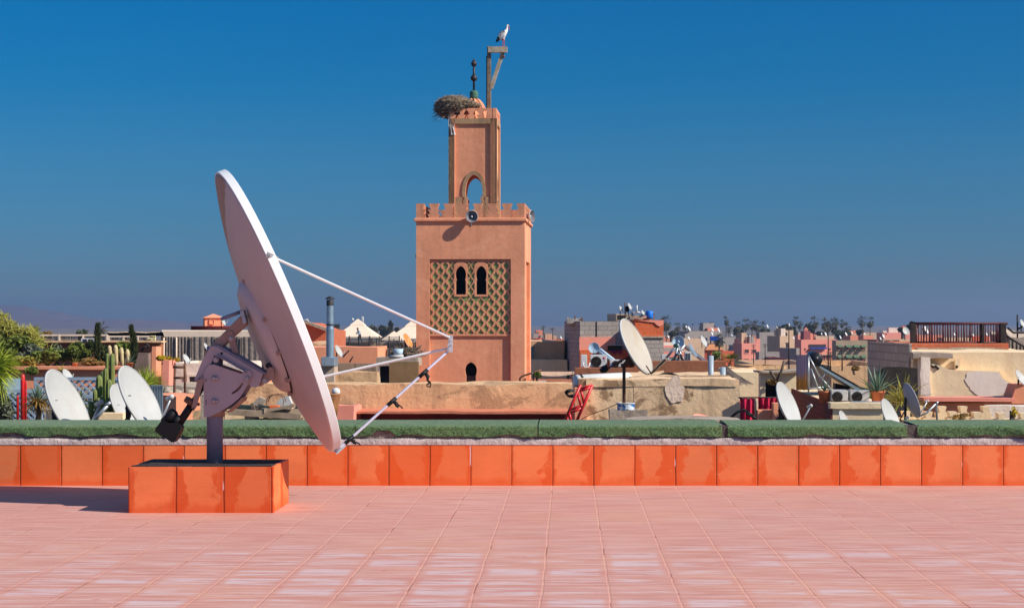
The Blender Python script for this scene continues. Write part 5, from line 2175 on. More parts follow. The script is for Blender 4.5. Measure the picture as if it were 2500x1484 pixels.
g = MB()
for i in range(70):
    p = P(R.uniform(552, 745), R.uniform(1003, 1036), 30.9) + Vector((0, R.uniform(-.5, .9), 0))
    d = Vector((R.gauss(0, 1), R.gauss(0, .6), R.gauss(0, .28))).normalized() * R.uniform(.08, .38)
    g.mi = R.choice((0, 0, 1, 2))
    g.bar(p - d, p + d, R.uniform(.02, .07), R.uniform(.02, .12))
o = build('scrap_wood', g, [m_plank, m_plank2, m_bark], loc=P(650, 1036, 31))
tag(o, 'jumbled scrap timber heaped under the planks of the wood pile', 'scrap wood')
o['kind'] = 'stuff'
Yb = 33.0
kb = Yb / F
bk_ = root('rusty_tub', 'rusty tapered metal tub behind the lower rim of the big dish', 'tub', P(808, 1020, Yb))
g = MB()
g.lathe([(0, wz(1018, Yb)), (16 * kb, wz(1018, Yb)), (22 * kb, wz(985, Yb)), (25 * kb, wz(963, Yb)), (26 * kb, wz(962, Yb)), (26 * kb, wz(960, Yb)), (23 * kb, wz(961, Yb)), (22 * kb, wz(975, Yb)), (0, wz(976, Yb))], Matrix.Translation((wx(806, Yb), Yb, 0)), 32)
build('tub_body', g, simple('rust streaked metal', (.36, .15, .06), .3, 5, .8, 0, .4, .3, dirt=(.45, .24, .08), dirt_amt=.7, dirt_scale=3), bk_)
g = MB()
g.ball(P(820, 956, Yb), .085, 18, (1, 1, .95))
tag(build('white_ball', g, m_white, loc=P(820, 960, Yb)), 'round white float sitting in the rusty tub', 'ball')

fl = root('flue_pipe', 'tall ribbed silver flue pipe with a sooty conical cap', 'flue', P(800, 895, 52))
kf = 52 / F
m_flue = simple('blue galvanised flue', (.33, .43, .50), .15, 4, .35, .6, .05, .5)
g = MB()
prof = []
for i in range(61):
    py = 875 - (875 - 745) * i / 60
    prof.append(((9.4 if py > 800 else 8.6) * kf * (1 + (.012 if i % 2 else 0)), wz(py, 52)))
M = Matrix.Translation((wx(803.5, 52), 52.2, 0))
g.lathe(prof, M, 28)
build('pipe', g, m_flue, fl)
g = MB()
g.lathe([(8.8 * kf, wz(746, 52)), (8.8 * kf, wz(733, 52)), (8.2 * kf, wz(732, 52)), (8.0 * kf, wz(745, 52))], M, 28)
for a in range(4):
    c_, s_ = math.cos(a * PI / 2 + .4) * 7.5 * kf, math.sin(a * PI / 2 + .4) * 7.5 * kf
    g.tube(M @ Vector((c_, s_, wz(733, 52))), M @ Vector((c_ * .9, s_ * .9, wz(727, 52))), .008, n=4)
build('sooty_top', g, simple('soot', (.05, .045, .045), .3, 4, .6, .3), fl)
g = MB()
g.lathe([(0, wz(722, 52)), (3 * kf, wz(723.5, 52)), (13 * kf, wz(729, 52)), (12 * kf, wz(729.6, 52)), (0, wz(726, 52))], M, 24)
build('cap', g, m_iron, fl)
g = MB()
g.lathe([(9.7 * kf, wz(794, 52)), (10 * kf, wz(792.5, 52)), (9.7 * kf, wz(791, 52))], M, 24)
build('clamp_ring', g, m_iron, fl)
g = MB()
g.bx(wx(783.5, 51.7), wx(816.5, 51.7), 51.7, 52.6, wz(894, 51.7), wz(872, 51.7))
bmesh.ops.bevel(g.bm, geom=g.bm.edges[:], offset=.015, segments=1, affect='EDGES')
build('base_box', g, m_flue, fl)
block('narrow grey concrete chimney pier under the silver flue', 783, 815.5, 894.5, 51.9, .9, m_concrete, 'pier', 'chimney_pier', amp=.02, top=.0)
block('grey stone block wall between the flue and the dark doorway', 816, 918, 887, 53, .4, brick('old grey stone', lin(150, 128, 108), lin(132, 112, 96), lin(110, 92, 78), .55, .36, .02, .8, .4), 'wall', 'block_wall', amp=.03, top=.05)
block('tan plaster ledge at the foot of the block wall', 816, 920, 908, 52.2, .7, m_stone, 'ledge', 'wall_ledge', amp=.03, top=.05)
block('grey concrete lean-to above the dark doorway beside the minaret', 918, 1020, 873, 55, 1.5, m_concrete, 'lean-to', 'roof_shed', amp=.02, top=.03, ybot=893)
block('grey concrete jamb of the dark doorway beside the minaret', 918, 926, 890, 54.9, .4, m_concrete, 'jamb', 'door_jamb', amp=.01, top=0)
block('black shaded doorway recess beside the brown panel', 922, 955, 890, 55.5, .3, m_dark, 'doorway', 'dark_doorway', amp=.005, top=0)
block('olive brown board panel between doorway and minaret', 950, 1022, 883, 54.4, .2, simple('olive brown board', (.26, .15, .07), .15, 2, .7, dirt=(.14, .12, .03), dirt_amt=.5), 'panel', 'board_panel', amp=.01, top=0)
block('smooth salmon roof block behind the silver flue', 690, 922, 848, 59.5, 3.0, m_salmon, 'roof block', 'roof_block', amp=.015, top=.03)
dish(828, 857, 58, 33, .34, 28, 'small white dish on a tripod in front of the salmon block', DG, base=876)
rods('iron_bars', 'two thin iron bars sticking out in front of the salmon block', 'bars', [[(853, 884), (862, 870)], [(836, 872), (851, 857)], [(850, 858), (852, 855)]], .025, m_iron, 58.5)

bb = root('brick_gable', 'red brick gable with a sloping top behind the big dish', 'brick house', P(760, 850, 85))
g = MB()
g.prism([P(x, y, 85) for x, y in ((690, 1000), (690, 784), (735, 788), (752, 789), (797, 806), (812, 808), (812, 1000))], (0, 5, 0))
build('wall', g, m_rbrick, bb)
g = MB()
g.bar(P(735, 787, 84.9), P(752, 788, 84.9), .12, .4)
g.bar(P(752, 788, 84.9), P(798, 805, 84.9), .14, .4)
build('mortar_coping', g, m_concrete, bb)
rods('bent_aerial', 'bent pale tube on top of the brick gable', 'tube', [[(736, 787), (751, 780), (753, 789)]], .05, m_whited, 85)
block('tan ragged lower wall between brick gable and salmon block', 700, 800, 836, 76, 2, m_tbrick, 'wall', 'roof_wall', top=.2)

# fenced roof with tents
Yq = 170.0
kq = Yq / F
mf = root('mesh_fence', 'dark wire mesh fence on posts along the tented roof', 'fence', P(890, 872, 165))
g = MB()
for i in range(75):
    px = 810 + 166 * i / 74
    g.tube(P(px, 872, 165), P(px, 822, 165), .022, n=3)
for j in range(9):
    py = 822 + 50 * j / 8
    g.tube(P(810, py, 165), P(976, py, 165), .02, n=3)
build('wire_mesh', g, m_iron, mf)
for px in (811, 830, 853, 877, 902, 926, 950, 975):
    g = MB()
    g.tube(P(px, 875, 165), P(px, 820, 165), .06, n=6)
    build('post', g, m_iron, mf)
block('grey roof parapet behind the wire mesh fence', 806, 1020, 836, 175, 3, m_concrete, 'parapet', 'roof_parapet', seg=1.2)
o, *_ = house('long dark roofed building carrying the mesh fence and tents', None, 805, 1024, 852, 166, m_concrete, 0, depth=30, rail=0)


def tent(label, px, w_, p0, p1, Y, vent=True):
    k = Y / F
    c = P(px, p1, Y)
    o = root('pyramid_tent', label, 'tent', c, 0, 'pyramid tents on the fenced roof')
    h = (p1 - p0) * k
    a = w_ / 2 * k
    g = MB()
    rings = [(a, 0), (a * .97, h * .05), (a * .62, h * .36), (a * .33, h * .62), (a * .30, h * .60)]
    rings2 = [(a * .34, h * .60), (a * .30, h * .70), (a * .12, h * .88), (0.01, h)]
    for rg in (rings, rings2):
        prev = None
        for r, z in rg:
            row = [g.bm.verts.new((sx_ * r, sy_ * r, z)) for sx_, sy_ in ((-1, -1), (1, -1), (1, 1), (-1, 1))]
            if prev:
                for i in range(4):
                    g.bm.faces.new([prev[i], prev[(i + 1) % 4], row[(i + 1) % 4], row[i]])
            prev = row
    build('canvas', g, m_canvas, o, local=True)
    g = MB()
    for sx_, sy_ in ((-1, -1), (1, -1), (1, 1), (-1, 1)):
        g.tube((sx_ * a * .95, sy_ * a * .95, 0), (sx_ * a * .95, sy_ * a * .95, -2.2), .05, n=6)
    build('poles', g, m_iron, o, local=True)


tent('cream pyramid tent with a vent top behind the mesh fence', 874, 108, 778, 824, Yq + 4)
tent('second cream pyramid tent half hidden by the minaret', 1009, 112, 780, 826, Yq + 4)
tent('low cream tent top between the mesh fence and the minaret', 962, 60, 808, 830, Yq + 12)
rods('thin_mast', 'pair of thin masts behind the cream pyramid tent', 'mast', [[(884, 800), (884, 772)], [(887, 800), (887, 773)]], .05, m_whited, Yq + 10)
dish(862, 779, Yq + 9, 7, .5, 20, 'tiny white dish beside the peak of the cream tent', DG)

# person running on the roof, seen over the fence
ps = root('person', 'person in a light blue top and dark trousers leaning forward behind the mesh fence', 'person', P(877, 838, Yq - 2))
Yp = Yq - 2
ph = lambda px, py, dy=0.0: P(px, py, Yp + dy) - ps.location
m_skin = simple('skin', (.16, .085, .055), .05, 9, .6)
m_top = simple('light blue shirt', (.30, .36, .44), .1, 5, .8)
m_trs = simple('dark trousers', (.03, .028, .035), .1, 5, .8)
V = [ph(878, 817), ph(877.5, 813), ph(875, 808.3), ph(873.6, 805.6), ph(873, 803.4), ph(872.6, 801), ph(877.5, 809, -.2), ph(876, 814, -.28), ph(870.5, 815, -.3), ph(868.5, 815, -.3),
     ph(874, 808.6, .2), ph(871, 813, .28), ph(868, 812.5, .3), ph(877.5, 818, -.1), ph(874.5, 824.5, -.12), ph(877.5, 836.5, -.12), ph(874.5, 838, -.12), ph(880, 818, .1), ph(880, 826, .12), ph(884.5, 835, .12), ph(882.5, 837.5, .12)]
E = [(0, 1), (1, 2), (2, 3), (3, 4), (4, 5), (2, 6), (6, 7), (7, 8), (8, 9), (2, 10), (10, 11), (11, 12), (0, 13), (13, 14), (14, 15), (15, 16), (0, 17), (17, 18), (18, 19), (19, 20)]
rr_ = [(.17, .15), (.16, .13), (.17, .12), .06, .10, .075, .06, .05, .04, .03, .06, .05, .035, (.09, .09), .075, .045, .035, (.09, .09), .075, .045, .035]
pb_ = skin('body', V, E, rr_, [m_top, m_skin, m_trs], ps)
for p in pb_.data.polygons:
    c = p.center + ps.location
    py = CY - (c.z - CZ) / Yp * F
    pxx = CX + c.x / Yp * F
    p.material_index = 2 if py > 816.2 and pxx > 872 else (1 if py < 806 or pxx < 871.5 else 0)
g = MB()
g.ball(ph(873, 801.6), .105, 10, (1, 1, .8))
build('hair', g, m_dark, ps, local=True)

dish(997, 832, 62, 40, .34, 28, 'white dish with an orange rusted face on the debris beside the minaret', DG, simple('rust stained dish face', (.62, .25, .07), .3, 4, .6, 0, .05, .3, dirt=(.72, .70, .66), dirt_amt=.9), base=860)
g = MB()
for i in range(170):
    p = P(R.uniform(965, 1016), 870 - R.random() ** 2 * 18, 56) + Vector((0, R.uniform(-.3, .8), 0))
    d = Vector((R.gauss(0, 1), R.gauss(0, .6), R.gauss(0, .35))).normalized() * R.uniform(.12, .4)
    g.path([p - d, p + d], R.uniform(.008, .022), 4)
o = build('debris', g, m_bark, loc=P(990, 872, 56))
tag(o, 'tangled pile of branches and scrap on the concrete lean-to', 'debris')
o['kind'] = 'stuff'
g = MB()
g.lathe([(0, 0), (.13, 0), (.17, .22), (.15, .22), (0, .2)], Matrix.Translation(P(972, 868, 55.4)), 16)
tag(build('blue_bucket', g, m_blue, loc=P(972, 868, 55.4)), 'pale blue bucket standing in the scrap on the lean-to', 'bucket')
rods('scrap_frame', 'white painted plank lying on the lean-to roof', 'plank', [[(950, 871), (985, 869.5)]], .05, m_whited, 54.8)

# hut with red railing behind the tent
o, fx, fz, dp, H = house('orange rooftop hut with a low pyramid roof behind the tent', 496, 500, 546, 776, 78, m_salmon, 14, [(512, 522, 781, 790, m_salmon)], cat='hut', name='roof_hut', rail=0)
g = MB()
w_ = fx(546)
g.prism([(-.1, -.1, H), (w_ + .1, -.1, H), (w_ * .7, dp * .4, H + .18), (w_ * .3, dp * .4, H + .18)], (0, .01, .02))
b_ = [(-.08, -.08, H + .001), (w_ + .08, -.08, H + .001), (w_ + .08, dp, H + .001), (-.08, dp, H + .001)]
g.bm.clear()
ap = Vector((w_ / 2, dp / 2, H + .20))
for i in range(4):
    g.face([b_[i], b_[(i + 1) % 4], ap])
g.face(b_[::-1])
build('roof', g, m_salmon, o, local=True)
rl = root('red_railing', 'dark red iron railing in front of the orange rooftop hut', 'railing', P(510, 812, 76))
g = MB()
for i in range(44):
    px = 492 + 68 * i / 43
    g.tube(P(px, 812, 76), P(px, 798, 76), .014, n=4)
for py in (797.5, 801, 811):
    g.tube(P(466, py, 76), P(562, py, 76), .03, n=6)
build('bars', g, m_maroon, rl)
g = MB()
g.prism([P(466, 812, 76.05), P(491, 812, 76.05), P(491, 798, 76.05), P(466, 798, 76.05)], (0, .03, 0))
build('solid_panel', g, m_maroon, rl)
dish(545, 783, 75.5, 26, .26, 24, 'white dish with a long arm on the red railing beside the orange hut', DG, base=808)
o, *_ = house('plain building under the orange rooftop hut', None, 452, 610, 812, 77, m_salmon, 0, depth=9, rail=0)
# ---------------------------------------------------------------- near roofs, east part of the view
DG = 'white satellite dishes on the rooftops'
# beige house and awning beside the minaret
block('tan brick and plaster house wall just beyond the minaret', 1290, 1378, 832, 82, 4, m_tbrick, 'house wall', 'house_wall', seg=.5, top=.08)
block('smooth lower plaster band of the tan brick wall beyond the minaret', 1290, 1384, 878, 81.4, .5, m_cream, 'wall', 'house_wall', seg=.5, top=.03)
g = MB()
x0, z0 = wx(1297, 81.9), wz(873, 81.9)
g.bx(x0, wx(1304, 81.9), 81.85, 81.95, z0, wz(846, 81.9))
tag(build('house_window', g, simple('teal shutter', (.12, .20, .20), .1), loc=(x0, 81.9, z0)), 'narrow teal shutter in the tan brick wall beside the minaret', 'shutter')
aw = root('sagging_awning', 'sagging cream cloth awning stretched beside the minaret foot', 'awning', P(1350, 930, 62))
g = MB()
prev = None
for i in range(16):
    px = 1300 + (1402 - 1300) * i / 15
    sag = 9 * math.sin(PI * i / 15) ** .8
    row = [g.bm.verts.new(P(px, 912 + sag * .7, 61)), g.bm.verts.new(P(px, 908.5 + sag * .2, 63)), g.bm.verts.new(P(px, 907, 65))]
    if prev:
        for j in (0, 1):
            g.bm.faces.new([prev[j], row[j], row[j + 1], prev[j + 1]]).smooth = True
    prev = row
bmesh.ops.solidify(g.bm, geom=g.bm.faces[:], thickness=.02)
build('cloth', g, m_canvas, aw)
for px in (1302, 1398):
    g = MB()
    g.tube(P(px, 945, 62), P(px, 909, 62), .03, n=6)
    build('pole', g, m_bark, aw)
block('pale roof edge under the sagging awning', 1290, 1420, 932, 64, 3, m_brown, 'roof edge', 'roof_ledge', top=.03)
shrub('small green plant in the shade beside the minaret foot', 1312, 915, 12, 12, 60, m_bush, 260, .05, 'plant', 'roof_plant', base=938)
st_ = root('white_stool', 'small white plastic stool on the roof beside the minaret foot', 'stool', P(1324, 941, 57))
g = MB()
ks = 57 / F
g.bx(wx(1315, 57), wx(1333, 57), 57, 57.22, wz(932, 57), wz(929.5, 57))
build('seat', g, m_white, st_)
for px in (1316, 1331):
    for dy in (0, .17):
        g = MB()
        g.bx(wx(px, 57), wx(px, 57) + .03, 57 + dy + .01, 57.04 + dy, wz(942, 57), wz(932.1, 57))
        build('leg', g, m_white, st_)

# grey and brick house with the roof clutter
o, fx, fz, dp, H = house('tall grey block house with a black shaded side beside the minaret', 1378, 1416, 1545, 784, 78, m_block, 8, rail=.2)
g = MB()
g.bx(fx(1413) + .02, fx(1502), -.07, -.003, fz(1413, 900), fz(1413, 823))
build('pink_plaster', g, m_pinkw, o, local=True)
g = MB()
g.bx(fx(1412) + .06, fx(1545), -.09, -.004, 0, fz(1413, 854))
build('brick_front', g, m_obrick, o, local=True)
g = MB()
g.bx(fx(1455), fx(1457.5), -.02, -.003, fz(1455, 822), H - .02)
build('wall_crack', g, m_dark, o, local=True)
g = MB()
g.bx(fx(1483), fx(1518), -.13, -.092, fz(1483, 856), fz(1483, 844))
g2 = build('window', g, m_dark, o, local=True)
g = MB()
g.bx(fx(1484), fx(1520), -.5, -.092, fz(1484, 842), fz(1484, 841))
build('canopy', g, m_whited, g2, local=True)
g = MB()
n = 14
prev = None
for i in range(n + 1):
    x = fx(1490) + (fx(1517) - fx(1490)) * i / n
    y = -.16 - .02 * math.sin(i * 1.7)
    row = [g.bm.verts.new((x, y, fz(1490, 862.5) + .04 * math.sin(i * .9))), g.bm.verts.new((x, y, fz(1490, 855)))]
    if prev:
        g.bm.faces.new([prev[0], row[0], row[1], prev[1]])
    prev = row
bmesh.ops.solidify(g.bm, geom=g.bm.faces[:], thickness=.01)
cl = build('hung_cloth', g, simple('magenta cloth', (.45, .02, .16), .1), local=True, loc=SPACE[o.name] @ Vector((0, 0, 0)))
cl.rotation_euler = (0, 0, math.radians(8))
tag(cl, 'magenta cloth hung out under the dark window of the grey block house', 'cloth')
oy = 77.2
ob2, fx2, fz2, dp2, H2 = house('red brick upper block with torn plaster jutting from the grey house', None, 1550, 1620, 782, oy, m_obrick, 6, depth=5, rail=.15)
g = MB()
g.bx(fx2(1550) + .01, fx2(1620) - .01, -.05, -.003, 0, fz2(1600, 822))
build('grey_lower_wall', g, m_block, ob2, local=True)
g = MB()
g.bx(fx2(1549), fx2(1621), -.12, -.003, fz2(1600, 824.5), fz2(1600, 820.5))
build('string_course', g, m_concrete, ob2, local=True)
g = MB()
g.prism([(fx2(x), -.05, fz2(x, y)) for x, y in ((1552, 782.2), (1620, 781.5), (1619, 792), (1611, 797), (1604, 794), (1597, 787), (1585, 786), (1572, 784))], (0, .045, 0))
build('plaster_rag', g, m_pinkw, ob2, local=True)
g = MB()
for i in range(26):
    px, py = R.uniform(1532, 1585), 781 - R.random() * 7
    g.obox(P(px, py, 79 + R.uniform(-.5, .8)), (R.uniform(.1, .5), R.uniform(.1, .4), R.uniform(.05, .25)), Matrix.Rotation(R.uniform(-.5, .5), 3, 'Y'))
o = build('junk_heap', g, m_concrete, loc=P(1560, 782, 79))
tag(o, 'heap of grey rubble and boards on the flat roof of the brick block', 'rubble heap')
o['kind'] = 'stuff'
o, *_ = house('small grey shed with an open front on the grey block house roof', 1497, 1503, 1536, 766, 80.5, m_concrete, 10, [(1506, 1528, 770, 781, m_dark)], base=wz(786, 80.5), rail=0, cat='shed', name='roof_shed')
tb = root('roof_table', 'grey plank table on the roof of the brick block', 'table', P(1560, 780, 79.5))
g = MB()
g.bx(wx(1540, 79.5), wx(1598, 79.5), 79.5, 80.3, wz(764, 79.5), wz(761.5, 79.5))
build('table_top', g, m_whited, tb)
for px in (1542, 1595):
    g = MB()
    g.bx(wx(px, 79.5), wx(px, 79.5) + .06, 79.6, 79.66, wz(784, 79.5), wz(764.1, 79.5))
    build('leg', g, m_wood, tb)
g = MB()
g.lathe([(0, 0), (.16, 0), (.18, .1), (.18, .3), (.14, .36), (0, .37)], Matrix.Translation(P(1585, 778, 78.6)), 18)
tag(build('blue_barrel', g, simple('bright blue plastic', (.01, .16, .62), .05, 4, .4), loc=P(1585, 778, 78.6)), 'bright blue plastic barrel on the roof of the brick block', 'barrel')
g = MB()
prev = None
for i in range(9):
    t = i / 8
    row = [g.bm.verts.new(P(1527 + 8.5 * t, 745 + 3 * t + 1.5 * math.sin(t * 5), 79.2)), g.bm.verts.new(P(1528 + 8.5 * t, 760 + 2 * math.sin(t * 4), 79.2))]
    if prev:
        g.bm.faces.new([prev[0], row[0], row[1], prev[1]])
    prev = row
bmesh.ops.solidify(g.bm, geom=g.bm.faces[:], thickness=.02)
tag(build('yellow_cloth', g, simple('orange yellow cloth', (.70, .34, .02), .1), loc=P(1530, 760, 79.2)), 'orange yellow cloth hung on a pole among the roof dishes', 'cloth')
rods('washing_pole', 'dark upright pole carrying the yellow cloth', 'pole', [[(1526.5, 782), (1526, 739)]], .03, m_rust, 79.3)
rods('roof_aerial', 'white upright aerial above the roof table', 'aerial', [[(1555, 764), (1555, 745)], [(1550, 762), (1562, 762)]], .03, m_white, 79.4)
dish(1517, 755, 79.1, 17, .34, 24, 'small pinkish white dish on the shed roof of the grey house', DG, base=770)
dish(1538, 748, 79.1, 18, .32, 24, 'topmost small white dish beside the yellow cloth', DG, base=775)
dish(1570, 763, 79.0, 13, .36, 26, 'small pale dish leaning behind the roof table', DG, base=780)
rods('rusty_rebar', 'rusty reinforcing bars on the dark corner of the grey block house', 'rebar', [[(1404, 786), (1404, 770)], [(1410, 786), (1420, 778)], [(1421, 786), (1421, 774)], [(1412, 780), (1422, 780)]], .03, m_rust, 80)
block('broken black brick stub on the dark corner of the grey block house', 1384, 1416, 779, 79.5, 2.2, m_block, 'wall stub', 'wall_stub', ybot=790, top=.2, amp=.05, seg=.3)

# brown wall with the air conditioners
block('smooth brown roof wall carrying the air conditioners', 1404, 1545, 899, 46, .6, m_brown, 'wall', 'roof_wall', amp=.015, top=.02)
block('smooth brown roof wall behind the grey vent pipes', 1545, 1772, 881, 46.4, .6, m_brown, 'wall', 'roof_wall', amp=.015, top=.02)
ac_unit('narrow white air conditioner seen from its pipe side, first on the brown wall', 1418, 1433.5, 866, 899.5, 46.9, fan=False, depth=.36)
ac_unit('white air conditioner with a big fan and a crimson round badge', 1441, 1482, 866, 899.5, 46.95, mark=True)
ac_unit('lower white air conditioner half hidden by the rusty dish pole', 1489, 1527, 878, 899.5, 46.9)
rods('ac_pipe', 'white insulated pipes curling beside the narrow air conditioner', 'pipe', [[(1424, 884), (1424, 893), (1430, 898), (1437, 893), (1441, 885)], [(1428, 898), (1434, 898), (1440, 890)]], .02, m_white, 46.6)
dish(1450, 849, 48, 27, .9, 20, 'round grey dish facing the terrace above the white air conditioners', DG, m_blue, base=880, face=(-.12, -1, .1))
rods('slanting_pipe', 'pair of slanting grey tubes beside the round grey dish', 'tube', [[(1464, 852), (1502, 882)], [(1461, 856), (1496, 882)]], .045, m_blue, 47.6)
dish(1656, 834, 48, 30, .9, 10, 'stepped round grey dish with a dark receiver box on a tripod', DG, m_blue, base=880, face=(-.22, -1, .05), cone=True, arm=False)
rods('dish_tripod', 'grey steel tripod under the stepped round dish', 'tripod', [[(1655, 845), (1645, 886)], [(1655, 845), (1668, 886)], [(1648, 865), (1664, 865)], [(1672, 842), (1640, 880)], [(1656, 840), (1626, 874)]], .035, m_steel, 47.7)
g = MB()
g.obox(P(1650, 844, 47.2), (.13, .2, .11), Matrix.Rotation(.3, 3, 'Y'))
bmesh.ops.bevel(g.bm, geom=g.bm.edges[:], offset=.02, segments=2, affect='EDGES')
tag(build('receiver_box', g, simple('dark teal plastic', (.015, .07, .06), .1), loc=P(1650, 844, 47.2)), 'dark teal receiver box in front of the stepped round dish', 'receiver')
ac_unit('white louvred air conditioner beside the steel tripod', 1672, 1688, 858, 887, 47.5, fan=False, slats=True)
ac_unit('small white air conditioner behind the slanting strut on the brown wall', 1615, 1633, 865, 882, 48, fan=False)
for lab, px, py, h, w_ in (('small white pot on the brown wall next to the tripod', 1641, 886, 11, 8), ('white plastic can between the tripod legs', 1654, 886, 11, 7), ('orange gas bottle on the brown wall by the louvred air conditioner', 1667, 886, 12, 6)):
    g = MB()
    k = 47.8 / F
    g.lathe([(0, 0), (w_ / 2 * k, 0), (w_ / 2 * k, h * .7 * k), (w_ * .25 * k, h * .9 * k), (w_ * .2 * k, h * k), (0, h * k)], Matrix.Translation(P(px, py, 47.8)), 16)
    tag(build('roof_can', g, simple('orange can', (.5, .16, .05), .1) if 'orange' in lab else m_white, loc=P(px, py, 47.8)), lab, 'can')
sp_ = root('solar_collector', 'grey slanting solar panel with a tall pale end beside the tripod', 'solar panel', P(1690, 886, 48.5))
g = MB()
g.prism([P(x, y, 48.3) for x, y in ((1668, 843), (1674, 841), (1732, 884), (1724, 886))], (0, 1.6, 0))
build('panel', g, m_grey, sp_)
g = MB()
g.prism([P(x, y, 48.2) for x, y in ((1683, 838), (1691, 850), (1704, 868), (1700, 872), (1690, 862), (1682, 846))], (0, .05, 0))
build('back_plate', g, m_blue, sp_)
block('ragged stone parapet end with a slanting top before the brown wall', 1560, 1624, 908, 36.5, .5, m_stone, 'parapet', 'roof_parapet', ybot=935, top=.1)
rods('timber_prop', 'long slanting timber prop behind the rusty pole dish', 'timber', [[(1500, 930), (1585, 915), (1622, 880)]], .04, m_wood, 36)
rods('black_hose', 'black hose lying in curves on the cream roof', 'hose', [[(1505, 925), (1540, 931), (1580, 926), (1620, 912), (1640, 912), (1662, 920)], [(1585, 934), (1600, 918)]], .022, m_black, 34)

# white tank, red trolley, cables
tk = root('water_tank', 'long white water tank lying on the roof behind the beige wall', 'tank', P(1460, 955, 32.8))
M = Matrix.Translation(P(1404, 936, 32.6)) @ Vector((1.0, .42, .035)).to_track_quat('Z', 'Y').to_matrix().to_4x4()
g = MB()
g.lathe([(.0, -.02), (.14, .0), (.165, .03), (.165, 1.10), (.14, 1.14), (0, 1.16)], M, 28)
build('tank_body', g, m_white, tk)
g = MB()
g.lathe([(.167, .08), (.178, .09), (.178, .12), (.167, .13)], M, 28)
build('tank_band', g, m_iron, tk)
g = MB()
for i in range(3):
    c = P(1392 + i * 2, 958 + i * 2, 32)
    g.path([c + Vector((.09 * math.cos(a), .03 * math.sin(2 * a), .055 * math.sin(a))) for a in [2 * PI * j / 20 for j in range(21)]], .014, 6)
tag(build('cable_coil', g, m_black, loc=P(1392, 960, 32)), 'black cable coil hanging on the end of the white tank', 'cable')
T4 = lambda x, y: (1280 + x / 4.366, 720 + y / 4.366)
tr = root('red_trolley', 'bright red steel hand trolley frame leaning against the beige wall', 'trolley', P(1410, 1045, 27))
g = MB()
g.path([P(*T4(420, 1370), 27), P(*T4(600, 955), 27)], .024, 6)
build('rail', g, m_redp, tr)
g = MB()
g.path([P(*T4(545, 1370), 27), P(*T4(727, 957), 27)], .024, 6)
build('rail', g, m_redp, tr)
g = MB()
for a, b in (((600, 1000), (727, 957)), ((590, 1025), (705, 985)), ((600, 1000), (635, 1150)), ((570, 1050), (605, 1190)), ((490, 1225), (630, 1165)), ((495, 1255), (610, 1205)), ((478, 1250), (505, 1370)), ((455, 1300), (475, 1370))):
    g.path([P(*T4(*a), 27), P(*T4(*b), 27)], .020, 6)
build('crossbars', g, m_redp, tr)

# the beige wall and what stands on it
m_beige2 = plaster('pale patched plaster', lin(236, 208, 184), scale=3, fine=18, var=.06, stain=.2, bump=.5)
block('large flaking beige plaster wall under the grey vent pipes', 1546, 1806, 927, 31, 4.6, m_beige, 'wall', 'plaster_wall', top=.02, amp=.022, seg=.2, seed=8.0)
block('flaking beige plaster wall between the red trolley and the rusty pole', 1412, 1546, 927, 31.004, .8, m_beige, 'wall', 'plaster_wall', top=.02, amp=.022, seg=.2, seed=8.0)
block('salmon rounded pier at the end of the flaking beige wall', 1403, 1432, 945, 30.8, .7, m_salmon, 'pier', 'wall_pier', top=.04, amp=.03, seg=.2)
block('rough raised mortar cap along the top of the flaking beige wall', 1432, 1800, 925, 30.985, .5, m_beige, 'mortar cap', 'mortar_cap', ybot=943, top=.04, amp=.02, seg=.18, seed=14.0)
g = MB()
for lay, (sc_, yq) in enumerate(((1.0, 30.985),)):
    pts = []
    for i in range(26):
        a_ = 2 * PI * i / 26
        rr0 = sc_ * (1 + .28 * noise.noise(Vector((math.cos(a_) * 1.6, math.sin(a_) * 1.6, lay))))
        pts.append(P(1650 + 25 * rr0 * math.cos(a_) - 4 * lay, 952 - 30 * rr0 * math.sin(a_) - 3 * lay, yq))
    g.prism(pts, (0, .1, 0))
tag(build('plaster_blob', g, m_beige2, loc=P(1651, 950, 31)), 'lump of pale patched plaster sticking to the beige wall', 'plaster patch')
for lab, px, p0, w_ in (('taller smooth grey vent pipe on the beige wall roof', 1735.5, 868, 13.5), ('shorter smooth grey vent pipe on the beige wall roof', 1765, 896, 13.5)):
    Yv = 33.5
    k = Yv / F
    g = MB()
    z0, z1 = wz(940, Yv), wz(p0, Yv)
    g.lathe([(w_ / 2 * k, z0), (w_ / 2 * k, z1), (w_ / 2 * k * .85, z1), (w_ / 2 * k * .82, z1 - .2), (0, z1 - .2)], Matrix.Translation((wx(px, Yv), Yv, 0)), 26)
    tag(build('vent_pipe', g, simple('grey plastic pipe', (.33, .40, .46), .04, 3, .4) if 'grey plastic pipe' not in bpy.data.materials else bpy.data.materials['grey plastic pipe'], loc=(wx(px, Yv), Yv, z0)), lab, 'vent pipe', 'grey vent pipes')

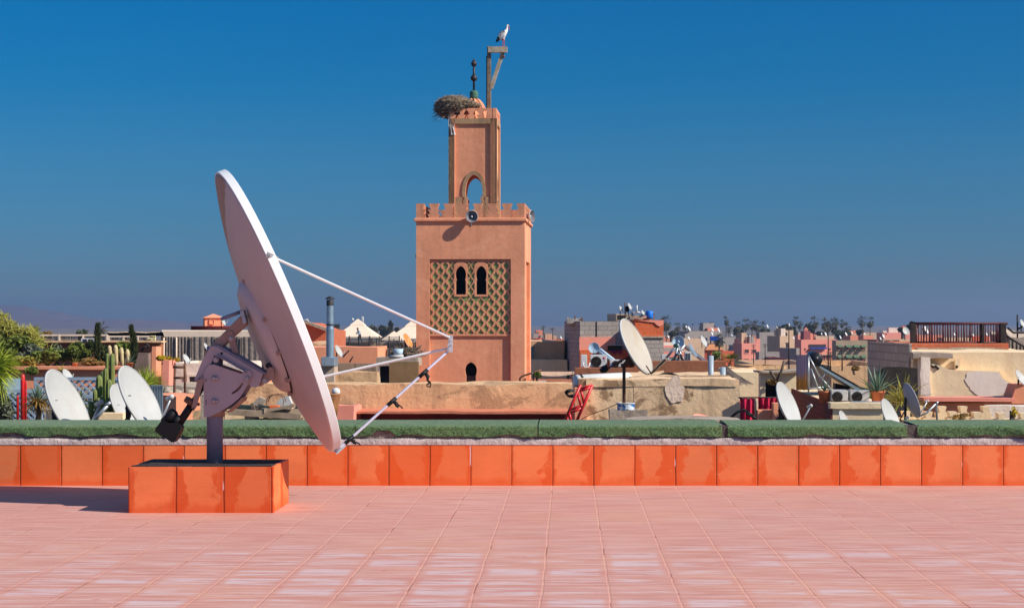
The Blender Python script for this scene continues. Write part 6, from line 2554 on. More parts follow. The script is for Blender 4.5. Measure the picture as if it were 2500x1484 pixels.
pd = root('satellite_dish', 'old cream dish on a rusty pole planted in a blue paint bucket', 'satellite dish', P(1523, 985, 28))
c = P(1554.5, 845, 28)
d = (c - Vector((0, 0, CZ))).normalized()
r = Vector((d.y, -d.x, 0)).normalized()
u = r.cross(d)
t = math.radians(27)
n_ = (r * math.cos(t) + u * math.sin(t)) * math.sqrt(1 - .30 ** 2) - d * .30
up_ = (-r * math.sin(t) + u * math.cos(t))
Rr = 74 * 28 / F
M = Matrix.Translation(c) @ n_.to_track_quat('Z', 'Y').to_matrix().to_4x4()
m_olddish = simple('old cream dish paint', (.45, .40, .33), .05, 2, .5, 0, .04, .35, dirt=(.40, .28, .15), dirt_amt=.5, dirt_scale=1.2)
g = MB()
h = Rr * .22
g.lathe([(Rr * (1 - i / 10), -h * (1 - (1 - i / 10) ** 2)) for i in range(11)], M, 64)
g.lathe([(Rr * (1 - i / 10) * .99, -.02 - h * (1 - (1 - i / 10) ** 2)) for i in range(11)], M, 64)
build('reflector', g, m_olddish, pd)
g = MB()
g.lathe([(Rr * .985, .004), (Rr * 1.015, .002), (Rr * 1.015, -.03), (Rr * .985, -.03)], M, 64)
build('rim', g, m_whited, pd)
g = MB()
g.tube(P(1523.5, 1000, 28), P(1523.5, 888, 28), .027, n=14)
build('pole', g, m_rust, pd)
mb_ = [(1521, 893), (1538, 866), (1541, 868), (1549, 880), (1545, 895), (1535, 889)]
g = MB()
g.prism([P(x, y, 27.9) for x, y in mb_], (0, .02, 0))
g.prism([P(x, y, 28.1) for x, y in mb_], (0, .02, 0))
g.tube(P(1516, 893, 28), P(1532, 890, 28), .035, n=10)
for a, b in (((1521, 893), (1540, 867)), ((1540, 867), (1550, 881)), ((1545, 895), (1550, 881)), ((1535, 889), (1545, 895))):
    g.tube(P(*a, 28), P(*b, 28), .022, n=6)
build('mount', g, m_rust, pd)
g = MB()
g.tube(P(1538, 869, 27.95), P(1480, 902, 27.9), .013, n=8)
g.tube(P(1518, 880, 27.94), P(1508, 886, 27.92), .026, n=8)
build('actuator', g, m_rust, pd)
g = MB()
g.path([P(1484, 898, 27.9), P(1476, 903, 27.9), P(1470, 904, 27.9), P(1466, 899, 27.9)], [.035, .05, .045, .03], 12)
g.tube(P(1470, 898, 27.9), P(1482, 893, 27.9), .028, n=10)
build('motor', g, m_black, pd)
g = MB()
g.tube(P(1590, 911, 28) , P(1626, 876, 27.2), .02, n=6)
g.tube(P(1578, 893, 27.8), P(1590, 912, 27.9), .012, n=6)
build('feed_arm', g, m_wood, pd)
bu = root('paint_bucket', 'blue and white paint bucket filled with cement round the rusty pole', 'bucket', P(1528, 1004, 28))
kk_ = 28 / F


def bucket_mat():
    tt = NT('printed bucket')
    n1 = tt.noise(9, 2, .5, tt.mapping((1, 1, 1.4)))
    n2 = tt.noise(22, 2, .5)
    c_ = tt.mix(tt.ramp(n1, .46, .5), lin(30, 96, 160), lin(200, 210, 220))
    c_ = tt.mix(tt.ramp(n2, .6, .64), c_, lin(20, 40, 70))
    return tt.done(c_, .4, 0, .4)


g = MB()
z0, z1 = wz(1004, 28), wz(982.5, 28)
Mb = Matrix.Translation((wx(1528, 28), 28, 0))
g.lathe([(20.5 * kk_, z0), (22 * kk_, z1 - .02)], Mb, 32)
build('pail', g, bucket_mat(), bu)
g = MB()
g.lathe([(22 * kk_, z1 - .02), (22.8 * kk_, z1 - .015), (22.8 * kk_, z1), (21.5 * kk_, z1), (21 * kk_, z1 - .03), (0, z1 - .03)], Mb, 32)
build('bucket_rim', g, m_whited, bu)
g = MB()
g.rough(wx(1486, 27.8), wx(1580, 27.8), 27.75, 28.35, wz(1050, 27.8), wz(1004, 27.8), .03, .1, .03)
tag(build('cement_block', g, m_concrete, loc=P(1533, 1050, 28)), 'rough lump of cement under the blue paint bucket', 'cement block')
g = MB()
x0, x1 = wx(1530, 24), wx(1812, 24)
g.rough(x0, x1, 24, 24.7, -.9, wz(1026, 24), .02, .12, .0)
for v in g.bm.verts:
    tt_ = (v.co.x - x0) / (x1 - x0)
    v.co.z += .035 * math.sin(PI * max(0, min(1, tt_))) if v.co.z > -.2 else 0
tag(build('roof_hump', g, m_concrete, loc=((x0 + x1) / 2, 24, -.9)), 'low grey brown roof hump showing just over the turf before the beige wall', 'roof edge')
dish(1722, 1022, 26.8, 62, .28, 74, 'pinkish dish lying flat at the foot of the beige wall', DG, m_pinkw, base=1050, arm=False)
rods('bent_cable', 'bent black cable standing out beside the red curtain', 'cable', [[(1780, 1022), (1800, 1006), (1818, 999), (1824, 1010), (1840, 1018), (1848, 1024)], [(1822, 1003), (1838, 1015)]], .02, m_black, 26.5)
rods('thin_wire', 'thin wire hanging from the paint bucket along the beige wall', 'wire', [[(1508, 985), (1480, 998), (1440, 1012), (1418, 1024)]], .006, m_black, 28)

# thatch, cream houses, red curtain
th_ = root('straw_umbrella', 'ragged grey straw umbrella behind the vent pipes', 'umbrella', P(1778, 950, 36.5))
kt = 36.5 / F
g = MB()
cap = P(1775, 893, 36.5)
for i in range(1500):
    a = R.uniform(0, 2 * PI)
    rr0 = R.uniform(.02, .85)
    d = Vector((math.cos(a), math.sin(a), 0))
    R0 = 64 * kt
    zf = lambda q: cap.z - (q ** .75) * 45 * kt
    p0, p1 = rr0 * .9, min(1.04, rr0 + R.uniform(.15, .25))
    a_ = cap + d * R0 * p0
    a_.z = zf(p0) + .02 * R.random()
    b_ = cap + d * R0 * p1
    b_.z = zf(p1) + .01
    s_ = d.cross(Vector((0, 0, 1))) * .014
    g.face([a_ - s_, a_ + s_, b_ + s_ * .5, b_ - s_ * .5])
build('thatch', g, leafmat('grey thatch', (.16, .12, .10), (.05, .04, .035), 6, .9, 0), th_, rec=False)
g = MB()
g.tube(P(1775, 960, 36.5), cap, .04, n=8)
build('pole', g, m_bark, th_)

block('cream plaster house wall beyond the straw umbrella', 1776, 1860, 906, 42, 3, m_cream, 'house wall', 'house_wall', amp=.03, seg=.3, top=.06)
o, *_ = house('tan brick terrace house behind the cream walls, thin poles above it', 1838, 1842, 1920, 893, 52, m_stone, 12, rail=.2)
block('ragged stone parapet along the cream house roof', 1782, 1866, 899, 43.5, 1, m_stone, 'parapet', 'roof_parapet', amp=.06, seg=.25, top=.15, ybot=912)
hs = root('ruined_house', 'cream roof house with a big black opening behind the white dish', 'house', P(1900, 1040, 39))
g = MB()
Yh = 39.0
g.plate([[(wx(1856, Yh), -9), (wx(1856, Yh), wz(908, Yh)), (wx(1950, Yh), wz(905, Yh)), (wx(1950, Yh), -9)], [(wx(1868, Yh), wz(985, Yh)), (wx(1869, Yh), wz(928, Yh)), (wx(1911, Yh), wz(929, Yh)), (wx(1911, Yh), wz(985, Yh))]], Yh, Yh + .35)
build('wall', g, m_cream, hs)
g = MB()
Xi = wx(1864, Yh + 2.1)
g.bx(Xi, wx(1949, Yh), Yh + .36, Yh + 2, wz(985, Yh) - .05, wz(985, Yh))
g.bx(Xi, wx(1949, Yh), Yh + 2.001, Yh + 2.1, wz(985, Yh), wz(908, Yh))
g.bx(Xi, wx(1949, Yh), Yh + .36, Yh + 2, wz(910, Yh), wz(909, Yh))
g.bx(wx(1948, Yh), wx(1949, Yh) + .05, Yh + .36, Yh + 2, wz(985, Yh), wz(910, Yh))
build('inside', g, m_dark, hs)
g = MB()
g.rough(wx(1853, Yh), wx(1952, Yh), Yh - .15, Yh + 1.2, wz(910, Yh), wz(905, Yh), .03, .2, .04)
build('eave_slab', g, m_concrete, hs)
shrub('dry straw hanging over the black opening of the cream roof house', 1885, 933, 18, 6, 38.8, m_dry, 260, .05, 'dry straw', 'dry_straw', stem=False)
rods('thin_post', 'thin leaning branch above the black opening', 'branch', [[(1895, 930), (1908, 905), (1915, 880)], [(1895, 930), (1880, 905)]], .03, m_bark, 38.5)


def curtain(label, p0, p1, top, bot, Y):
    g = MB()
    x0, x1 = wx(p0, Y), wx(p1, Y)
    n = max(20, int((x1 - x0) / .012))
    prev = None
    for i in range(n + 1):
        x = x0 + (x1 - x0) * i / n
        f = .035 * math.sin(i * .75) + .02 * math.sin(i * .31 + 1)
        row = []
        for j in range(7):
            tq = j / 6
            row.append(g.bm.verts.new((x + .01 * math.sin(tq * 3 + i), Y + f * (.35 + tq), wz(top, Y) + (wz(bot, Y) - wz(top, Y)) * tq - .012 * abs(math.sin(i * .4)) * (1 - tq))))
        if prev:
            for j in range(6):
                g.bm.faces.new([prev[j], row[j], row[j + 1], prev[j + 1]]).smooth = True
        prev = row
    tag(build('red_curtain', g, m_curt, loc=P((p0 + p1) / 2, bot, Y)), label, 'curtain', 'red curtains')


m_curt = simple('crimson curtain', (.50, .012, .055), .2, 5, .8, 0, .2)
curtain('long crimson curtain hanging beside the grey wooden post', 1806, 1846, 971, 1045, 30)
curtain('shorter crimson curtain hanging over the low tan wall behind the dish', 1850, 1912, 970, 1012, 30.1)
rods('curtain_rail', 'thin rail carrying the crimson curtains', 'rail', [[(1803, 970.5), (1914, 969.5)]], .012, m_iron, 30)
rods('grey_post', 'weathered grey post with a round top between the crimson curtains', 'post', [[(1846, 1045), (1846, 980), (1846, 975)]], .032, m_concrete, 29.6)
block('low tan wall under the shorter crimson curtain', 1851, 1895, 1001, 29.4, .3, m_salmon, 'wall', 'low_wall', amp=.01, top=.01)
block('smooth salmon board wall behind the white dish mount', 1889, 1935, 985, 29.2, .3, m_salmon, 'wall', 'low_wall', amp=.01, top=.01)
dish(1927, 990, 27, 124, .29, 23, 'large clean white dish between the red curtains and the dark brick wall', DG, base=1075)
rods('dish_stand', 'black steel lattice stand beside the large clean white dish', 'stand', [[(1892, 1030), (1918, 998)], [(1900, 1030), (1924, 1006)], [(1908, 1012), (1922, 1026)], [(1918, 1005), (1908, 1030)]], .016, m_black, 27.4)

# dark brick side wall, cream roof with pots, solar heater
o, *_ = house('cream roof corner with a dark brick side wall, pots and machines on top', 1938, 2033, 2168, 986, 28, m_cream, -1.8, rail=0, cat='house', name='roof_corner')
g = MB()
g.bx(-.03, -.003, 0, 6.6, 0, wz(986, 28) + 9 - .004)
build('side_wall', g, brick('dark brown brick', lin(122, 62, 54), lin(104, 52, 48), lin(88, 46, 42), .26, .09, .012, .6, .2), o, local=True)
g = MB()
ww = wx(2168, 28) - wx(2033, 28)
g.rough(-.04, ww, -.05, .25, wz(997, 28) + 9, wz(986, 28) + 9.02, .012, .15, .015)
build('coping', g, m_cream, o, local=True)
g = MB()
g.bx(.3, ww, -.02, .02, wz(984.5, 28) + 9.02, wz(983, 28) + 9.025)
build('blue_trim', g, m_lat, o, local=True)
agave('striped agave on the cream roof beside the fan units', 2013, 983, 28.9, 34, 22, m_agave, pot=(32, 24, 29))
agave('large blue green agave on the cream roof beside the yellow yucca', 2143, 984, 28.8, 74, 26, m_agave, pot=(35, 27, 30), wid=.09, el=(.25, 1.45), bend=.25)
agave('dark agave behind the large blue green one', 2128, 975, 30.5, 60, 18, m_bush, wid=.08, el=(.1, 1.2))
ac_unit('old grey white air conditioner between agave pot and second fan unit', 2029, 2071, 952, 985, 28.7, mat=m_whited)
ac_unit('old grey white air conditioner nearest the large agave pot', 2075, 2123, 952, 985, 28.7, mat=m_whited)
sh = root('solar_heater', 'black solar water heater with a sloping collector on the cream roof', 'solar heater', P(2000, 985, 32))
g = MB()
M = Matrix.Translation(P(1991, 877, 31.4)) @ Vector((.10, 1, .0)).to_track_quat('Z', 'Y').to_matrix().to_4x4()
rt = 17.5 * 31.4 / F
g.lathe([(0, -.01), (rt * .4, 0), (rt * .45, .015), (rt * .9, .0), (rt, .03), (rt, 1.3), (rt * .9, 1.36), (0, 1.36)], M, 32)
build('tank', g, simple('black tank', (.016, .017, .022), .1, 4, .35, 0, .05), sh)
g = MB()
col_ = [(2002, 893), (2008, 891), (2112, 950), (2104, 956)]
g.prism([P(x, y, 31.2) for x, y in col_], (0, 1.5, 0))
co_ = build('collector', g, m_black, sh)
g = MB()
g.prism([P(x, y, 31.17) for x, y in ((2000, 897), (2003, 893), (2105, 952), (2098, 956))], (0, .028, 0))
build('collector_edge', g, m_flue, co_)
g = MB()
for a, b in (((1974, 868), (2000, 918)), ((1974, 868), (1974, 960)), ((1980, 900), (2000, 955)), ((2000, 918), (2030, 950)), ((2018, 905), (2006, 925)), ((2110, 955), (2082, 985)), ((1960, 950), (2012, 945))):
    g.tube(P(*a, 31.2), P(*b, 31.2), .016, n=6)
build('stand', g, m_steel, sh)
g = MB()
g.prism([P(x, y, 31.9) for x, y in ((2040, 935), (2075, 944), (2078, 980), (2036, 980))], (0, .3, 0))
build('shaded_box', g, m_black, sh)
g = MB()
prev = None
x0, x1 = wx(1942, 30.6), wx(1973, 30.6)
for i in range(31):
    x = x0 + (x1 - x0) * i / 30
    y = 30.5 + (x - x0) * .8 + .006 * math.sin(i * PI / 2.5)
    row = [g.bm.verts.new((x, y, wz(951 + R.uniform(-1, 2), 30.6))), g.bm.verts.new((x, y, wz(866, 30.6)))]
    if prev:
        g.bm.faces.new([prev[0], row[0], row[1], prev[1]]).smooth = True
    prev = row
bmesh.ops.solidify(g.bm, geom=g.bm.faces[:], thickness=.006)
t = NT('rust fading sheet')
s_ = t.n('ShaderNodeSeparateXYZ')
t.link(t.co, s_.inputs[0])
f_ = t.math('ADD', s_.outputs[2], t.math('MULTIPLY', t.noise(5, 4, .6, t.mapping((3, 1, .7))), .35))
cm = t.mix(t.ramp(f_, .30, .52), lin(196, 150, 84), lin(158, 156, 204))
cm = t.mix(t.math('MULTIPLY', t.ramp(t.noise(3, 3, .6, t.mapping((4, 1, .4))), .45, .7), .4), cm, lin(214, 186, 176))
tag(build('metal_sheet', g, t.done(cm, .5, 0), loc=P(1957, 951, 30.6)), 'upright metal sheet, blue above and rusty below, beside the black heater', 'metal sheet')

agave('yellow striped yucca leaning over the cream roof edge', 2206, 985, 30, 78, 46, m_yucca, 'yucca', 'yucca', 1.0, .085, (.1, 1.45))
agave('olive yellow yucca leaves behind the grey dish', 2190, 978, 31, 60, 34, m_yucca, 'yucca', 'yucca', 1.1, .08, (.0, 1.2))
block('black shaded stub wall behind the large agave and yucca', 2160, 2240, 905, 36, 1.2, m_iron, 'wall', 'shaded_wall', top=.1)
dish(2227, 977, 26.5, 88, .30, 21, 'grey dish seen from its back in front of the yellow yucca', DG, m_grey, front=False, base=1040)
rods('dish_support', 'thin bent rod and dark post holding the grey dish', 'support', [[(2240, 1017), (2262, 1008), (2284, 986)], [(2288, 1040), (2286, 985), (2290, 980)]], .016, m_steel, 26.4)
dish(2177, 1018, 26, 96, .30, 24, 'white dish rising out of the turf line below the yellow yucca', DG, base=1080)
dish(2064, 1030, 26, 60, .28, 24, 'slim white dish tip before the cream roof corner', DG, base=1080)
dish(2192, 896, 58, 20, .40, 32, 'small white dish between the agave and the yucca tips', DG, base=920)
dish(2494, 922, 38, 44, .32, 32, 'white dish cut by the picture edge before the cream building', DG, base=950)
dish(2497, 790, 60, 22, .34, 25, 'small white dish high at the picture edge beside the iron stair', DG, base=812)
rods('aerial_mast', 'thin dark aerial mast near the iron stair rail', 'mast', [[(2484, 825), (2484, 768)], [(2486, 803), (2498, 796)]], .03, m_iron, 60)

# cream building with the brick base and railing
cbd = root('cream_building', 'large cream building with flaking plaster below the iron railing', 'building', P(2360, 1040, 42))
Yc = 42.0
g = MB()
g.rough(wx(2228, Yc), wx(2620, Yc), Yc, Yc + 6, -3, wz(861, Yc), .03, .35, .03, 3.0)
g.bx(wx(2228, Yc), wx(2620, Yc), Yc, Yc + 6, -9, -3)
build('wall', g, m_cream, cbd)
g = MB()
g.rough(wx(2222, Yc), wx(2320, Yc), Yc - .35, Yc + .1, wz(874, Yc), wz(860, Yc), .03, .2, .05, 9)
build('cornice', g, m_concrete, cbd)
g = MB()
g.rough(wx(2238, Yc), wx(2262, Yc), Yc - .45, Yc + .1, -3, wz(873, Yc), .07, .2, .03, 12)
build('corner_pier', g, m_pale, cbd)
g = MB()
g.bx(wx(2329, Yc), wx(2342, Yc), Yc - .1, Yc - .035, wz(905, Yc), wz(876, Yc))
build('chimney_breast', g, m_cream, cbd)
g = MB()
g.bx(wx(2331, Yc), wx(2336, Yc), Yc - .13, Yc - .101, wz(898, Yc), wz(892, Yc))
build('vent_hole', g, m_dark, cbd)
fw = [(2262, 902), (2275, 888), (2300, 893), (2318, 903), (2440, 906), (2452, 925), (2485, 944), (2440, 972), (2262, 975)]
g = MB()
g.prism([P(x, y, Yc - .30) for x, y in fw], (0, .29, 0))
build('front_buttress', g, m_cream, cbd)
g = MB()
pt = [(2362, 909), (2378, 906), (2436, 908), (2450, 926), (2474, 942), (2440, 968), (2395, 972), (2370, 950), (2356, 930)]
pts = []
for i in range(len(pt)):
    a, b = pt[i], pt[(i + 1) % len(pt)]
    for j in range(5):
        tq = j / 5
        pts.append((a[0] + (b[0] - a[0]) * tq + R.uniform(-2, 2), a[1] + (b[1] - a[1]) * tq + R.uniform(-1.5, 1.5)))
g.prism([P(x, y, Yc - .312) for x, y in pts], (0, .01, 0))
build('whitewash_patch', g, plaster('whitewash patch', lin(246, 224, 206), scale=1.5, fine=12, var=.06, stain=.12, bump=.25), cbd)
rods('wall_crack', 'dark crack running across the cream building plaster', 'crack', [[(2256, 888), (2270, 890), (2278, 896), (2284, 893), (2292, 901)]], .03, m_dark, Yc - .32)
pb2 = root('pink_wall', 'pink lower wall with a toothed tile course under the cream building', 'wall', P(2380, 1040, 38))
g = MB()
g.rough(wx(2254, 38), wx(2620, 38), 38, 38.8, -2.5, wz(982, 38), .012, .4, .0)
g.bx(wx(2254, 38), wx(2620, 38), 38, 38.8, -9, -2.5)
build('wall', g, m_salmon, pb2)
g = MB()
g.rough(wx(2250, 38), wx(2470, 38), 37.75, 38.8, wz(979, 38), wz(970, 38), .01, .3, .015)
build('tile_course', g, m_pinkw, pb2)
g = MB()
for i in range(52):
    px = 2254 + i * 4.1
    g.bx(wx(px, 37.9), wx(px + 2.2, 37.9), 37.85, 38.0, wz(983, 37.9), wz(979.2, 37.9))
build('dentils', g, m_brown, pb2)
g = MB()
g.prism([P(x, y, 37.9) for x, y in ((2470, 975), (2483, 938), (2510, 938), (2620, 938), (2620, 985), (2470, 985))], (0, .8, 0))
build('upper_wall', g, m_salmon, pb2)
block('slanting whitewashed hut wall behind the cream merlons', 2416, 2620, 988, 34, .35, m_pale, 'hut wall', 'house_wall', top=.03)
mr = root('merlon_parapet', 'low cream parapet of stepped merlons just above the turf', 'parapet', P(2330, 1060, 29))
for i, (cx_, top_, w_, Ym) in enumerate(((2214, 1004, 20, 29.0), (2246, 991, 22, 31), (2268, 1005, 20, 29.0), (2301, 992, 21, 31), (2327, 1005, 20, 29.0), (2353, 992, 20, 31), (2386, 1006, 20, 29.0), (2408, 992, 20, 31), (2446, 1008, 20, 29.0), (2500, 1008, 20, 29.0))):
    k = Ym / F
    x, z1 = wx(cx_, Ym), wz(top_, Ym)
    h = 26 * k
    hw = w_ / 2 * k
    g = MB()
    lp = [(x - hw * .95, z1), (x + hw * .95, z1), (x + hw * .65, z1 - h * .55), (x + hw * 1.45, z1 - h * .6), (x + hw * 1.2, z1 - h), (x + hw * 1.9, z1 - h * 1.02), (x + hw * 1.9, z1 - h * 1.6), (x - hw * 1.9, z1 - h * 1.6), (x - hw * 1.9, z1 - h * 1.02), (x - hw * 1.2, z1 - h), (x - hw * 1.45, z1 - h * .6), (x - hw * .65, z1 - h * .55)]
    g.plate([lp], Ym, Ym + .22)
    build('merlon', g, m_cream, mr)
for Ym, py in ((29.0, 1036), (31.0, 1022)):
    g = MB()
    g.bx(wx(2195, Ym), wx(2540, Ym), Ym + .01, Ym + .21, -2.5, wz(py, Ym))
    build('parapet_base', g, m_cream, mr)
shrub('thin flowering twig plant behind the cream merlons', 2472, 1005, 12, 18, 28.5, m_flower, 70, .03, 'plant', 'twig_plant', base=1050)
shrub('small yellow weed behind the turf below the grey dish', 2235, 1028, 20, 8, 27.6, m_flower, 200, .03, 'weed', 'weed', stem=False)
shrub('dry yellow twigs among the cream merlons', 2350, 1018, 30, 10, 28.4, m_dry, 160, .03, 'weed', 'weed', stem=False)

block('red brick and rubble base under the long iron railing', 2224, 2462, 838, 47, 4, m_rbrick, 'brick base', 'brick_plinth', top=.03, amp=.02, seg=.3, ybot=870)
block('grey rubble course under the red bricks of the railing base', 2240, 2462, 851, 46.7, .3, m_concrete, 'rubble course', 'rubble_course', top=.05, amp=.04, seg=.2, ybot=866)
ir = root('iron_railing', 'long maroon iron railing on the brick base of the cream building', 'railing', P(2340, 838, 47.5))
g = MB()
n = 34
for i in range(n):
    px = 2236 + (2452 - 2236) * i / (n - 1)
    g.tube(P(px, 836.5, 47.5), P(px, 790.5, 47.5), .017 if i % 6 else .028, n=5)
for i in range(14):
    px = 2238 + (2452 - 2238) * i / 13
    g.tube(P(px, 836, 50), P(px, 791, 50), .014, n=4)
build('bars', g, simple('maroon iron', (.075, .018, .022), .2, 5, .6), ir)
g = MB()
for a, b, Yr in ((789.5, 789.5, 47.5), (836.5, 836.5, 47.5), (790, 790, 50)):
    g = MB()
    g.tube(P(2224, a, Yr), P(2460, b, Yr), .035, n=6)
    build('rail', g, bpy.data.materials['maroon iron'], ir)
for a, b in ((2224, 2235), (2396.5, 2402.5), (2443, 2456)):
    g = MB()
    g.bx(wx(a, 47.45), wx(b, 47.45), 47.42, 47.58, wz(838, 47.5), wz(789, 47.5))
    build('post', g, m_iron, ir)
rods('iron_stair', 'black iron stair rail going down beside the cream building', 'stair rail', [[(2456, 820), (2500, 846), (2540, 870)], [(2462, 858), (2462, 824)], [(2472, 858), (2472, 829)], [(2482, 858), (2482, 835)], [(2491, 858), (2491, 840)], [(2499, 858), (2499, 845)], [(2455, 857), (2510, 858)], [(2460, 800), (2474, 812), (2500, 812)]], .03, m_iron, 48)
block('rough grey roof wall beyond the iron stair', 2466, 2640, 815, 62, 3, m_concrete, 'wall', 'roof_wall', top=.3)
# ---------------------------------------------------------------- the town beyond, palms, hills
m_fpink = plaster('far pink render', lin(228, 146, 128), scale=.25, fine=2.5, var=.05, stain=.15, bump=.2, dark=lin(170, 96, 90))
m_fpink2 = plaster('far salmon render', lin(222, 138, 112), scale=.25, fine=2.5, var=.06, stain=.2, bump=.2, dark=lin(160, 90, 76))
m_fgrey = brick('far grey block', lin(170, 158, 150), lin(156, 144, 138), lin(140, 130, 124), .5, .25, .02, .4, .3)
m_ftan = plaster('far tan render', lin(206, 172, 142), scale=.3, fine=3, var=.10, stain=.35, bump=.3)
m_fred = plaster('far brick red render', lin(206, 96, 66), scale=.3, fine=3, var=.08, stain=.2, bump=.3)
m_fmar = plaster('far maroon render', lin(150, 84, 84), scale=.3, fine=3, var=.08, stain=.2, bump=.3)
m_fhotel = plaster('far hotel render', lin(170, 146, 122), scale=.4, fine=3, var=.10, stain=.35, bump=.3)
m_awn = simple('green awning', (.10, .17, .09), .15, 3, .8)
m_fpane = simple('far window glass', (.05, .035, .035), .2, 2, .4)
m_fbrownp = simple('far maroon shutter', (.15, .06, .05), .2, 2, .6)
HG = None
W4 = [(2045, 2054, 844, 855), (2065, 2076, 844, 855), (2084, 2095, 844, 855), (2102, 2112, 844, 855), (2045, 2054, 869, 883), (2065, 2076, 869, 883), (2084, 2095, 869, 883), (2102, 2112, 869, 883)]
m_band = simple('blue sign band', (.03, .06, .34), .1, 3, .5)
FAR = [
    ('long pale block house with white dishes along its roof, below two palms', 1657, 1672, 1762, 808, 330, m_fgrey, 16, ()),
    ('low tan block house under the long pale one', 1660, 1668, 1722, 826, 290, m_ftan, 14, ()),
    ('small white walled house with a pink band beside the brick block', 1606, 1616, 1672, 836, 150, m_pale, 14, ()),
    ('flat grey block shed before the white walled house', 1600, 1612, 1664, 850, 120, m_fgrey, 12, ()),
    ('orange red low house in front of the dark shaded block', 1752, 1758, 1792, 857, 245, m_fred, 14, ()),
    ('dark shaded grey block house between palm and pink house', 1779, 1806, 1812, 824, 345, m_fgrey, 14, ()),
    ('pink three storey house with four small windows', 1789, 1811, 1853, 838, 262, m_fpink, 18, ((1818, 1828, 853, 861), (1836, 1846, 853, 861), (1818, 1828, 876, 884), (1836, 1846, 876, 883))),
    ('pink upper flat house directly behind the three storey pink one', 1797, 1803, 1856, 827, 300, m_fpink, 16, ()),
    ('salmon low roofed house with a dish row behind the pink ones', 1830, 1836, 1862, 819, 380, m_fpink2, 12, ()),
    ('pale grey block house above the pink three storey one', 1850, 1854, 1894, 811, 360, m_fgrey, 12, ()),
    ('maroon sided house with a plain grey front behind the mast', 1873, 1904, 1940, 820, 310, m_ftan, 18, ()),
    ('yellowish small upper house with a flat roof edge behind the mast', 1890, 1912, 1937, 806, 340, m_ftan, 16, ((1915, 1922, 812, 820),)),
    ('grey block house with two brown windows', 1848, 1853, 1903, 859, 238, m_fgrey, 8, ((1863, 1873, 875, 885, m_fbrownp), (1881, 1892, 875, 885, m_fbrownp))),
    ('dark sided grey house next to the wide pink building', 1901, 1944, 1952, 850, 255, m_fgrey, 16, ()),
    ('wide pink building with a dark sign band and blue awnings', 1941, 1956, 2042, 829, 272, m_fpink, 14, ((1978, 1984, 841, 846), (1986, 1992, 841, 846), (1994, 2000, 841, 846), (2002, 2008, 841, 846), (1964, 1967, 850, 854), (2025, 2028, 850, 854), (2010, 2014, 869, 880), (2017, 2021, 869, 880), (2024, 2028, 869, 880), (2031, 2035, 869, 880))),
    ('pink house with a small roof turret and pale merlons', 1940, 1948, 1994, 817, 330, m_fpink, 14, ((1954, 1956, 821, 823),)),
    ('tan flat house on the wide pink building, two dishes on its roof', 1986, 1991, 2036, 820, 320, m_ftan, 12, ((1994, 2008, 829, 836),)),
    ('grey brown hotel with two rows of green awninged windows', 2036, 2041, 2118, 831, 252, m_fhotel, 8, W4),
    ('maroon shaded house beside the hotel', 2108, 2140, 2146, 829, 262, m_fmar, 14, ()),
    ('salmon terrace house behind the hotel roof', 2058, 2076, 2100, 820, 360, m_fpink2, 12, ()),
    ('second salmon house behind the hotel with a maroon side', 2095, 2108, 2132, 819, 350, m_fpink2, 14, ()),
    ('long light pink house near the iron railing', 2140, 2158, 2232, 812, 380, m_fpink, 12, ((2162, 2165, 814, 816),)),
    ('tan house with open brown doorways below the long pink one', 2150, 2156, 2232, 828, 215, m_ftan, 8, ((2161, 2173, 830, 838, m_fbrownp), (2178, 2195, 830, 838, m_fbrownp))),
    ('dark shaded grey block wall running along the side of the cream building', 2118, 2219, 2226, 839, 42.3, m_block, 2, ()),
    ('tan garden wall house in front of the hotel', None, 2030, 2190, 893, 95, m_stone, 0, ()),
    ('tan flat roof house in front of the grey two window house', None, 1846, 2000, 890, 110, m_ftan, 0, ()),
    ('red brown low house beside the tall mast', None, 1918, 1945, 880, 130, m_fmar, 0, ()),
    ('salmon house seen through the iron railing', 2232, 2240, 2300, 818, 300, m_fpink2, 10, ()),
    ('tan house seen through the middle of the iron railing', 2290, 2300, 2372, 824, 280, m_ftan, 10, ()),
    ('red house seen through the iron railing near the thick post', 2360, 2372, 2412, 820, 290, m_fred, 10, ()),
    ('pinkish house seen through the far end of the iron railing', 2405, 2412, 2470, 822, 300, m_fpink, 10, ()),
    ('tan house beyond the iron stair', 2455, 2466, 2560, 812, 260, m_ftan, 10, ()),
    ('low red roofed house just beyond the tan brick wall by the minaret', 1296, 1330, 1382, 829, 210, m_fred, 6, ()),
    ('grey house row beside the minaret, two dishes on it', 1285, 1296, 1345, 826, 330, m_ftan, 6, ()),
    ('salmon house beyond the rusty dish roof', 1532, 1600, 1660, 826, 400, m_fpink2, 8, ()),
    ('tan house far behind the brick block', 1590, 1640, 1700, 822, 460, m_ftan, 8, ()),
    ('flat tan house between two low palms', 1690, 1716, 1790, 826, 430, m_ftan, 8, ()),
    ('pale wall house under the big round tree', 1870, 1880, 1960, 818, 440, m_pale, 8, ()),
    ('pale far house row behind the hotel palms', 2040, 2060, 2160, 815, 480, m_ftan, 8, ()),
    ('long sandstone far wall house near the twin palms', 2100, 2112, 2240, 812, 520, m_ftan, 8, ()),
]
FR = random.Random(5)
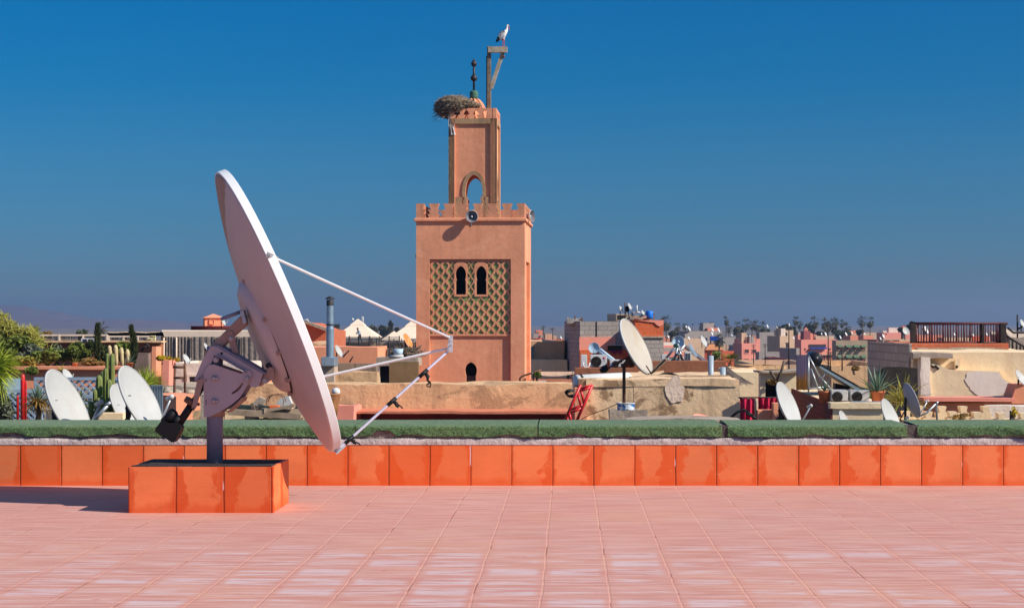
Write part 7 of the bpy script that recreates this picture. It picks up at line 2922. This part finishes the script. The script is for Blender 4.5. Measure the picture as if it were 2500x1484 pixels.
for row in FAR:
    lab, kl, kc, kr, yt, Y, mt, yaw, wins = row
    hot = 'hotel with two' in lab
    o, fx, fz, dp, H = house(lab, kl, kc, kr, yt, Y, mt, yaw, wins, depth=None if kl else 14, wmat=None, pmat=m_fbrownp if hot else m_fpane, awn=m_awn if hot else None)
    fw_ = fx(kr)
    if Y > 140 and fw_ > 2.5 and dp > 2.5:
        for i in range(FR.choice((1, 2, 2, 3))):               # stair heads, sheds and water tanks on the flat roofs
            a_ = FR.uniform(.25, fw_ * .75)
            ww_, hh_ = FR.uniform(.8, min(3.2, fw_ * .35)), FR.uniform(.5, 1.9) * (.55 if 'turret' in lab else 1)
            y_ = FR.uniform(.3, dp * .5)
            g = MB()
            g.bx(a_, min(fw_ - .25, a_ + ww_), y_, y_ + FR.uniform(.8, 2.0), H - .4, H - .3 + hh_)
            build('roof_room', g, FR.choice((m_fgrey, m_ftan, m_fpink2, m_pale, m_fmar, mt)), o, local=True)
        for i in range(FR.choice((1, 2, 3))):
            a_ = FR.uniform(.2, fw_ - .2)
            y_ = FR.uniform(.3, dp * .4)
            g = MB()
            hh_ = FR.uniform(.9, 2.2)
            g.tube((a_, y_, H - .35), (a_, y_, H + hh_), .035, n=4)
            g.tube((a_ - .35, y_, H + hh_ * .93), (a_ + .35, y_, H + hh_ * .93), .03, n=4)
            g.tube((a_ - .25, y_, H + hh_ * .83), (a_ + .25, y_, H + hh_ * .83), .03, n=4)
            build('roof_aerial', g, m_iron, o, local=True)
        if not wins and mt is not m_stone:
            for i in range(FR.choice((1, 2, 3))):
                a_ = FR.uniform(.4, fw_ - 1.1)
                z_ = H - FR.uniform(1.5, 3.2)
                g = MB()
                g.bx(a_ - .08, a_ + .78, -.07, -.003, z_ - .1, z_)
                g.bx(a_ - .08, a_ + .78, -.07, -.003, z_ + 1.0, z_ + 1.08)
                wf = build('window', g, mt, o, local=True)
                g = MB()
                g.bx(a_, a_ + .7, -.02, -.003, z_ + .001, z_ + .999)
                build('pane', g, m_fpane, wf, local=True)
    if 'wide pink' in lab:
        g = MB()
        g.bx(fx(1976), fx(2016), -.5, -.10, fz(1990, 851.5), fz(1990, 848))
        build('awning', g, m_band, o, local=True)
        g = MB()
        g.bx(fx(1974.5), fx(2016), -.09, -.065, fz(1990, 847.3), fz(1990, 840.3))
        build('sign_band', g, simple('dark sign band', (.05, .035, .04), .2), o, local=True)
        g = MB()
        g.bx(fx(2004), fx(2042), -.35, -.01, fz(2020, 866.5), fz(2020, 864))
        build('ledge', g, m_ftan, o, local=True)
    if 'turret' in lab:
        g = MB()
        a, b, zb = fx(1966), fx(1973.5), H
        for p0, p1, q0, q1 in ((a, a + .2, zb, zb + .95), (b - .2, b, zb, zb + .95), (a - .05, b + .05, zb + .951, zb + 1.15)):
            g.bx(p0, p1, .3, .9, q0, q1)
        g.bx((a + b) / 2 - .15, (a + b) / 2 + .15, .4, .8, zb + 1.151, zb + 1.4)
        build('turret', g, m_fpink, o, local=True)
        for i in range(4):
            g = MB()
            xx = fx(1950 + i * 4)
            g.bx(xx, xx + .2, .05, .3, H, H + .45 - .05 * i)
            build('merlon', g, m_pale, o, local=True)
    if 'long pale block' in lab:
        g = MB()
        g.bx(fx(1745), fx(1762), -.02, 3, H, H + .0)
        g.bm.clear()
        g.bx(fx(1738), fx(1768), -6, -1, H - 2.6, H - 1.2)
        build('side_room', g, m_fgrey, o, local=True)
    if 'white walled house' in lab:
        g = MB()
        g.bx(.02, fx(1672), -.05, -.003, H - .62, H - .25)
        build('pink_band', g, m_fpink, o, local=True)
bt = root('blue_tank', 'bright blue rectangular tank on stilts below the long pale block house', 'tank', P(1745, 832, 285))
g = MB()
g.bx(wx(1734, 285), wx(1756, 285), 285, 286.2, wz(832, 285), wz(821, 285))
bmesh.ops.bevel(g.bm, geom=g.bm.edges[:], offset=.08, segments=1, affect='EDGES')
build('tank_body', g, simple('royal blue', (.008, .07, .46), .05, 3, .5), bt)
for px in (1735, 1754):
    g = MB()
    g.tube(P(px, 846, 285.3), P(px, 832, 285.3), .09, n=6)
    build('leg', g, m_iron, bt)
hp = root('pavilion', 'small rooftop pavilion with an orange hipped roof beside the big far dish', 'pavilion', P(1742, 875, 235))
k = 235 / F
g = MB()
c = P(1742, 854, 235)
e = [c + Vector((sx_ * 22 * k, sy_ * 18 * k, 0)) for sx_, sy_ in ((-1, -1), (1, -1), (1, 1), (-1, 1))]
r1, r2 = c + Vector((-10 * k, 0, 14 * k)), c + Vector((14 * k, 0, 14 * k))
g.face([e[0], e[1], r2, r1])
g.face([e[1], e[2], r2])
g.face([e[2], e[3], r1, r2])
g.face([e[3], e[0], r1])
g.face(e[::-1])
build('roof', g, plaster('orange roof tiles', lin(206, 136, 92), scale=.6, fine=5, var=.12, stain=.2), hp)
for px in (1722, 1737, 1752, 1762):
    g = MB()
    p = P(px, 856, 235)
    g.bx(p.x - .15, p.x + .15, 234.2, 234.6, -9, c.z - .003)
    build('pier', g, m_fred, hp)
g = MB()
g.bx(P(1722, 0, 235).x, P(1762, 0, 235).x, 235.5, 235.8, -9, c.z - .01)
build('back_wall', g, m_ftan, hp)

# far dishes
FD = [(1677, 800, 330, 11, 'first of the pair above the dark end of the long pale block'), (1683, 802, 330, 12, 'second of the pair above the dark end of the long pale block'), (1740, 805, 330, 11, 'tallest near the far end of the long pale block'),
      (1755, 805, 330, 11, 'last at the end of the long pale block roof'), (1739, 814, 325, 10, 'on the side room of the long pale block'), (1755, 817, 325, 8, 'beside the bright blue tank'), (1682, 825, 288, 9, 'on the low tan block roof'),
      (1805, 821, 300, 8, 'on the roof corner of the pink upper flat'), (1821, 817, 378, 7, 'above the salmon low house with the dish row'), (1825, 821, 375, 8, 'second of the row on the salmon low house'), (1832, 822, 374, 9, 'leaning third of the row on the salmon low house'),
      (1787, 818, 343, 6, 'on the dark shaded grey block'), (1874, 796, 358, 9, 'on the dark tank of the grey block house'), (1897, 799, 338, 7, 'in front of the big round tree'), (1908, 814, 336, 10, 'on the yellowish upper house'), (1938, 825, 305, 7, 'on the plain grey front beside the mast'),
      (1970, 824, 328, 8, 'on the wall of the turret house'), (2007, 816, 318, 9, 'first of the two on the tan flat above the pink building'), (2016, 815, 318, 10, 'second of the two on the tan flat above the pink building'), (2052, 823, 356, 9, 'at the near corner of the hotel roof'),
      (2066, 815, 358, 10, 'tallest behind the hotel roof'), (2080, 812, 478, 7, 'small one behind the hotel palms'), (2097, 813, 478, 8, 'beside the green canopy of the far house row'), (2111, 815, 478, 7, 'last behind the hotel before the twin palms'),
      (2150, 826, 213, 8, 'on the tan house with open doorways'), (2157, 820, 376, 11, 'on the long light pink house'), (2262, 805, 296, 20, 'upright one seen through the railing bars'), (2330, 815, 276, 9, 'seen in the middle of the railing'), (2354, 813, 276, 9, 'next to the middle one seen through the railing'),
      (2376, 817, 286, 8, 'on the red house behind the railing'), (2409, 815, 296, 8, 'beside the thick railing post'), (1341, 822, 328, 9, 'first on the grey row beside the minaret'), (1370, 824, 208, 8, 'on the low red house beside the minaret'), (1632, 822, 148, 8, 'flat lying one on the white walled house')]
for px, py, Y, ln, lab in FD:
    dish(px, py, Y, ln, .30, 25 + R.uniform(-4, 4), 'tiny white dish ' + lab, 'tiny white dishes of the far roofs', m_white, base=py + ln * .9, arm=False)
dish(1719, 833, 228, 30, .34, 26, 'biggest white far dish, standing over the orange hipped roof', DG, base=850)
dish(1690, 850, 140, 30, .20, 24, 'grey shaded far dish behind the stepped round one', DG, m_grey, base=868)
dish(2212, 808, 90, 20, .72, 30, 'round white dish on a pole beside the railing corner post', DG, base=830)
dish(1843, 882, 180, 18, .25, 22, 'dark thin dish on the roof before the pink three storey house', DG, m_grey, base=893, arm=False)
g = MB()
for i in range(40):
    p = P(R.uniform(1812, 1862), 895 + R.uniform(-4, 2), 175 + R.uniform(-2, 2))
    g.obox(p, (R.uniform(.3, 1.2), R.uniform(.3, .8), R.uniform(.1, .4)), Matrix.Rotation(R.uniform(-.3, .3), 3, 'Y'))
o = build('roof_junk', g, [m_whited], loc=P(1840, 897, 175))
tag(o, 'white and dark junk spread on the roof before the pink three storey house', 'junk')
o['kind'] = 'stuff'
for lab, px, p0, p1, Y in (('tall thin mast with a white lamp head before the maroon sided house', 1926, 794, 905, 70), ('tall thin aerial mast before the wide pink building', 2022, 788, 905, 72), ('short thin mast beside the tall aerial before the pink building', 2027, 858, 905, 71), ('thin aerial mast before the hotel', 2056, 846, 905, 70), ('thin pole before the grey two window house', 1868, 838, 890, 108), ('thin pole on the roof below the pink house windows', 1840, 840, 890, 108)):
    o = root('aerial_mast', lab, 'mast', P(px, p1, Y), 0, 'thin masts over the far roofs')
    g = MB()
    g.tube(P(px, p1, Y), P(px, p0, Y), .03, .018, 6)
    build('pole', g, m_iron, o)
    g = MB()
    if 'lamp' in lab:
        g.ball(P(px, p0, Y), .06, 8, (.8, .8, 1.3))
    else:
        for j in range(4):
            q = P(px, p0 + 2 + j * 2.5, Y)
            g.tube(q - Vector((.16 - .02 * j, 0, 0)), q + Vector((.16 - .02 * j, 0, 0)), .010, n=4)
    build('head', g, m_whited if 'lamp' in lab else m_iron, o)

# palms and far trees
PG = 'tall fan palms on the skyline'
protos = []
for i in range(4):
    protos.append(palm_proto('palm_tree', 'palm', 17.5, 2.0, 34, m_palm, 40 + i, PG))
PALM = [(1627, 786, 560, 1.3, 'beside the brick block'), (1618, 792, 570, 1.2, 'half hidden by the brick block'), (1653, 797, 700, 1.0, 'short one standing alone over the white walled house'), (1675, 796, 760, .9, 'behind the first dish pair of the long pale block'), (1713, 796, 760, 1.0, 'over the middle of the long pale block'),
        (1738, 795, 740, 1.0, 'over the far end of the long pale block'), (1773, 781, 640, .9, 'tallest single one between pale block and dark block'), (1781, 800, 720, 1.05, 'low one just below the tallest single palm'), (1799, 796, 650, 1.15, 'first of the palm row over the pink houses'), (1812, 801, 690, .9, 'small one in the palm row over the pink houses'),
        (1820, 790, 620, 1.15, 'highest of the row over the pink houses'), (1834, 792, 640, 1.1, 'next to the highest of the row over the pink houses'), (1848, 793, 650, 1.1, 'fifth of the palm row, above the grey block'), (1862, 797, 640, 1.1, 'last of the palm row before the dark tank'), (1944, 782, 620, .9, 'taller of the pair beside the big round tree'),
        (1952, 792, 650, .9, 'lower of the pair beside the big round tree'), (1989, 785, 560, 1.1, 'thick headed one behind the wide pink building'), (2014, 789, 600, 1.1, 'first of the dense palms behind the tall aerial'), (2021, 796, 620, 1.1, 'lower middle of the dense palms behind the tall aerial'), (2030, 789, 560, 1.25, 'broadest of the dense palms behind the tall aerial'),
        (2042, 785, 700, .8, 'slim one over the hotel corner'), (2056, 789, 720, .9, 'slim one over the hotel middle'), (2067, 799, 600, 1.2, 'low bushy one over the hotel dishes'), (2108, 783, 600, 1.15, 'first of the lonely twin palms'), (2124, 784, 620, 1.1, 'second of the lonely twin palms'), (250, 801, 420, .95, 'between the two slim cypresses'), (2262, 800, 640, 1.1, 'behind the upright dish seen through the railing')]
used = [False] * 4
for i, (px, py, Y, s_, lab) in enumerate(PALM):
    Y, s_ = Y * .66, s_ * .66
    q = i % 4
    H = wz(py, Y) + 9
    pr = protos[q]
    label = 'tall skyline palm, ' + lab
    sc_ = (s_, s_, (H / 17.5))
    loc = (wx(px, Y), Y, -9)
    if not used[q]:
        used[q] = True
        pr.location, pr.scale, pr['label'] = loc, sc_, label
        o = pr
    else:
        o = copy_tree(pr, loc, R.uniform(0, 6), label, sc_)
    for ch in o.children:
        if ch.name.startswith('fronds'):
            ch.scale = (1, 1, s_ / sc_[2] * 1.25)
            ch.location = (0, 0, 17.5 * (1 - s_ / sc_[2] * 1.25))


m_ftree = leafmat('far tree leaves', (.10, .11, .05), (.045, .055, .03), .5)


def far_tree(label, px, py, rx, ry, Y, mat, n=900, sz=.6):
    k = Y / F
    c = P(px, py, Y)
    o = root('round_tree', label, 'tree', (c.x, Y, -9), 0, 'round trees on the skyline')
    g = MB()
    tree_crown(g, c, (rx * k, rx * k, ry * k), n, sz)
    build('crown', g, mat, o, rec=False)
    g = MB()
    g.path([(c.x, Y, -9), (c.x, Y, c.z - ry * k * .4), (c.x + .5, Y, c.z)], [.5, .4, .15], 6)
    build('trunk', g, m_bark, o)


for lab, px, py, rx, ry, Y in (('big dark round tree behind the mast with the lamp head', 1916, 797, 24, 13, 520), ('small dark tree at the foot of the big round one', 1938, 810, 10, 10, 520), ('dark broad tree behind the turret of the pink house', 1973, 800, 16, 16, 540), ('dark tree mass between turret house and dense palms', 2003, 813, 16, 9, 560), ('round tree behind the tan flat with the dish pair', 2049, 812, 22, 12, 580),
                               ('low dark tree under the low bushy palm', 2068, 815, 14, 10, 600), ('low dark tree at the foot of the twin palms', 2101, 809, 14, 8, 600), ('dark tree beside the railing corner post', 2228, 797, 16, 10, 420), ('lower dark tree next to the railing corner dish', 2205, 805, 12, 8, 430), ('hazy tree under the palm row over the pink houses', 1800, 811, 22, 9, 700),
                               ('hazy tree at the end of the palm row', 1868, 808, 18, 12, 680), ('scrubby tree between brick block and first lone palm', 1640, 812, 14, 7, 500), ('low tree beside the lone palm', 1655, 815, 14, 6, 520)):
    far_tree(lab, px, py + 2, rx * .75, ry * .75, Y * .75, m_ftree, 700, .4)
for lab, px, py, rx, ry, Y in (('dark conifer clump nearest the cream tent', 907, 806, 14, 12, 420), ('dark conifer clump in the gap between the tents', 934, 806, 11, 12, 430), ('slim dark conifer in the gap between the tents', 953, 806, 5, 14, 440), ('slim dark conifer nearest the second tent', 970, 808, 5, 12, 440), ('dark tree behind the silver flue', 820, 806, 12, 12, 430)):
    far_tree(lab, px, py, rx, ry, Y, m_palm, 700, .5)
o = root('palm_tree', 'small fan palm with a bare trunk beside the bright blue tank', 'palm tree')
C.objects.unlink(o)
bpy.data.objects.remove(o)
pn = palm_proto('palm_tree', 'small fan palm with a bare trunk beside the bright blue tank', 12.5, 1.05, 30, m_palm, 90, PG)
Yn = 200
pn.location = (wx(1760, Yn), Yn, wz(829, Yn) - 12.5)
pn2 = palm_proto('palm_tree', 'little green fan palm on the roof behind the shorter vent pipe', 1.6, .62, 26, m_bush, 91, 'small palms on the roofs')
pn2.location = (wx(1784, 60), 60, wz(889, 60) - 1.6)
shrub('yellow green bush on the roof before the orange red house', 1745, 868, 14, 12, 100, m_bush, 260, .10, 'bush', 'roof_bush')
shrub('pale tangle of dry twigs on the tan garden wall house', 2085, 902, 12, 10, 93, m_dry, 160, .1, 'twigs', 'dry_twigs')

# hills on the western horizon
def hills(name, prof, Y, depth, mat):
    g = MB()
    n = 160
    prev = None
    x0, x1 = prof[0][0], prof[-1][0]
    for i in range(n + 1):
        px = x0 + (x1 - x0) * i / n
        for (a, ya), (b, yb_) in zip(prof, prof[1:]):
            if a <= px <= b:
                u = (px - a) / (b - a)
                py = ya + (yb_ - ya) * (3 * u * u - 2 * u ** 3)
                break
        H = wz(py, Y) + 9 + 4 * noise.noise(Vector((px * .03, 1, Y))) + 2 * noise.noise(Vector((px * .11, 2, Y)))
        x = wx(px, Y)
        row = []
        for j in range(9):
            t = j / 8
            fy = Y - depth + depth * 2 * t
            hh = max(0, H) * math.sin(PI * t) ** .8 * (1 + .12 * noise.noise(Vector((px * .02, t * 4, Y)))) if 0 < j < 8 else -2
            row.append(g.bm.verts.new((x * fy / Y, fy, -9 + hh)))
        if prev:
            for j in range(8):
                g.bm.faces.new([prev[j], row[j], row[j + 1], prev[j + 1]]).smooth = True
        prev = row
    structure(build(name, g, mat))


m_hill = plaster('dry hill scrub', lin(100, 88, 92), scale=.004, fine=.05, var=.15, stain=0)
hills('hills', [(-900, 770), (-400, 745), (-60, 752), (0, 744), (50, 745), (110, 757), (190, 771), (260, 776), (330, 790), (420, 797), (520, 812), (700, 822)], 3600, 320, m_hill)
hills('hills', [(-900, 780), (-200, 770), (60, 776), (170, 780), (260, 782), (330, 778), (400, 782), (470, 787), (560, 800), (760, 818)], 3000, 240, m_hill)

# the air itself
g = MB()
g.bx(-4300, 4300, -250, 4300, -10.2, 44)
mh = bpy.data.materials.new('haze')
mh.use_nodes = True
t_ = mh.node_tree
t_.nodes.clear()
out = t_.nodes.new('ShaderNodeOutputMaterial')
pv = t_.nodes.new('ShaderNodeVolumePrincipled')
pv.inputs['Color'].default_value = (.58, .72, .98, 1)
pv.inputs['Density'].default_value = 0.0003
pv.inputs['Anisotropy'].default_value = 0.5
t_.links.new(pv.outputs[0], out.inputs['Volume'])
hz = build('haze', g, mh)
hz['kind'] = 'stuff'
